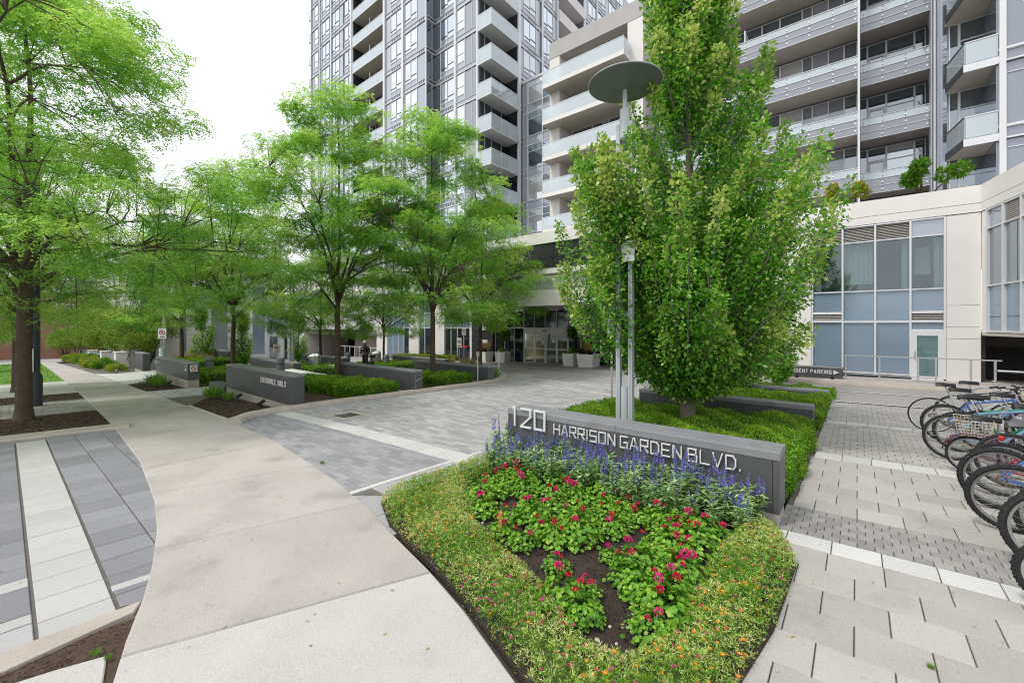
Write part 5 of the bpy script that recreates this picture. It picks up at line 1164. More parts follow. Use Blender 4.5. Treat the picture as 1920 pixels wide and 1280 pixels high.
def beech_meshes(seed, env, H, nsh, per, ls=0.088, tr=0.13, clear=0.75, spires=(), thin=None):
    """upright beech: ascending shoots clothed in oval leaves, envelope given as (height, radius) pairs"""
    global RNG
    keep = RNG; RNG = np.random.default_rng(seed); rd = random.Random(seed)
    hs = [e[0] for e in env]; rs_ = [e[1] for e in env]
    t = MB(); t.tube([(0, 0, -0.15), (0, 0, 0.1), (0, 0, clear), (0.03, 0.02, H * 0.5), (0, 0, H * 0.95)], [tr * 1.25, tr * 1.05, tr * 0.95, tr * 0.5, 0.012], 10)
    q = NP()
    sh = []
    for i in range(nsh):
        ze = rd.uniform(env[0][0], H * 0.97) if i > nsh * 0.35 else rd.uniform(env[0][0], H * 0.55)
        r = float(np.interp(ze, hs, rs_)) * (rd.random() ** 0.35) * rd.uniform(0.82, 1.06); az = rd.uniform(0, 2 * math.pi)
        if thin: r *= thin(az, ze)
        sh.append((az, r, ze, 1.0))
    for (az, r, ze) in spires: sh.append((az, r, ze, 1.6))
    for (az, r, ze, k) in sh:
        z0 = max(clear * 0.8, ze - r * rd.uniform(0.9, 1.5) - 0.5)
        e = Vector((math.cos(az) * r, math.sin(az) * r, ze)); s = Vector((0, 0, z0))
        p = bez(s, (math.cos(az) * r * 0.75, math.sin(az) * r * 0.75, z0 + (ze - z0) * 0.35), e, 9)
        t.tube(p, [0.030, 0.026, 0.022, 0.018, 0.015, 0.012, 0.009, 0.006, 0.003], 5, cap=False)
        n = int(per * k * rd.uniform(0.7, 1.3)); f = 1 - RNG.random(n) ** 1.25 * 0.8
        A = np.array([list(v) for v in p]); idx = f * 8; i0 = np.clip(idx.astype(int), 0, 7); fr = (idx - i0)[:, None]
        C = A[i0] * (1 - fr) + A[i0 + 1] * fr; T = unit(A[i0 + 1] - A[i0])
        wid = 0.26 * (1 - 0.72 * f ** 3)[:, None] + 0.03
        off = rdirs(n) * wid * (RNG.random((n, 1)) ** 0.5); P = C + off
        D = T * 0.2 + unit(off) * 0.9 + rdirs(n) * 0.7 + np.array([0, 0, -0.1])
        N = np.array([0, 0, 1.0]) + rdirs(n) * 0.8 + unit(off) * 0.3
        tn = np.clip(0.42 + rd.gauss(0, 0.06) + RNG.normal(0, 0.17, n) + np.where(f > 0.80, rd.uniform(0.05, 0.5), 0), 0, 1)
        L = ls * RNG.uniform(0.5, 1.3, n); q.add(leaf_quads(P, D, N, L, L * 0.64, 0.2), tn)
    RNG = keep
    return t.mesh('trunk', M['bark_grey'], smooth=True), q.mesh('crown', M['beech'])
def lamp_side(az, z):                                         # pruned back where the lamp post stands, fuller on the open side
    d = abs((az - R(246) + math.pi) % (2 * math.pi) - math.pi); g = abs((az - R(40) + math.pi) % (2 * math.pi) - math.pi)
    k = 0.5 if z < 2.7 else (0.32 if 3.3 < z < 4.2 else 0.0)
    return (1 - k * max(0.0, 1 - d / R(40))) * (1 + 0.08 * max(0.0, 1 - g / R(60)))
B_A = beech_meshes(5, [(1.15, 0.3), (1.4, 1.0), (1.7, 1.7), (2.2, 2.25), (3.2, 2.65), (4.3, 2.6), (5.2, 2.25), (6.0, 1.65), (6.8, 1.1), (8.0, 0.92), (9.6, 0.8)], 9.9, 280, 430, 0.086, 0.14, 1.05, thin=lamp_side,
                   spires=((R(35), 1.5, 7.4), (R(42), 1.6, 7.0), (R(50), 2.2, 6.2), (R(40), 2.45, 5.4), (R(20), 2.6, 4.6), (R(45), 2.5, 3.6), (R(240), 2.1, 5.2), (R(262), 2.0, 5.2), (R(228), 2.25, 5.0), (R(250), 2.2, 5.2), (R(200), 2.2, 5.8), (R(185), 2.4, 4.8), (R(205), 2.5, 4.2), (R(215), 2.4, 3.3), (R(245), 2.25, 3.2), (R(195), 2.5, 2.9), (R(236), 2.15, 4.9), (R(243), 2.3, 4.9), (R(248), 2.1, 4.9), (R(252), 2.25, 4.8), (R(256), 2.1, 4.9), (R(246), 2.2, 4.5), (R(240), 2.0, 3.1), (R(250), 2.1, 3.25), (R(233), 2.2, 5.1), (R(260), 2.2, 4.9), (R(244), 2.35, 4.6)))
B_B = beech_meshes(6, [(0.6, 0.6), (1.4, 1.3), (3.0, 1.8), (5.0, 1.6), (7.0, 1.1), (9.0, 0.6)], 9.2, 110, 150, 0.12, 0.12, 0.7)
B_C = beech_meshes(8, [(0.4, 0.3), (1.2, 0.8), (2.6, 1.0), (3.8, 0.6), (4.6, 0.2)], 4.7, 60, 110, 0.13, 0.06, 0.4)
GB = 'upright beech trees'
put_tree('beech_tree', 'broad glossy leaved beech behind the address wall, largest tree on the right', B_A, -2.53, 8.4, R(0), 1.0, GB)
put_tree('beech_tree', 'second beech standing behind the largest one, between the granite walls', B_B, -2.88, 14.1, R(40), 0.9, GB)
put_tree('beech_tree', 'small beech beside the RESIDENT PARKING wall', B_C, -2.3, 18.6, R(80), 0.85, GB)
put_tree('beech_tree', 'narrow small beech left of the no parking post', B_C, -39.8, 9.9, R(10), 1.1, GB)
put_tree('beech_tree', 'narrow small beech before the blue panel of the side wing', B_C, -34.2, 10.9, R(120), 0.95, GB)
put_tree('beech_tree', 'narrow small beech growing by the garage corner', B_C, -37.2, 16.2, R(200), 1.0, GB)

def bush_mesh(seed, rx, ry, h, n, ls, mk, stems=5, hole=0.5, asp=0.5, tone=0.45, base=0.1):
    global RNG
    keep = RNG; RNG = np.random.default_rng(seed); rd = random.Random(seed)
    t = MB()
    cl = []
    for i in range(max(4, n // 260)):
        d = rdirs(1)[0]; d[2] = abs(d[2]) * 1.0 if rd.random() < 0.8 else d[2] * 0.3
        k = rd.uniform(hole, 1.0); cl.append((d[0] * rx * k, d[1] * ry * k, base * h + (0.5 * h * (1 - base)) * (1 + d[2] * k * 0.95)))
    for i in range(stems):
        c = cl[i % len(cl)]; t.tube([(rd.uniform(-1, 1) * 0.06, rd.uniform(-1, 1) * 0.06, -0.05), (c[0] * 0.4, c[1] * 0.4, c[2] * 0.55), c], [0.012 * h + 0.01, 0.007 * h + 0.006, 0.004], 5, cap=False)
    C = np.array(cl)[RNG.integers(0, len(cl), n)]; cr = min(rx, ry, h) * 0.36
    off = rdirs(n) * cr * (RNG.random((n, 1)) ** 0.4); P = C + off; P[:, 2] = np.maximum(P[:, 2], 0.03)
    D = unit(off) + rdirs(n) * 0.7; N = np.array([0, 0, 1.0]) + rdirs(n) * 0.6
    q = NP(); L = ls * RNG.uniform(0.7, 1.3, n); q.add(leaf_quads(P, D, N, L, L * asp, 0.2), np.clip(RNG.normal(tone, 0.18, n), 0, 1))
    RNG = keep
    return t.mesh('stems', M['twig']), q.mesh('foliage', M[mk])
def put_bush(name, label, ms, x, y, rz=0, s=1.0, cat='shrub', group=None, z=None, sz=None):
    r = empty(name, (x, y, gz(x, y) if z is None else z), rz); tag(r, label, cat, group); r.scale = (s, s, sz or s)
    inst('stems', ms[0], r); inst('foliage', ms[1], r); return r
# planting along the far pavement
SH_Y = bush_mesh(51, 1.0, 0.7, 0.7, 2600, 0.11, 'shrub_y', tone=0.6)
SH_G = bush_mesh(52, 1.3, 0.8, 0.8, 2600, 0.12, 'far_leaf', tone=0.5)
TR_Y = bush_mesh(53, 2.3, 2.0, 3.6, 7000, 0.15, 'shrub_y', 7, 0.45, tone=0.35, base=0.28)
TR_F = bush_mesh(54, 3.6, 3.6, 9.0, 9000, 0.34, 'far_leaf', 6, 0.4, tone=0.5, base=0.22)
for i, (x, y, s, ms, lab) in enumerate(((-36.5, 4.5, 0.75, SH_Y, 'low yellow green groundcover by the exit, in front of the squat wall'), (-40.2, 4.5, 0.9, SH_G, 'green mound at the foot of the nearest stone pillar'), (-43.5, 4.5, 1.0, SH_Y, 'bright yellow shrub at the nearest fence run'),
        (-47.0, 4.5, 1.1, SH_Y, 'yellow shrub between the first and second stone pillars'), (-51.5, 4.6, 1.1, SH_G, 'green shrub along the second fence run'), (-56.0, 4.6, 1.2, SH_Y, 'yellow shrub near the third stone pillar'), (-61.5, 4.7, 1.2, SH_Y, 'farthest yellow shrub along the pavement'))):
    put_bush('shrub', lab, ms, x, y, i * 1.3, s, 'shrub', 'shrubs along the pavement')
for i, (x, y, s, lab) in enumerate(((-45.0, 7.6, 1.25, 'yellow green small tree behind the nearest stone pillar'), (-50.5, 7.6, 1.4, 'yellow green small tree behind the second fence run'), (-57.0, 7.8, 1.6, 'yellow green small tree behind the third pillar'), (-66.0, 7.5, 1.9, 'yellow green tree at the end of the fence'), (-46.8, 6.3, 0.8, 'bright shrubby tree just behind the first fence run'), (-53.5, 6.2, 0.85, 'bright shrubby tree just behind the second fence run'), (-60.5, 6.2, 0.95, 'bright shrubby tree just behind the farthest fence run'), (-43.0, 6.7, 0.72, 'low bright shrubby tree right behind the squat granite wall'), (-64.0, 4.9, 0.8, 'bright shrubby tree beside the farthest pillar'), (-68.5, 4.2, 0.75, 'bright shrubby tree closing the end of the pavement'))):
    put_bush('small_tree', lab, TR_Y, x, y, i * 1.1, s, 'tree', 'yellow green trees behind the fence')
for i, (x, y, s, lab) in enumerate(((-62, -7.5, 0.75, 'background tree across the lawn, left of the big trunk'), (-80, -3, 0.62, 'background tree left of the brick house'), (-86, 9.5, 0.7, 'background tree before the brick house'), (-88, 20, 1.3, 'tall background tree behind the side wing'), (-74, 14, 1.1, 'background tree behind the yellow green trees'), (-78, -16, 1.1, 'tall background tree across the street'), (-105, 24, 1.6, 'farthest background tree above the brick house'), (-70, 4.6, 0.42, 'low background tree where the far pavement ends'), (-72, -1.2, 0.5, 'background tree at the end of the lawn'), (-58, -5.5, 0.6, 'background tree beyond the green utility box'))):
    put_bush('background_tree', lab, TR_F, x, y, i * 0.9, s, 'tree', 'background trees')
# terrace shrubs on the podium
put_bush('terrace_shrub', 'yellow leaved shrub on the podium terrace', bush_mesh(61, 0.75, 0.4, 1.0, 900, 0.10, 'shrub_y', tone=0.75), -0.5, 22.95, 0, 1.45, 'shrub', None, 6.6)
put_bush('terrace_shrub', 'feathery green shrub on the podium terrace by the ribbed column', bush_mesh(62, 0.85, 0.45, 1.3, 1700, 0.12, 'far_leaf', tone=0.55, asp=0.35), 2.0, 23.0, 0, 1.5, 'shrub', None, 6.6)
# lawn blades and grasses
def blades(q, P, h, w, lean=0.3, tone=0.5, arch=0.0):
    n = len(P); A = RNG.uniform(0, 2 * np.pi, n); d = np.column_stack([np.cos(A) * lean, np.sin(A) * lean, np.ones(n)])
    hh = h * RNG.uniform(0.6, 1.2, n); q.add(leaf_quads(P, d, np.column_stack([np.cos(A), np.sin(A), np.zeros(n)]), hh, w, 0.1), tone)
P2 = scatter([(-64, -3.5), (-31.5, -3.5), (-31.5, 1.9), (-64, 2.2)], 9000); q = NP(); blades(q, np.column_stack([P2, gzv(P2) - 0.01]), 0.10, 0.03, 0.5, RNG.uniform(0.3, 0.9, 9000))
tag(inst('grass', q.mesh('grass', M['far_leaf'])), 'short bright lawn beside the far pavement', 'grass', kind='stuff')
def tuft_mesh(seed, n, h, mk, lean=0.45, w=0.016, r=0.1, t0=0.2, t1=0.9):
    global RNG
    keep = RNG; RNG = np.random.default_rng(seed); A = RNG.uniform(0, 2 * np.pi, n); rr = r * np.sqrt(RNG.random(n)); P = np.column_stack([np.cos(A) * rr, np.sin(A) * rr, np.zeros(n)])
    q = NP(); d = np.column_stack([np.cos(A) * lean * RNG.uniform(0.1, 1.2, n), np.sin(A) * lean * RNG.uniform(0.1, 1.2, n), np.ones(n)]); hh = h * RNG.uniform(0.5, 1.1, n)
    q.add(leaf_quads(P, d, np.column_stack([np.cos(A), np.sin(A), np.zeros(n)]), hh, w, 0.1), RNG.uniform(t0, t1, n)); RNG = keep
    return q.mesh('blades', M[mk])
TF_T = tuft_mesh(71, 160, 0.7, 'grass_o', 0.35, 0.022, 0.14); TF_G = tuft_mesh(72, 130, 0.42, 'far_leaf', 0.7, 0.022, 0.16, 0.3, 0.9); TF_T2 = tuft_mesh(73, 200, 1.0, 'grass_o', 0.25, 0.03, 0.35, 0.5, 1.0)
def put_tuft(me, label, x, y, s=1.0, rz=0.0, group=None, z=None):
    o = inst('grass_tuft', me, None, (x, y, gz(x, y) + 0.02 if z is None else z), (0, 0, rz), (s, s, s)); tag(o, label, 'plant', group)
for i, (x, y, me, s) in enumerate(((-18.6, 17.9, TF_T, 1.0), (-17.6, 17.6, TF_T, 1.1), (-16.6, 17.2, TF_T, 0.9), (-20.2, 18.4, TF_T, 1.1), (-15.4, 15.8, TF_T, 0.9))):
    put_tuft(me, 'tan feathery grass tuft at the rim of the court, before the entrance', x, y, s, i, 'tan grasses before the entrance')
put_tuft(TF_G, 'green iris clump at the end of the granite wall by the thin post', -12.35, 13.6, 1.5, 0.4)
for i in range(7): put_tuft(TF_T2, 'tall orange tan grass behind the exit hedge', -40.5 + i * 1.1, 8.6 + 0.3 * (i % 2), 1.15, i, 'orange tan grasses by the exit')
for i in range(3): put_tuft(TF_T2, 'tan grass on the wall in front of the garage', -24.6 + i * 0.8, 18.4, 0.75, i, 'tan grasses at the garage')
for i, (x, y, s, lab) in enumerate(((-16.3, 4.35, 1.2, 'daylily clump in the mulch before the ENTRANCE ONLY wall'), (-15.3, 4.5, 0.8, 'small daylily clump beside the spot light'), (-24.2, 4.25, 1.3, 'green daylily clump in the mulch by the no smoking wall'), (-22.9, 4.2, 1.25, 'second daylily clump by the no smoking wall, near its spot light'), (-25.2, 4.5, 1.1, 'farthest daylily clump by the no smoking wall'))):
    put_tuft(TF_G, lab, x, y, s, i * 0.7)

# ---------------------------------------------------------------- flower bed
BED = [(-4.34, 4.93), (-4.38, 3.6), (-4.3, 2.80), (-3.68, 2.50), (-2.73, 2.29), (-2.14, 2.12), (-1.43, 1.86), (-0.7, 1.45), (-0.5, 1.9), (-0.50, 2.6), (-0.42, 3.2), (-0.39, 4.2), (-0.62, 4.93)]
INN = [(-3.90, 4.6), (-3.80, 3.74), (-2.95, 3.02), (-2.38, 2.78), (-1.78, 2.55), (-1.27, 2.26), (-1.02, 2.32), (-0.92, 2.60), (-0.92, 3.15), (-0.95, 3.85), (-0.90, 4.45), (-0.75, 4.9), (-3.9, 4.9)]
soil = sheet('flower_bed_soil', BED, 0.012, M['soil'], thick=0.06)
P2 = scatter(INN, 9000); P3 = np.column_stack([P2, gzv(P2) + 0.012]); q = NP(); n = 9000
D = rdirs(n); q.add(leaf_quads(P3, D, rdirs(n), RNG.uniform(0.008, 0.03, n), RNG.uniform(0.006, 0.02, n), 0.4), RNG.uniform(0, 1, n))
tag(inst('soil_crumbs', q.mesh('soil_crumbs', M['clod']), soil), kind='stuff')
q = MB(); P2 = scatter(INN, 20)
for (x, y) in list(P2) + [(-1.2 + random.uniform(-0.15, 0.15), 2.55 + random.uniform(-0.2, 0.25)) for _ in range(8)]:
    s = random.uniform(0.006, 0.018); q.blob((x, y, gz(x, y) + 0.014 + s * 0.3), s * random.uniform(0.8, 1.4), s, s * 0.7, 7, 4)
tag(q.build('pebbles', M['pebble'], soil, smooth=True), kind='stuff')
# portulaca carpet
def dist_edge(poly, P):
    d = np.full(len(P), 1e9)
    for i in range(len(poly)):
        a = np.array(poly[i - 1]); b = np.array(poly[i]); ab = b - a; t = np.clip(((P - a) @ ab) / (ab @ ab), 0, 1); d = np.minimum(d, np.linalg.norm(P - (a + t[:, None] * ab), axis=1))
    return d
n = 21000; P2 = scatter(BED, n); keepm = np.array([not (inside(INN, x, y)) and y < 4.75 for x, y in P2]); P2 = P2[keepm]; n = len(P2)
de = np.minimum(dist_edge(BED, P2), dist_edge(INN, P2)); hh = 0.05 + 0.15 * np.clip(de / 0.16, 0, 1) ** 0.6 + 0.02 * np.sin(P2[:, 0] * 7) * np.cos(P2[:, 1] * 6)
q = NP(); top = np.column_stack([P2, gzv(P2) + 0.01 + hh * RNG.uniform(0.55, 1.05, n)]); tn = np.clip(RNG.normal(0.52, 0.24, n) + 0.18 * np.sin(P2[:, 0] * 5.1 + 2 * np.sin(P2[:, 1] * 4)), 0, 1)
for j in range(6):
    D = rdirs(n); D[:, 2] = np.abs(D[:, 2]) * 0.75 + 0.05; q.add(leaf_quads(top + rdirs(n) * 0.008, D, rdirs(n), RNG.uniform(0.018, 0.034, n), 0.0048, 0.1), np.clip(tn + RNG.normal(0, 0.08, n), 0, 1))
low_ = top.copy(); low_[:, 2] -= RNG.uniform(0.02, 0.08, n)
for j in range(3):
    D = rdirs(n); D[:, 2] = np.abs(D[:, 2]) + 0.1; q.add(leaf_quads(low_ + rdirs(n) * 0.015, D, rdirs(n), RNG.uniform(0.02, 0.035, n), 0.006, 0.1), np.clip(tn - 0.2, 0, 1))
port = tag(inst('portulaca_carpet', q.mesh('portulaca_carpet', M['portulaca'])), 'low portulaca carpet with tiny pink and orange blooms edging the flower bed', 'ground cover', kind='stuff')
c = MB(); hull = [p for p in BED]
ids = RNG.choice(n, 800, replace=False); q = NP(); F0 = top[ids] + np.array([0, 0, 0.012]); col = np.where((np.sin(F0[:, 0] * 2.3 + F0[:, 1] * 1.1) + RNG.normal(0, 0.9, len(ids))) > 0.25, 1.0, np.where(RNG.random(len(ids)) < 0.75, 0.0, 0.5))
big = RNG.uniform(0.007, 0.014, len(ids))
for j in range(6):
    a = j * math.pi / 3 + RNG.uniform(0, 0.4, len(ids)); D = np.column_stack([np.cos(a), np.sin(a), np.full(len(ids), 0.45)]); q.add(leaf_quads(F0, D, np.tile([0, 0, 1.0], (len(ids), 1)), big * 1.25, big * 1.0, 0.1), col)
inst('portulaca_blooms', q.mesh('portulaca_blooms', M['port_fl']), port)
c.prism([(-4.2, 4.75), (-4.22, 3.6), (-4.15, 2.95), (-3.6, 2.66), (-2.7, 2.42), (-2.1, 2.25), (-1.4, 1.98), (-0.8, 1.65), (-0.62, 1.95), (-0.62, 2.6), (-0.55, 3.2), (-0.52, 4.2), (-0.75, 4.75), (-0.83, 4.3), (-0.8, 3.1), (-0.85, 2.5), (-1.0, 2.2), (-1.32, 2.12), (-1.85, 2.4), (-2.45, 2.63), (-3.05, 2.9), (-3.98, 3.7), (-4.02, 4.75)], 0.01, 0.075, 0, True)
c.build('stems', mat_once('portulaca_stem', (0.06, 0.10, 0.02)), port)
# geraniums
def geranium(seed, r=0.15, h=0.16, nl=90):
    global RNG
    keep = RNG; RNG = np.random.default_rng(seed); q = NP(); A = RNG.uniform(0, 2 * np.pi, nl); el = RNG.uniform(0.05, 1, nl); rr = r * np.sqrt(1 - el ** 2 * 0.75) * RNG.uniform(0.45, 1, nl)
    P = np.column_stack([np.cos(A) * rr, np.sin(A) * rr, h * el * RNG.uniform(0.7, 1.1, nl) + 0.02]); s = RNG.uniform(0.024, 0.040, nl); tn = np.clip(RNG.normal(0.5, 0.2, nl), 0, 1)
    Nn = unit(np.column_stack([np.cos(A) * 0.5, np.sin(A) * 0.5, np.full(nl, 0.9)]) + rdirs(nl) * 0.35); X = unit(np.cross(Nn, rdirs(nl))); Y = np.cross(Nn, X)
    for j in range(5):                                        # scalloped round leaf of five lobes
        a = j * 2 * math.pi / 5; D = X * math.cos(a) + Y * math.sin(a) + Nn * 0.22; q.add(leaf_quads(P, D, Nn, s * 0.62, s * 0.72, 0.05), tn)
    RNG = keep; return q.mesh('foliage', M['geranium'])
def bloom(seed, r=0.03, n=46, t=0.4):
    global RNG
    keep = RNG; RNG = np.random.default_rng(seed); d = rdirs(n); d[:, 2] = np.abs(d[:, 2]) * 0.9 - 0.15; P = unit(d) * r * 0.6
    q = NP(); q.add(leaf_quads(P, unit(d) + rdirs(n) * 0.5, rdirs(n), r * 0.75, r * 0.7, 0.1), np.clip(RNG.normal(t, 0.15, n), 0, 1)); RNG = keep
    return q.mesh('flower_head', M['ger_fl'])
GM = [geranium(80 + i, 0.17 + 0.02 * i, 0.12 + 0.015 * i, 210 + 26 * i) for i in range(4)]; BM = [bloom(90 + i, 0.019 + 0.003 * i, 36, (0.2, 0.35, 0.6, 0.9)[i]) for i in range(4)]
STEM = MB().tube([(0, 0, 0), (0.004, 0, 0.5), (0, 0, 1)], 0.0035, 5).mesh('flower_stalk', M['geranium'])
GPOS = [(-3.35, 3.76), (-3.02, 3.95), (-2.7, 4.0), (-2.97, 4.5), (-3.1, 3.28), (-2.78, 3.35), (-3.3, 4.3), (-2.44, 3.72), (-2.4, 4.12), (-2.15, 4.35), (-2.03, 4.08), (-2.1, 3.62), (-2.12, 3.22), (-2.35, 3.0), (-1.83, 3.75), (-1.70, 4.1), (-1.86, 4.52), (-1.5, 4.40), (-1.36, 4.1), (-1.2, 4.2), (-1.62, 3.3), (-1.38, 3.28), (-1.22, 3.68), (-1.06, 3.36), (-1.2, 2.95), (-1.45, 2.5), (-1.36, 3.58), (-1.1, 3.9), (-1.9, 2.88), (-1.05, 4.15), (-0.99, 2.85), (-2.55, 3.45), (-3.62, 3.95), (-3.6, 4.35), (-1.05, 3.12), (-1.55, 2.72), (-2.65, 3.05), (-2.2, 3.85), (-2.75, 3.65), (-3.35, 3.5), (-2.6, 4.3), (-3.15, 4.1), (-1.95, 4.3), (-1.3, 3.9), (-1.15, 3.5), (-1.35, 3.05), (-2.0, 3.4), (-1.0, 2.6), (-1.5, 4.2), (-1.65, 2.55), (-2.3, 3.3), (-2.3, 4.45), (-3.45, 4.1)]
for i, (x, y) in enumerate(GPOS):
    s = random.uniform(0.85, 1.2) * (0.7 if (x, y) in ((-1.9, 2.88), (-1.55, 2.72), (-1.62, 3.3)) else 1.0); r = empty('geranium', (x, y, gz(x, y) + 0.012), random.uniform(0, 6.28)); r.scale = (s, s, s)
    tag(r, 'leafy geranium with red or magenta blooms in the dark soil of the flower bed', 'plant', 'geraniums in the flower bed'); inst('foliage', GM[i % 4], r)
    for j in range(random.choice((1, 2, 2, 3))):
        a = random.uniform(0, 6.28); rr = random.uniform(0.02, 0.11); hz = random.uniform(0.16, 0.23)
        inst('flower_stalk', STEM, r, (math.cos(a) * rr, math.sin(a) * rr, 0.04), (0, 0, 0), (1, 1, hz - 0.04)); inst('flower_head', BM[random.randrange(4)], r, (math.cos(a) * rr, math.sin(a) * rr, hz), (random.uniform(-0.4, 0.4), random.uniform(-0.4, 0.4), a))
# salvias
def salvia(seed):
    global RNG
    keep = RNG; RNG = np.random.default_rng(seed); rd = random.Random(seed); q = NP(); f = NP(); st = MB()
    for i in range(11):
        az = rd.uniform(0, 6.28); ln = rd.uniform(0.02, 0.14); H = rd.uniform(0.26, 0.44); tip = Vector((math.cos(az) * ln, math.sin(az) * ln, H)); b0 = Vector((math.cos(az) * ln * 0.3, math.sin(az) * ln * 0.3, 0))
        st.tube([b0, (b0 + tip) / 2, tip], 0.003, 4, cap=False)
        n = 26; k = RNG.uniform(0.12, 1, n); P = np.array(b0) + (np.array(tip) - np.array(b0)) * k[:, None]; A = RNG.uniform(0, 6.28, n); D = np.column_stack([np.cos(A), np.sin(A), RNG.uniform(-0.25, 0.45, n)])
        q.add(leaf_quads(P, D, np.tile([0, 0, 1.0], (n, 1)) + rdirs(n) * 0.2, RNG.uniform(0.07, 0.12, n), 0.026, 0.2), np.clip(RNG.normal(0.5, 0.2, n), 0, 1))
        if rd.random() < (0.80 if seed % 2 else 0.38):
            sh = rd.uniform(0.13, 0.24); lean = Vector((rd.uniform(-0.15, 0.15), rd.uniform(-0.15, 0.15), 1)) * sh; st.tube([tip, tip + lean], 0.0022, 4, cap=False)
            n = 60; k = RNG.uniform(0.08, 1, n); P = np.array(tip) + np.array(lean) * k[:, None]; A = RNG.uniform(0, 6.28, n); rr = 0.016 * (1.2 - k); D = np.column_stack([np.cos(A), np.sin(A), RNG.uniform(0, 0.7, n)])
            f.add(leaf_quads(P, D, rdirs(n), rr + 0.007, 0.010, 0.2), np.clip(RNG.normal(0.5, 0.22, n), 0, 1))
    if not f.V: f.add(leaf_quads(np.zeros((2, 3)) + 0.1, rdirs(2), rdirs(2), 0.01, 0.01), 0.5)
    RNG = keep; return st.mesh('stems', M['salvia']), q.mesh('foliage', M['salvia']), f.mesh('flower_spikes', M['salvia_fl'])
SM = [salvia(100 + i) for i in range(6)]; i = 0
for row, y0 in enumerate((4.82, 4.62, 4.42)):
    x = -4.2 + 0.09 * row
    while x < (-0.66 if row == 0 else -0.85):
        hgt = 1.0 if row < 2 else 0.9; s = random.uniform(0.78, 1.15) * hgt; X = x + random.uniform(-0.04, 0.04); Y = y0 + random.uniform(-0.05, 0.05)
        r = empty('salvia', (X, Y, gz(X, Y) + 0.012), random.uniform(0, 6.28)); r.scale = (s, s, s); tag(r, 'blue salvia with upright flower spikes in front of the address wall', 'plant', 'salvias along the address wall')
        for nm, me in zip(('stems', 'foliage', 'flower_spikes'), SM[(2 * random.randrange(3) + (1 if row == 0 or random.random() < 0.3 else 0))]): tag(inst(nm, me, r), kind='stuff')
        i += 1; x += 0.21
stk = inst('wooden_stake', MB().cbox(-0.017, 0.017, -0.012, 0.012, -0.1, 0.27, 0.003).mesh('wooden_stake', M['wood']), None, (-2.62, 3.0, gz(-2.6, 3)), (R(2), R(1.5), R(30))); tag(stk, 'bare wooden stake standing among the geraniums', 'stake')

for (x, y, sc, lab) in ((0.33, 3.42, 0.08, 'tiny weed growing in a joint of the plaza paving'), (-6.28, 3.08, 0.14, 'tiny weed at the edge of the pavement slab by the driveway'), (-3.60, 0.36, 0.1, 'small weed in the soil wedge beside the apron kerb'), (-3.50, 0.40, 0.08, 'second small weed at the corner of the soil wedge')):
    put_tuft(TF_G, lab, x, y, sc, 0.3, 'weeds in the paving', gz(x, y))
# ---------------------------------------------------------------- lamp posts, signs, street furniture
def lamp_post(x, y, label, rz=0.0, s=1.0, sz=1.0):
    r = empty('lamp_post', (x, y, gz(x, y)), rz); r.scale = (s, s, sz); tag(r, label, 'lamp post', 'disc topped lamp posts')
    for s in (-1, 1):
        q = MB(); q.cbox(s * 0.135 - 0.045, s * 0.135 + 0.045, -0.06, 0.06, -0.1, 6.35, 0.006); q.box(s * 0.135 + s * 0.001 - 0.012, s * 0.135 - 0.012 + 0.024, -0.064, -0.06, 0, 6.3, 1); q.build('post', [M['pole'], M['frame_grey']], r)
    q = MB(); q.tube([(0, 0, -0.1), (0, 0, 1.16)], 0.088, 14); q.build('service_panel', M['pole'], r, smooth=True)
    for z in (2.55, 3.85, 5.2):
        q = MB(); q.box(-0.089, 0.089, -0.05, 0.05, z, z + 0.10); q.build('cross_piece', M['pole'], r)
    q = MB(); q.lathe([(0.06, 6.0), (0.105, 6.05), (0.105, 6.62), (0.05, 6.66), (0.045, 7.02)], 14); q.build('lamp_housing', M['pole'], r, smooth=True)
    q = MB(); q.lathe([(0.02, 7.0), (0.16, 7.05), (0.73, 7.115), (0.745, 7.13), (0.735, 7.15), (0.0, 7.24)], 48, cap=False); q.build('disc', mat_once2('disc_paint', (0.16, 0.18, 0.19)), r, smooth=True)
    q = MB(); q.tube([(0.745 * math.cos(a * math.pi / 24), 0.745 * math.sin(a * math.pi / 24), 7.135) for a in range(48)], 0.012, 5, closed=True); q.build('disc_rim', M['pole'], r, smooth=True)
    return r
def mat_once2(nm, c):
    if nm not in M: M[nm] = mat(nm, c, 0.5, 0.05, 5)
    return M[nm]
lp = lamp_post(-3.13, 6.9, 'tall lamp post with disc top standing in the hedge behind the address wall', 0, 0.84, 0.885)
q = MB(); q.cbox(-0.36, -0.19, -0.08, 0.08, 2.2, 2.85, 0.01); q.build('meter_box', M['pole'], lp)
q = MB(); q.box(0.0, 0.30, -0.13, -0.115, 3.6, 4.0, 0); q.build('sign_plate', M['white'], lp, rot=(0, 0, R(-8)))
q = MB(); q.box(-0.42, -0.40, -0.28, 0.02, 2.7, 3.5); q.box(-0.40, -0.19, -0.05, -0.02, 3.1, 3.13); q.build('side_sign', M['white'], lp)
lamp_post(-41.5, 7.9, 'distant disc topped lamp post near the exit')
lamp_post(-31.0, 13.0, 'disc topped lamp post beside the white glazed door', 0.4)
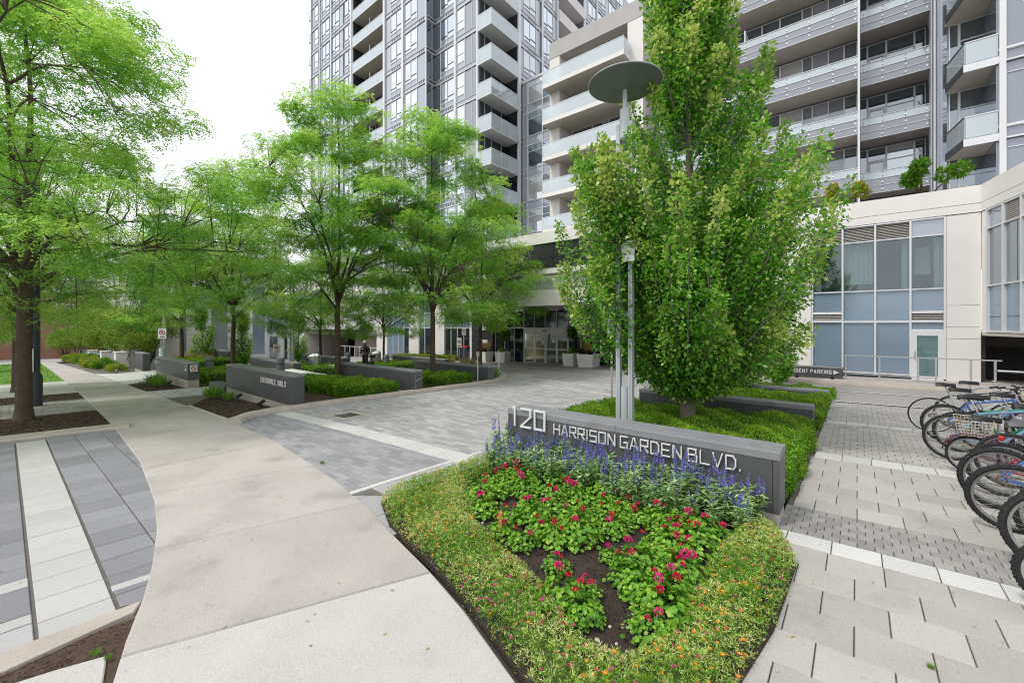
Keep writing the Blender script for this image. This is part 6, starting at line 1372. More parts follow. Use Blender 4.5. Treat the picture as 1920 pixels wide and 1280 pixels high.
# 10 km/h sign
r = empty('speed_sign', (-4.76, 9.72, gz(-4.76, 9.72)), R(12)); tag(r, 'white 10 km/h speed sign on a thin steel post behind the lamp post', 'sign')
q = MB(); q.box(-0.022, 0.022, -0.03, 0.0, -0.1, 2.2); q.build('post', M['galv'], r)
P = []
for (cx, cz, a0) in ((0.23, 0.36, 0), (-0.23, 0.36, 90), (-0.23, -0.36, 180), (0.23, -0.36, 270)):
    for k in range(5): a = R(a0 + k * 22.5); P.append((cx + 0.05 * math.cos(a), cz + 0.05 * math.sin(a)))
q = MB(); n = len(P); q.add([(x, -0.045, z + 1.86) for x, z in P] + [(x, -0.032, z + 1.86) for x, z in P], [tuple(range(n)), tuple(range(2 * n - 1, n - 1, -1))] + [(i, i + n, (i + 1) % n + n, (i + 1) % n) for i in range(n)]); q.build('plate', M['white'], r)
q = MB()
for i in range(n): a, b = P[i], P[(i + 1) % n]; q.bar((a[0] * 0.93, -0.047, a[1] * 0.95 + 1.86), (b[0] * 0.93, -0.047, b[1] * 0.95 + 1.86), 0.004, 0.012, up=(0, 1, 0))
q.build('border', M['black'], r)
lettering('10', -0.15, 0.15, 1.70, 0.22, -0.05, r, M['black'], 0.045, 0.006, 'numeral', gapf=0.35); lettering('km/h', -0.16, 0.16, 1.53, 0.11, -0.05, r, M['black'], 0.016, 0.006, gapf=0.25)
lettering('MAXIMUM' if False else 'O', -0.0, 0.0001, 2.0, 0.001, -0.03, r, M['white'], 0.0005, 0.0005) if False else None
def no_sign(x, y, label, h=2.3, w=0.32, hh=0.46, rz=0.0, posts=1, zlow=None):
    r = empty('parking_sign', (x, y, gz(x, y)), rz); tag(r, label, 'sign', 'no parking signs')
    q = MB()
    for k in range(posts): q.tube([(k * 0.14 - 0.07 * (posts - 1), 0, -0.1), (k * 0.14 - 0.07 * (posts - 1), 0, h)], 0.025, 6)
    q.build('post', M['galv'], r, smooth=True)
    q = MB(); q.box(-w / 2, w / 2, -0.05, -0.035, h - hh, h); q.build('plate', M['white'], r)
    q = MB(); c = h - hh * 0.40; q.tube([(0.32 * w * math.cos(a * math.pi / 10), -0.055, c + 0.32 * w * math.sin(a * math.pi / 10)) for a in range(20)], 0.04 * w, 5, closed=True); q.bar((-0.2 * w, -0.055, c + 0.2 * w), (0.2 * w, -0.055, c - 0.2 * w), 0.008, 0.07 * w, up=(0, 1, 0)); q.build('red_symbol', M['red'], r)
    lettering('P', -0.1 * w, 0.12 * w, c - 0.16 * w, 0.32 * w, -0.053, r, M['black'], 0.07 * w, 0.004)
    q = MB()
    q.box(-0.3 * w, 0.3 * w, -0.056, -0.05, h - hh * 0.90, h - hh * 0.82); q.build('arrow', M['black'], r)
    return r
r = no_sign(-32.7, 6.15, 'no parking sign on twin posts with a grey sleeve, next to the no smoking wall', 2.75, 0.45, 0.62, R(50), 2)
q = MB(); q.tube([(-0.02, 0, -0.05), (-0.02, 0, 1.55)], 0.16, 12); q.build('sleeve', M['pole'], r, smooth=True)
no_sign(-30.3, 12.2, 'no parking sign high on the lamp post by the glazed door', 3.05, 0.5, 0.68, R(45))
no_sign(-30.9, 12.0, 'smaller low no parking sign left of the door lamp post', 1.62, 0.5, 0.55, R(45))
no_sign(-19.3, 18.2, 'small no parking sign in front of the lobby windows', 1.9, 0.3, 0.6, R(35))
no_sign(-22.3, 21.5, 'thin pole sign before the white pier left of the lobby', 2.6, 0.3, 0.5, R(35))
r = empty('call_post', (-11.9, 12.25, gz(-11.9, 12.25) + 0.1), R(30)); tag(r, 'short metal post with a small box on top at the driveway kerb', 'post')
q = MB(); q.box(-0.02, 0.02, -0.02, 0.02, -0.1, 1.15); q.build('post', M['galv'], r); q = MB(); q.box(-0.06, 0.06, -0.04, 0.04, 1.02, 1.2); q.build('box', M['kerb'], r)
r = empty('marker_post', (-12.3, 14.0, gz(-12.3, 14) + 0.1)); tag(r, 'slim reflective marker post at the kerb nose', 'post'); q = MB(); q.tube([(0, 0, -0.1), (0, 0, 1.2)], 0.018, 6); q.build('post', M['white'], r)
def bollard(x, y, label, h=1.05):
    r = empty('bollard', (x, y, gz(x, y))); tag(r, label, 'bollard', 'grey cylindrical bollards')
    q = MB(); q.lathe([(0.165, -0.1), (0.165, h - 0.26), (0.155, h - 0.25), (0.155, h - 0.22), (0.165, h - 0.21), (0.165, h - 0.03), (0.15, h), (0.0, h + 0.012)], 18, cap=False); q.build('shaft', mat_once2('bollard_paint', (0.20, 0.22, 0.24)), r, smooth=True)
    q = MB(); q.lathe([(0.158, h - 0.249), (0.158, h - 0.221)], 18, cap=False); q.build('lamp_slot', M['black'], r)
bollard(-25.2, 6.6, 'grey bollard beside the no smoking wall', 1.15); bollard(-18.5, 7.3, 'grey bollard right behind the ENTRANCE ONLY wall', 1.15); bollard(-22.4, 15.0, 'grey bollard to the right of the second stainless bin', 0.95); bollard(-30.5, 17.0, 'small grey bollard far back by the garage', 0.9)
def bin_(x, y, label, rz):
    r = empty('litter_bin', (x, y, gz(x, y)), rz); tag(r, label, 'litter bin', 'stainless litter bins')
    q = MB(); q.lathe([(0.33, 0.0), (0.33, 1.0)], 28, cap=True); q.build('body', M['chrome'], r, smooth=True)
    q = MB(); q.lathe([(0.345, 0.98), (0.345, 1.03), (0.25, 1.14), (0.1, 1.19), (0, 1.2)], 28, cap=False); q.build('lid', M['chrome'], r, smooth=True)
    q = MB(); q.box(-0.17, 0.17, -0.36, -0.30, 0.72, 0.92); q.build('opening', M['black'], r)
    q = MB()
    for k in range(12): a = k * math.pi / 6; q.box(math.cos(a) * 0.332 - 0.006, math.cos(a) * 0.332 + 0.006, math.sin(a) * 0.332 - 0.006, math.sin(a) * 0.332 + 0.006, 0.02, 0.97)
    q.build('rib', M['galv'], r)
bin_(-23.2, 10.9, 'stainless litter bin with a black slot, beside the middle granite wall', R(-20)); bin_(-23.6, 15.0, 'stainless litter bin next to the guard in black', R(30))
def bench(x, y, label, L, rz=0.0):
    r = empty('stone_bench', (x, y, gz(x, y)), rz); tag(r, label, 'bench', 'pale stone benches')
    q = MB(); q.cbox(-L / 2, L / 2, -0.25, 0.25, 0.36, 0.46, 0.01); q.build('seat', M['precast'], r)
    for s in (-1, 1): q = MB(); q.cbox(s * (L / 2 - 0.3) - 0.12, s * (L / 2 - 0.3) + 0.12, -0.2, 0.2, -0.1, 0.36, 0.01); q.build('leg', M['precast_grey'], r)
bench(-19.3, 8.6, 'long pale stone bench behind the ENTRANCE ONLY wall', 3.4); bench(-21.0, 11.6, 'second pale stone bench by the stainless bin', 3.0); bench(-22.6, 8.5, 'short stone bench end above the dark hedge', 1.6)
def spot(x, y, label, rz):
    r = empty('spot_light', (x, y, gz(x, y)), rz); tag(r, label, 'spot light', 'small garden spot lights')
    q = MB(); q.tube([(0, 0, -0.05), (0, 0, 0.16)], 0.012, 6); q.build('stem', M['black'], r); q = MB(); q.tube([(0, -0.08, 0.16), (0, 0.08, 0.24)], 0.05, 8); q.build('head', M['black'], r)
spot(-12.5, 4.45, 'black spot light aimed at the ENTRANCE ONLY lettering', 0.2); spot(-14.7, 4.6, 'black spot light at the middle of the ENTRANCE ONLY wall', -0.1); spot(-22.2, 4.4, 'black spot light in front of the no smoking wall', 0.3); spot(-1.95, 4.5, 'dark spot light among the salvias', 0.1)
for i, x in enumerate((-3.3, -2.6, -1.9, -0.75)): spot(x, 20.6, 'tiny spot light at the foot of the RESIDENT PARKING wall', 0.1)
# dark street light pole beside the big locust
r = empty('street_light', (-19.3, 0.6, gz(-19.3, 0.6))); tag(r, 'dark street light pole with a poster behind the big locust trunk', 'street light')
q = MB(); q.lathe([(0.16, -0.1), (0.16, 0.9), (0.11, 1.0), (0.10, 8.2)], 12); q.build('pole', M['pole_dark'], r, smooth=True); q = MB(); q.bar((0, 0, 8.1), (0.0, -1.6, 8.5), 0.08, 0.08); q.box(-0.12, 0.12, -2.2, -1.5, 8.42, 8.56); q.build('lamp_arm', M['pole_dark'], r)
q = MB(); q.box(-0.135, 0.135, -0.17, -0.16, 1.05, 1.75, 0); q.box(-0.09, 0.09, -0.178, -0.171, 1.3, 1.6, 1); q.build('poster', [M['white'], M['green_p']], r, rot=(0, 0, R(40)))
r = empty('utility_box', (-47, -0.9, gz(-47, -0.9))); tag(r, 'low green utility box on the lawn at the far left', 'utility box')
q = MB(); q.cbox(-0.9, 0.9, -0.6, 0.6, -0.1, 1.1, 0.06); q.build('cabinet', M['green_p'], r); q = MB(); q.box(-0.95, 0.95, -0.65, 0.65, 1.1, 1.2); q.build('lid', M['green_p'], r)
# entrance planters
PL_T = bush_mesh(131, 0.45, 0.4, 1.9, 420, 0.34, 'far_leaf', 6, 0.3, 0.16, 0.35, 0.3); PL_G = tuft_mesh(132, 170, 1.1, 'grass_o', 0.5, 0.03, 0.2, 0.1, 0.9); PL_D = bush_mesh(133, 0.42, 0.35, 0.4, 500, 0.12, 'dark_leaf', 4, 0.4, 0.5, 0.4); PL_R = bush_mesh(134, 0.3, 0.3, 0.3, 300, 0.1, 'geranium', 4, 0.4, 0.6, 0.6)
def planter(x, y, w, h, label, tall, rz=0.0):
    r = empty('planter', (x, y, gz(x, y)), rz); tag(r, label, 'planter', 'white entrance planters'); a, b = w * 0.42, w * 0.5
    v = [(-a, -a, -0.03), (a, -a, -0.03), (a, a, -0.03), (-a, a, -0.03), (-b, -b, h), (b, -b, h), (b, b, h), (-b, b, h), (-b + 0.05, -b + 0.05, h), (b - 0.05, -b + 0.05, h), (b - 0.05, b - 0.05, h), (-b + 0.05, b - 0.05, h), (-b + 0.05, -b + 0.05, h - 0.08), (b - 0.05, -b + 0.05, h - 0.08), (b - 0.05, b - 0.05, h - 0.08), (-b + 0.05, b - 0.05, h - 0.08)]
    q = MB(); q.add(v, [(0, 1, 5, 4), (1, 2, 6, 5), (2, 3, 7, 6), (3, 0, 4, 7), (4, 5, 9, 8), (5, 6, 10, 9), (6, 7, 11, 10), (7, 4, 8, 11), (8, 9, 13, 12), (9, 10, 14, 13), (10, 11, 15, 14), (11, 8, 12, 15), (12, 13, 14, 15)]); q.build('pot', M['white'], r)
    p = empty('plant', (x, y, gz(x, y) + h - 0.1)); tag(p, ('tall dark palm like plant in the ' if tall else 'spiky grass with purple trailing leaves in the ') + label.replace('white tapered planter ', 'planter '), 'plant', 'planter plants')
    if tall: inst('fronds', PL_T[1], p); inst('trailing_leaves', PL_R[1], p, (0.1, -0.2, 0.05))
    else: inst('blades', PL_G, p); inst('trailing_leaves', PL_D[1], p, (-0.1, -0.25, -0.05))
planter(-22.6, 24.1, 0.95, 0.8, 'white tapered planter farthest left of the lobby doors', False); planter(-20.6, 23.9, 0.9, 0.8, 'white tapered planter just left of the lobby doors', True, R(8))
planter(-14.2, 23.2, 0.85, 0.8, 'white tapered planter just right of the lobby doors', True); planter(-12.7, 22.8, 1.1, 0.8, 'white tapered planter farthest right, half behind the tree', False)
r = empty('news_box', (-23.7, 23.0, gz(-23.7, 23)), R(20)); tag(r, 'dark news box with a red top beside the left planter', 'news box'); q = MB(); q.cbox(-0.28, 0.28, -0.25, 0.25, 0.0, 1.15, 0.02); q.build('cabinet', M['pole_dark'], r); q = MB(); q.box(0.282, 0.29, -0.2, 0.2, 0.1, 0.95, 0); q.build('front', M['chrome'], r); q = MB(); q.cbox(-0.3, 0.3, -0.27, 0.27, 1.15, 1.25, 0.02); q.build('lid', M['red'], r)
# ---------------------------------------------------------------- bicycles and rack
WM = {}
def wheel_parts(rad, tw, knob):
    k = (rad, tw, knob)
    if k in WM: return WM[k]
    q = MB(); N = 40; m = 8; v = []; f = []
    for i in range(N):
        a = 2 * math.pi * i / N
        for j in range(m):
            b = 2 * math.pi * j / m; rr = rad - tw + tw * math.cos(b); 
            v.append((rr * math.cos(a), tw * 0.95 * math.sin(b), rr * math.sin(a)))
    for i in range(N):
        for j in range(m): f.append((i * m + j, i * m + (j + 1) % m, ((i + 1) % N) * m + (j + 1) % m, ((i + 1) % N) * m + j))
    q.add(v, f)
    ty = q.mesh('tyre', M['rubber'], smooth=True)
    kn = None
    if knob:
        q = MB()
        for i in range(60):
            a = 2 * math.pi * i / 60
            for s in ((-0.55, 0.55) if i % 2 else (0.0, -0.95, 0.95)):
                c = Vector(((rad - 0.002 - 0.35 * tw * abs(s)) * math.cos(a), s * tw * 0.85, (rad - 0.002 - 0.35 * tw * abs(s)) * math.sin(a))); d = Vector((math.cos(a), 0, math.sin(a))); t_ = Vector((-math.sin(a), 0, math.cos(a)))
                q.bar(c - d * 0.004, c + d * 0.006, tw * 0.34, 0.012, up=(0, 1, 0))
        kn = q.mesh('tread', M['rubber'])
    q = MB(); rr = rad - 2 * tw; N = 40; q.add([((rr + o) * math.cos(2 * math.pi * i / N), y, (rr + o) * math.sin(2 * math.pi * i / N)) for i in range(N) for (o, y) in ((0.008, -tw * 0.55), (0.008, tw * 0.55), (-0.014, tw * 0.45), (-0.014, -tw * 0.45))], [(i * 4 + j, i * 4 + (j + 1) % 4, ((i + 1) % N) * 4 + (j + 1) % 4, ((i + 1) % N) * 4 + j) for i in range(N) for j in range(4)]); rm = q
    q = MB()
    for i in range(28):
        a = 2 * math.pi * i / 28; s = 1 if i % 2 else -1; b = a + s * 0.9 * (1 if (i // 2) % 2 else -1)
        q.tube([(0.025 * math.cos(b), s * 0.03, 0.025 * math.sin(b)), (rr * math.cos(a), 0, rr * math.sin(a))], 0.0016, 3, cap=False)
    q.tube([(0, -0.05, 0), (0, 0.05, 0)], 0.024, 10)
    sp = q.mesh('spokes', M['chrome'])
    WM[k] = (ty, kn, rm, sp); return WM[k]
def bike(x, y, label, frame_c, rad=0.335, tw=0.024, knob=True, rz=0.0, lean=0.0, rim='chrome', steer=0.0, saddle='black', sh=0.90, wb=1.03, bars='flat', basket=False, fender=None, reflector=False, chain=True):
    """rear axle at the origin of the ground line, bicycle pointing along local +X"""
    r = empty('bicycle', (x, y, gz(x, y) + 0.002)); r.rotation_euler = (lean, -math.atan(0.02), rz); tag(r, label, 'bicycle', 'bicycles at the rack')
    k = rad / 0.335; fm = M[frame_c]
    ty, kn, rm, sp = wheel_parts(rad, tw, knob)
    rim_me = rm.mesh('rim', M[rim])
    BBp = Vector((0.43 * k, 0, 0.27 * k)); ST = Vector((0.27 * k, 0, 0.70 * k)); HT = Vector((0.82 * k * wb / 1.03, 0, 0.80 * k)); HB = Vector((0.865 * k * wb / 1.03, 0, 0.66 * k)); RA = Vector((0, 0, rad)); FA = Vector((wb * k, 0, rad))
    def wheel(p, st=0.0):
        w = inst('wheel', ty, r, p, (0, random.uniform(0, 1), st))
        if kn: tag(inst('tread', kn, w), kind='stuff')
        inst('rim', rim_me, w); tag(inst('spokes', sp, w), kind='stuff'); return w
    wheel(RA); wheel(FA, steer)
    q = MB(); t = 0.017 * (0.8 + 0.2 * k)
    q.tube([ST, HT], t, 8); q.tube([BBp, HB], t * 1.15, 8); q.tube([BBp, ST, ST + (ST - BBp) * 0.05], t, 8); q.tube([HT + (HT - HB) * 0.2, HB], t * 1.2, 8)
    for s in (-1, 1):
        q.tube([RA + Vector((0, s * 0.055, 0)), BBp + Vector((0, s * 0.035, 0))], t * 0.6, 6); q.tube([RA + Vector((0, s * 0.055, 0)), ST + Vector((0, s * 0.025, -0.03))], t * 0.55, 6)
    q.tube([BBp + Vector((0, -0.05, 0)), BBp + Vector((0, 0.05, 0))], 0.024, 8)
    q.build('frame', fm, r, smooth=True)
    q = MB()
    for s in (-1, 1): q.tube([HB + Vector((0.01, s * 0.045, -0.03)), FA + Vector((-0.02, s * 0.05, rad * 0.6)), FA + Vector((0, s * 0.055, 0))], t * 0.7, 6)
    q.tube([HB + Vector((0.01, -0.05, -0.02)), HB + Vector((0.01, 0.05, -0.02))], t * 0.9, 6); q.build('fork', fm, r, smooth=True)
    q = MB(); sd = (ST - BBp).normalized(); sp_ = ST + sd * (sh * k - ST.z) / max(sd.z, 0.1); q.tube([ST, sp_], 0.012, 7); q.build('seat_post', M['chrome'], r, smooth=True)
    q = MB()
    prof = [(-0.13, 0.075, 0.0), (-0.09, 0.085, 0.012), (-0.02, 0.06, 0.010), (0.06, 0.03, 0.006), (0.14, 0.02, 0.0)]
    v = []
    for (xx, w, z) in prof: v += [(xx, -w, z - 0.02), (xx, -w * 0.6, z + 0.022), (xx, w * 0.6, z + 0.022), (xx, w, z - 0.02), (xx, 0, z - 0.045)]
    f = [(i * 5 + j, i * 5 + (j + 1) % 5, i * 5 + 5 + (j + 1) % 5, i * 5 + 5 + j) for i in range(4) for j in range(5)] + [(4, 3, 2, 1, 0), (20, 21, 22, 23, 24)]
    q.add(v, f); q.build('saddle', M[saddle], r, smooth=True, loc=sp_ + Vector((0, 0, 0.035)))
    top = HT + (HT - HB) * 0.45
    q = MB(); q.tube([HT, top, top + Vector((0.07, 0, 0.02))], 0.014, 7)
    c = top + Vector((0.07, 0, 0.02)); w = 0.3 * k
    if bars == 'flat': pts = [c + Vector((-0.03, -w, 0.02)), c + Vector((0, -0.06, 0)), c + Vector((0, 0.06, 0)), c + Vector((-0.03, w, 0.02))]
    else: pts = [c + Vector((-0.16, -w, 0.10)), c + Vector((-0.03, -w * 0.85, 0.12)), c + Vector((0.0, -0.06, 0)), c + Vector((0, 0.06, 0)), c + Vector((-0.03, w * 0.85, 0.12)), c + Vector((-0.16, w, 0.10))]
    q.tube(pts, 0.011, 7); hb = q.build('handlebar', M['chrome'] if bars != 'flat' else M['black'], r, smooth=True)
    q = MB()
    for s in (0, -1):
        p = Vector(pts[s]); d = (Vector(pts[1 if s == 0 else -2]) - p).normalized(); q.tube([p, p + d * 0.11], 0.017, 7)
        q.tube([p + d * 0.13, p + d * 0.12 + Vector((0.05, 0, -0.015)), p + d * 0.05 + Vector((0.06, 0, -0.02))], 0.006, 5)
    q.build('grip', M['rubber'], hb, smooth=True)
    q = MB(); rr = 0.085 * k; N = 26
    q.tube([(BBp.x + rr * math.cos(2 * math.pi * i / N), -0.06, BBp.z + rr * math.sin(2 * math.pi * i / N)) for i in range(N)], 0.006, 5, closed=True)
    for s in (-1, 1): a = 0.6; q.bar(BBp + Vector((0, s * 0.06, 0)), BBp + Vector((s * 0.16 * k * math.cos(a), s * 0.08, s * 0.16 * k * math.sin(a))), 0.014, 0.02)
    for i in range(4): a = i * math.pi / 2 + 0.3; q.bar((BBp.x, -0.06, BBp.z), (BBp.x + rr * math.cos(a), -0.06, BBp.z + rr * math.sin(a)), 0.006, 0.014)
    q.build('crank', M['galv'], r, smooth=True)
    q = MB()
    for s in (-1, 1): a = 0.6; p = BBp + Vector((s * 0.16 * k * math.cos(a), s * 0.13, s * 0.16 * k * math.sin(a))); q.box(p.x - 0.045, p.x + 0.045, p.y - 0.04, p.y + 0.04, p.z - 0.012, p.z + 0.012)
    q.build('pedal', M['black'], r)
    q = MB(); q.tube([(RA.x, -0.06, RA.z + 0.035), (BBp.x, -0.06, BBp.z + rr)], 0.004, 4); q.tube([(RA.x, -0.06, RA.z - 0.035), (BBp.x, -0.06, BBp.z - rr)], 0.004, 4); q.lathe([(0.045, -0.004), (0.045, 0.004)], 16, (0, 0, 0)) if False else q.tube([(0.04 * math.cos(i * 0.4), -0.058, RA.z + 0.04 * math.sin(i * 0.4)) for i in range(16)], 0.008, 4, closed=True)
    q.build('chain', mat_once2('rusty_chain', (0.13, 0.07, 0.04)), r)
    if fender:
        q = MB(); v = []; N = 16; ff = rad + 0.022
        for i in range(N):
            a = R(5) + R(165) * i / (N - 1)
            for (o, yy) in ((0, -0.035), (0.012, 0), (0, 0.035)): v.append(((ff + o) * math.cos(a), yy, rad + (ff + o) * math.sin(a)))
        q.add(v, [(i * 3 + j, i * 3 + j + 1, i * 3 + 4 + j, i * 3 + 3 + j) for i in range(N - 1) for j in range(2)]); q.build('mudguard', M[fender], r, smooth=True)
    if reflector:
        q = MB(); q.cbox(-0.02, 0.02, -0.035, 0.035, -0.025, 0.025, 0.006); q.build('reflector', M['red'], r, loc=(-0.02 * k, 0, 0.72 * k if not fender else rad * 1.6))
    if basket:
        q = MB(); w0, w1, d0, d1, h = 0.30, 0.36, 0.17, 0.20, 0.20; z0 = 2 * rad + 0.04; cx = 0.02; t2 = 0.0028
        def loop(w, d, z, rr=0.004): q.tube([(cx - w / 2, -d, z), (cx + w / 2, -d, z), (cx + w / 2, d, z), (cx - w / 2, d, z)], rr, 4, closed=True)
        for i in range(6): kf = i / 5; loop(w0 + (w1 - w0) * kf, d0 + (d1 - d0) * kf, z0 + h * kf, 0.005 if i == 5 else t2)
        for i in range(11):
            kx = -0.5 + i / 10
            for s in (-1, 1): q.tube([(cx + kx * w0, s * d0, z0), (cx + kx * w1, s * d1, z0 + h)], t2, 3, cap=False)
            q.tube([(cx + kx * w0, -d0, z0), (cx + kx * w0, d0, z0)], t2, 3, cap=False)
        for i in range(9):
            ky = -1 + i / 4
            for s in (-1, 1): q.tube([(cx + s * w0 / 2, ky * d0, z0), (cx + s * w1 / 2, ky * d1, z0 + h)], t2, 3, cap=False)
        q.build('basket', M['basket_wire'], r)
        q = MB(); q.box(cx - 0.14, cx + 0.16, -0.07, 0.07, z0 - 0.02, z0 - 0.008); q.build('rear_rack', M[frame_c], r)
    return r
paint('bike_silver', (0.55, 0.56, 0.58), 0.3); paint('bike_blue', (0.05, 0.14, 0.40), 0.3); paint('bike_lblue', (0.16, 0.27, 0.42), 0.3); paint('bike_purple', (0.10, 0.012, 0.06), 0.3); paint('bike_red', (0.45, 0.02, 0.02), 0.3); paint('bike_black', (0.015, 0.015, 0.018), 0.3); paint('bike_white', (0.7, 0.7, 0.68), 0.35); paint('basket_wire', (0.55, 0.50, 0.40), 0.4); paint('saddle_grey', (0.10, 0.10, 0.11), 0.6); paint('bike_green', (0.02, 0.25, 0.12), 0.35)
bike(1.12, 4.62, 'small black bicycle with knobby tyres, lowest in the row', 'bike_black', 0.255, 0.027, True, R(-14), R(7), steer=R(20), reflector=True)
bike(1.26, 5.35, 'silver mountain bike with a knobby tyre, second from the front of the row', 'bike_silver', 0.335, 0.029, True, R(3), R(-4), reflector=True)
bike(1.18, 6.25, 'white mountain bike with a thin reflector in its spokes', 'bike_white', 0.335, 0.027, True, R(-2), R(5))
bike(1.22, 6.95, 'dark blue mountain bike with worn chainring', 'bike_blue', 0.335, 0.028, True, R(4), R(-3), saddle='saddle_grey')
bike(1.35, 7.55, 'red bicycle with a grey saddle in the middle of the row', 'bike_red', 0.32, 0.024, True, R(-3), R(4), saddle='saddle_grey', reflector=True)
bike(1.22, 8.45, 'purple bicycle carrying a wire basket over its rear wheel', 'bike_purple', 0.262, 0.018, False, R(-4), R(3), basket=True, fender='bike_purple', bars='cruiser', sh=0.95)
bike(1.14, 9.2, 'light blue bicycle with a large black rear tyre', 'bike_lblue', 0.345, 0.022, False, R(2), R(-5), fender=None)
bike(1.30, 9.9, 'green trimmed black bicycle behind the light blue one', 'bike_green', 0.33, 0.026, True, R(-3), R(4))
bike(1.22, 10.6, 'blue bicycle with swept handlebar near the rack hoops', 'bike_blue', 0.335, 0.024, True, R(5), R(-4), bars='cruiser')
bike(1.12, 11.5, 'thin wheeled white rimmed bicycle at the far end of the row', 'bike_silver', 0.34, 0.014, False, R(-2), R(5), rim='bike_white', bars='cruiser')
bike(1.42, 5.85, 'blue mountain bike squeezed between the silver and white ones', 'bike_blue', 0.335, 0.026, True, R(2), R(3), saddle='saddle_grey')
bike(1.5, 8.0, 'grey bicycle with a tall saddle behind the red one', 'bike_silver', 0.335, 0.022, False, R(3), R(-4), saddle='black', sh=0.98)
bike(1.62, 10.25, 'pale blue bicycle with swept handlebar between the green and blue ones', 'bike_lblue', 0.335, 0.022, False, R(-2), R(3), bars='cruiser')
bike(1.55, 12.2, 'black bicycle farthest back in the row', 'bike_black', 0.335, 0.02, False, R(3), R(-4))
for i, (yy, lab) in enumerate(((12.0, 'farthest silver hoop of the bicycle rack'), (11.05, 'second farthest silver hoop of the bicycle rack'), (9.55, 'silver rack hoop between the light blue and green bicycles'), (8.05, 'silver rack hoop behind the purple bicycle'), (6.6, 'silver rack hoop at the dark blue bicycle'), (5.0, 'silver rack hoop nearest the camera'))):
    r = empty('rack_hoop', (1.92, yy, gz(1.92, yy))); tag(r, lab, 'bicycle rack', 'bicycle rack hoops')
    pts = [(-0.28, -0.05)] + [(-0.28, 0.55)] + [(-0.28 * math.cos(a * math.pi / 12), 0.6 + 0.28 * math.sin(a * math.pi / 12)) for a in range(13)] + [(0.28, 0.55), (0.28, -0.05)]
    q = MB(); v = []
    for i2, (xx, zz) in enumerate(pts):
        for (o, w) in ((0, -0.05), (0, 0.05), (0.02, 0.05), (0.02, -0.05)): k2 = 1 - o / 0.28; v.append((xx * k2, w, (0.6 + (zz - 0.6) * k2) if zz > 0.6 else zz))
    n = len(pts); q.add(v, [(i2 * 4 + j, i2 * 4 + (j + 1) % 4, i2 * 4 + 4 + (j + 1) % 4, i2 * 4 + 4 + j) for i2 in range(n - 1) for j in range(4)]); q.build('hoop', M['galv'], r, smooth=True)
    for s in (-1, 1): q = MB(); q.cbox(s * 0.27 - 0.08, s * 0.27 + 0.08, -0.08, 0.08, -0.03, 0.012, 0.004); q.build('foot_plate', M['galv'], r)

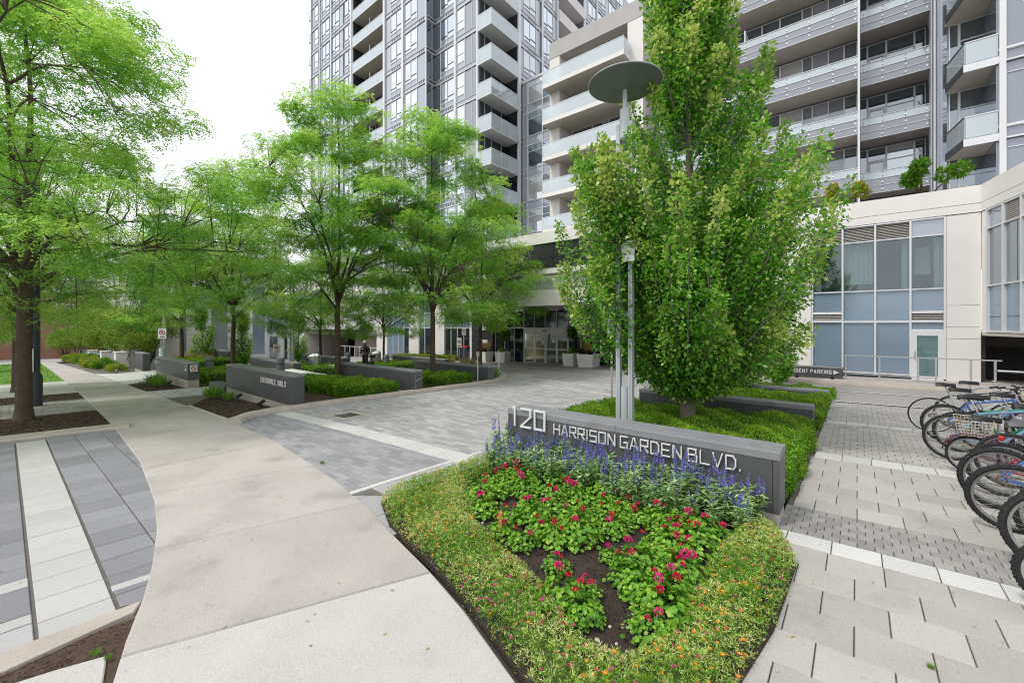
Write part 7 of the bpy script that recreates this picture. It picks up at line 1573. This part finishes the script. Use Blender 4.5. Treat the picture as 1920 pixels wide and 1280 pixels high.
# ---------------------------------------------------------------- the guard by the bins
def person(x, y, rz, label):
    r = empty('person', (x, y, gz(x, y)), rz); tag(r, label, 'person')
    J = {'pel': (0, 0, 0.95, 0.155), 'wai': (0, 0.0, 1.10, 0.150), 'che': (0, 0.01, 1.32, 0.165), 'nec': (0, 0.0, 1.50, 0.065), 'hd0': (0, -0.02, 1.58, 0.085), 'hd1': (0, -0.025, 1.69, 0.098), 'hd2': (0, -0.015, 1.76, 0.07),
         'hl': (0.09, 0, 0.88, 0.10), 'kl': (0.10, -0.03, 0.48, 0.072), 'al': (0.11, 0.03, 0.09, 0.05), 'tl': (0.12, -0.13, 0.035, 0.042), 'hr': (-0.09, 0, 0.88, 0.10), 'kr': (-0.10, 0.0, 0.48, 0.072), 'ar': (-0.11, 0.06, 0.09, 0.05), 'tr': (-0.13, -0.10, 0.035, 0.042),
         'sl': (0.20, 0.01, 1.42, 0.075), 'el': (0.27, -0.02, 1.14, 0.056), 'wl': (0.17, -0.22, 1.06, 0.038), 'sr': (-0.20, 0.01, 1.42, 0.075), 'er': (-0.28, 0.0, 1.13, 0.056), 'wr': (-0.19, -0.20, 1.08, 0.038),
         'pl': (0.10, -0.27, 1.07, 0.034), 'pr': (-0.12, -0.26, 1.09, 0.034)}
    E = [('pel', 'wai'), ('wai', 'che'), ('che', 'nec'), ('nec', 'hd0'), ('hd0', 'hd1'), ('hd1', 'hd2'), ('pel', 'hl'), ('hl', 'kl'), ('kl', 'al'), ('al', 'tl'), ('pel', 'hr'), ('hr', 'kr'), ('kr', 'ar'), ('ar', 'tr'), ('che', 'sl'), ('sl', 'el'), ('el', 'wl'), ('wl', 'pl'), ('che', 'sr'), ('sr', 'er'), ('er', 'wr'), ('wr', 'pr')]
    names = list(J); V = [J[n][:3] for n in names]; rad = [J[n][3] for n in names]; Ed = [(names.index(a), names.index(b)) for a, b in E]
    for side, pn in ((1, 'pl'), (-1, 'pr')):                  # fingers and thumb, gently curled
        b = Vector(J[pn][:3]); bi = names.index(pn)
        for k in range(4):
            o = Vector((-side * 0.055, -0.03, 0.024 - 0.017 * k)); L = (0.9, 1.0, 0.95, 0.75)[k]
            V += [tuple(b + o * 0.6), tuple(b + o + Vector((-side * 0.025 * L, 0.0, -0.004)))]; rad += [0.010, 0.008]; Ed += [(bi, len(V) - 2), (len(V) - 2, len(V) - 1)]
        V += [tuple(b + Vector((0.0, -0.03, 0.03))), tuple(b + Vector((-side * 0.02, -0.05, 0.04)))]; rad += [0.011, 0.009]; Ed += [(bi, len(V) - 2), (len(V) - 2, len(V) - 1)]
    me = bpy.data.meshes.new('body_cage'); me.from_pydata(V, Ed, []); o = bpy.data.objects.new('body_cage', me); COL.objects.link(o)
    sk = o.modifiers.new('skin', 'SKIN'); ss = o.modifiers.new('sub', 'SUBSURF'); ss.levels = 2; ss.render_levels = 2
    for i, v in enumerate(me.skin_vertices[0].data): v.radius = (rad[i], rad[i] * (0.78 if 0.9 < V[i][2] < 1.45 and abs(V[i][0]) < 0.05 else 1.0)); v.use_root = (i == 0)
    dg = bpy.context.evaluated_depsgraph_get(); dg.update(); bm_ = bpy.data.meshes.new_from_object(o.evaluated_get(dg)); bpy.data.objects.remove(o)
    bm_.materials.clear()
    for m in (M['uniform'], M['skin']): bm_.materials.append(m)
    for p in bm_.polygons:
        c = p.center; p.material_index = 1 if (c.z > 1.53 or (c.y < -0.215 and 0.98 < c.z < 1.2)) else 0; p.use_smooth = True
    bm_.name = 'body'; inst('body', bm_, r)
    q = MB(); q.lathe([(0.108, 1.69), (0.112, 1.73), (0.10, 1.79), (0.06, 1.83), (0.0, 1.84)], 16, (0, -0.02, 0), cap=False); q.prism([(-0.085, -0.10), (0.085, -0.10), (0.06, -0.21), (-0.06, -0.21)], 1.695, 1.708); q.build('cap', M['cap_cloth'], r, smooth=True)
    q = MB(); q.blob((0, -0.118, 1.645), 0.016, 0.022, 0.022, 8, 5, 1); q.build('nose', [M['skin'], M['skin']], r, smooth=True)
    q = MB(); [q.blob((s * 0.034, -0.108, 1.672), 0.012, 0.008, 0.007, 8, 4) for s in (-1, 1)]; q.build('eyes', M['black'], r, smooth=True)
    q = MB(); q.box(-0.026, 0.026, -0.112, -0.100, 1.598, 1.606); q.build('mouth', M['wood_dark'], r)
    q = MB(); [q.blob((s * 0.098, -0.015, 1.65), 0.012, 0.022, 0.032, 8, 5) for s in (-1, 1)]; q.build('ears', M['skin'], r, smooth=True)
    q = MB(); q.box(-0.12, -0.06, -0.152, -0.147, 1.33, 1.38); q.build('chest_badge', M['white'], r)
    return r
person(-21.9, 13.25, R(28), 'person in black uniform and pale cap standing behind the granite walls')
bg = empty('bag', (-22.25, 13.75, gz(-22.25, 13.75)), R(30)); tag(bg, 'black shoulder bag on the ground between the guard and the bin', 'bag')
q = MB(); q.cbox(-0.24, 0.24, -0.14, 0.14, 0.0, 0.62, 0.05); q.build('body', M['black'], bg); q = MB(); q.tube([(-0.16, 0, 0.6), (-0.1, 0, 0.78), (0.1, 0, 0.78), (0.16, 0, 0.6)], 0.015, 6); q.build('strap', M['black'], bg)
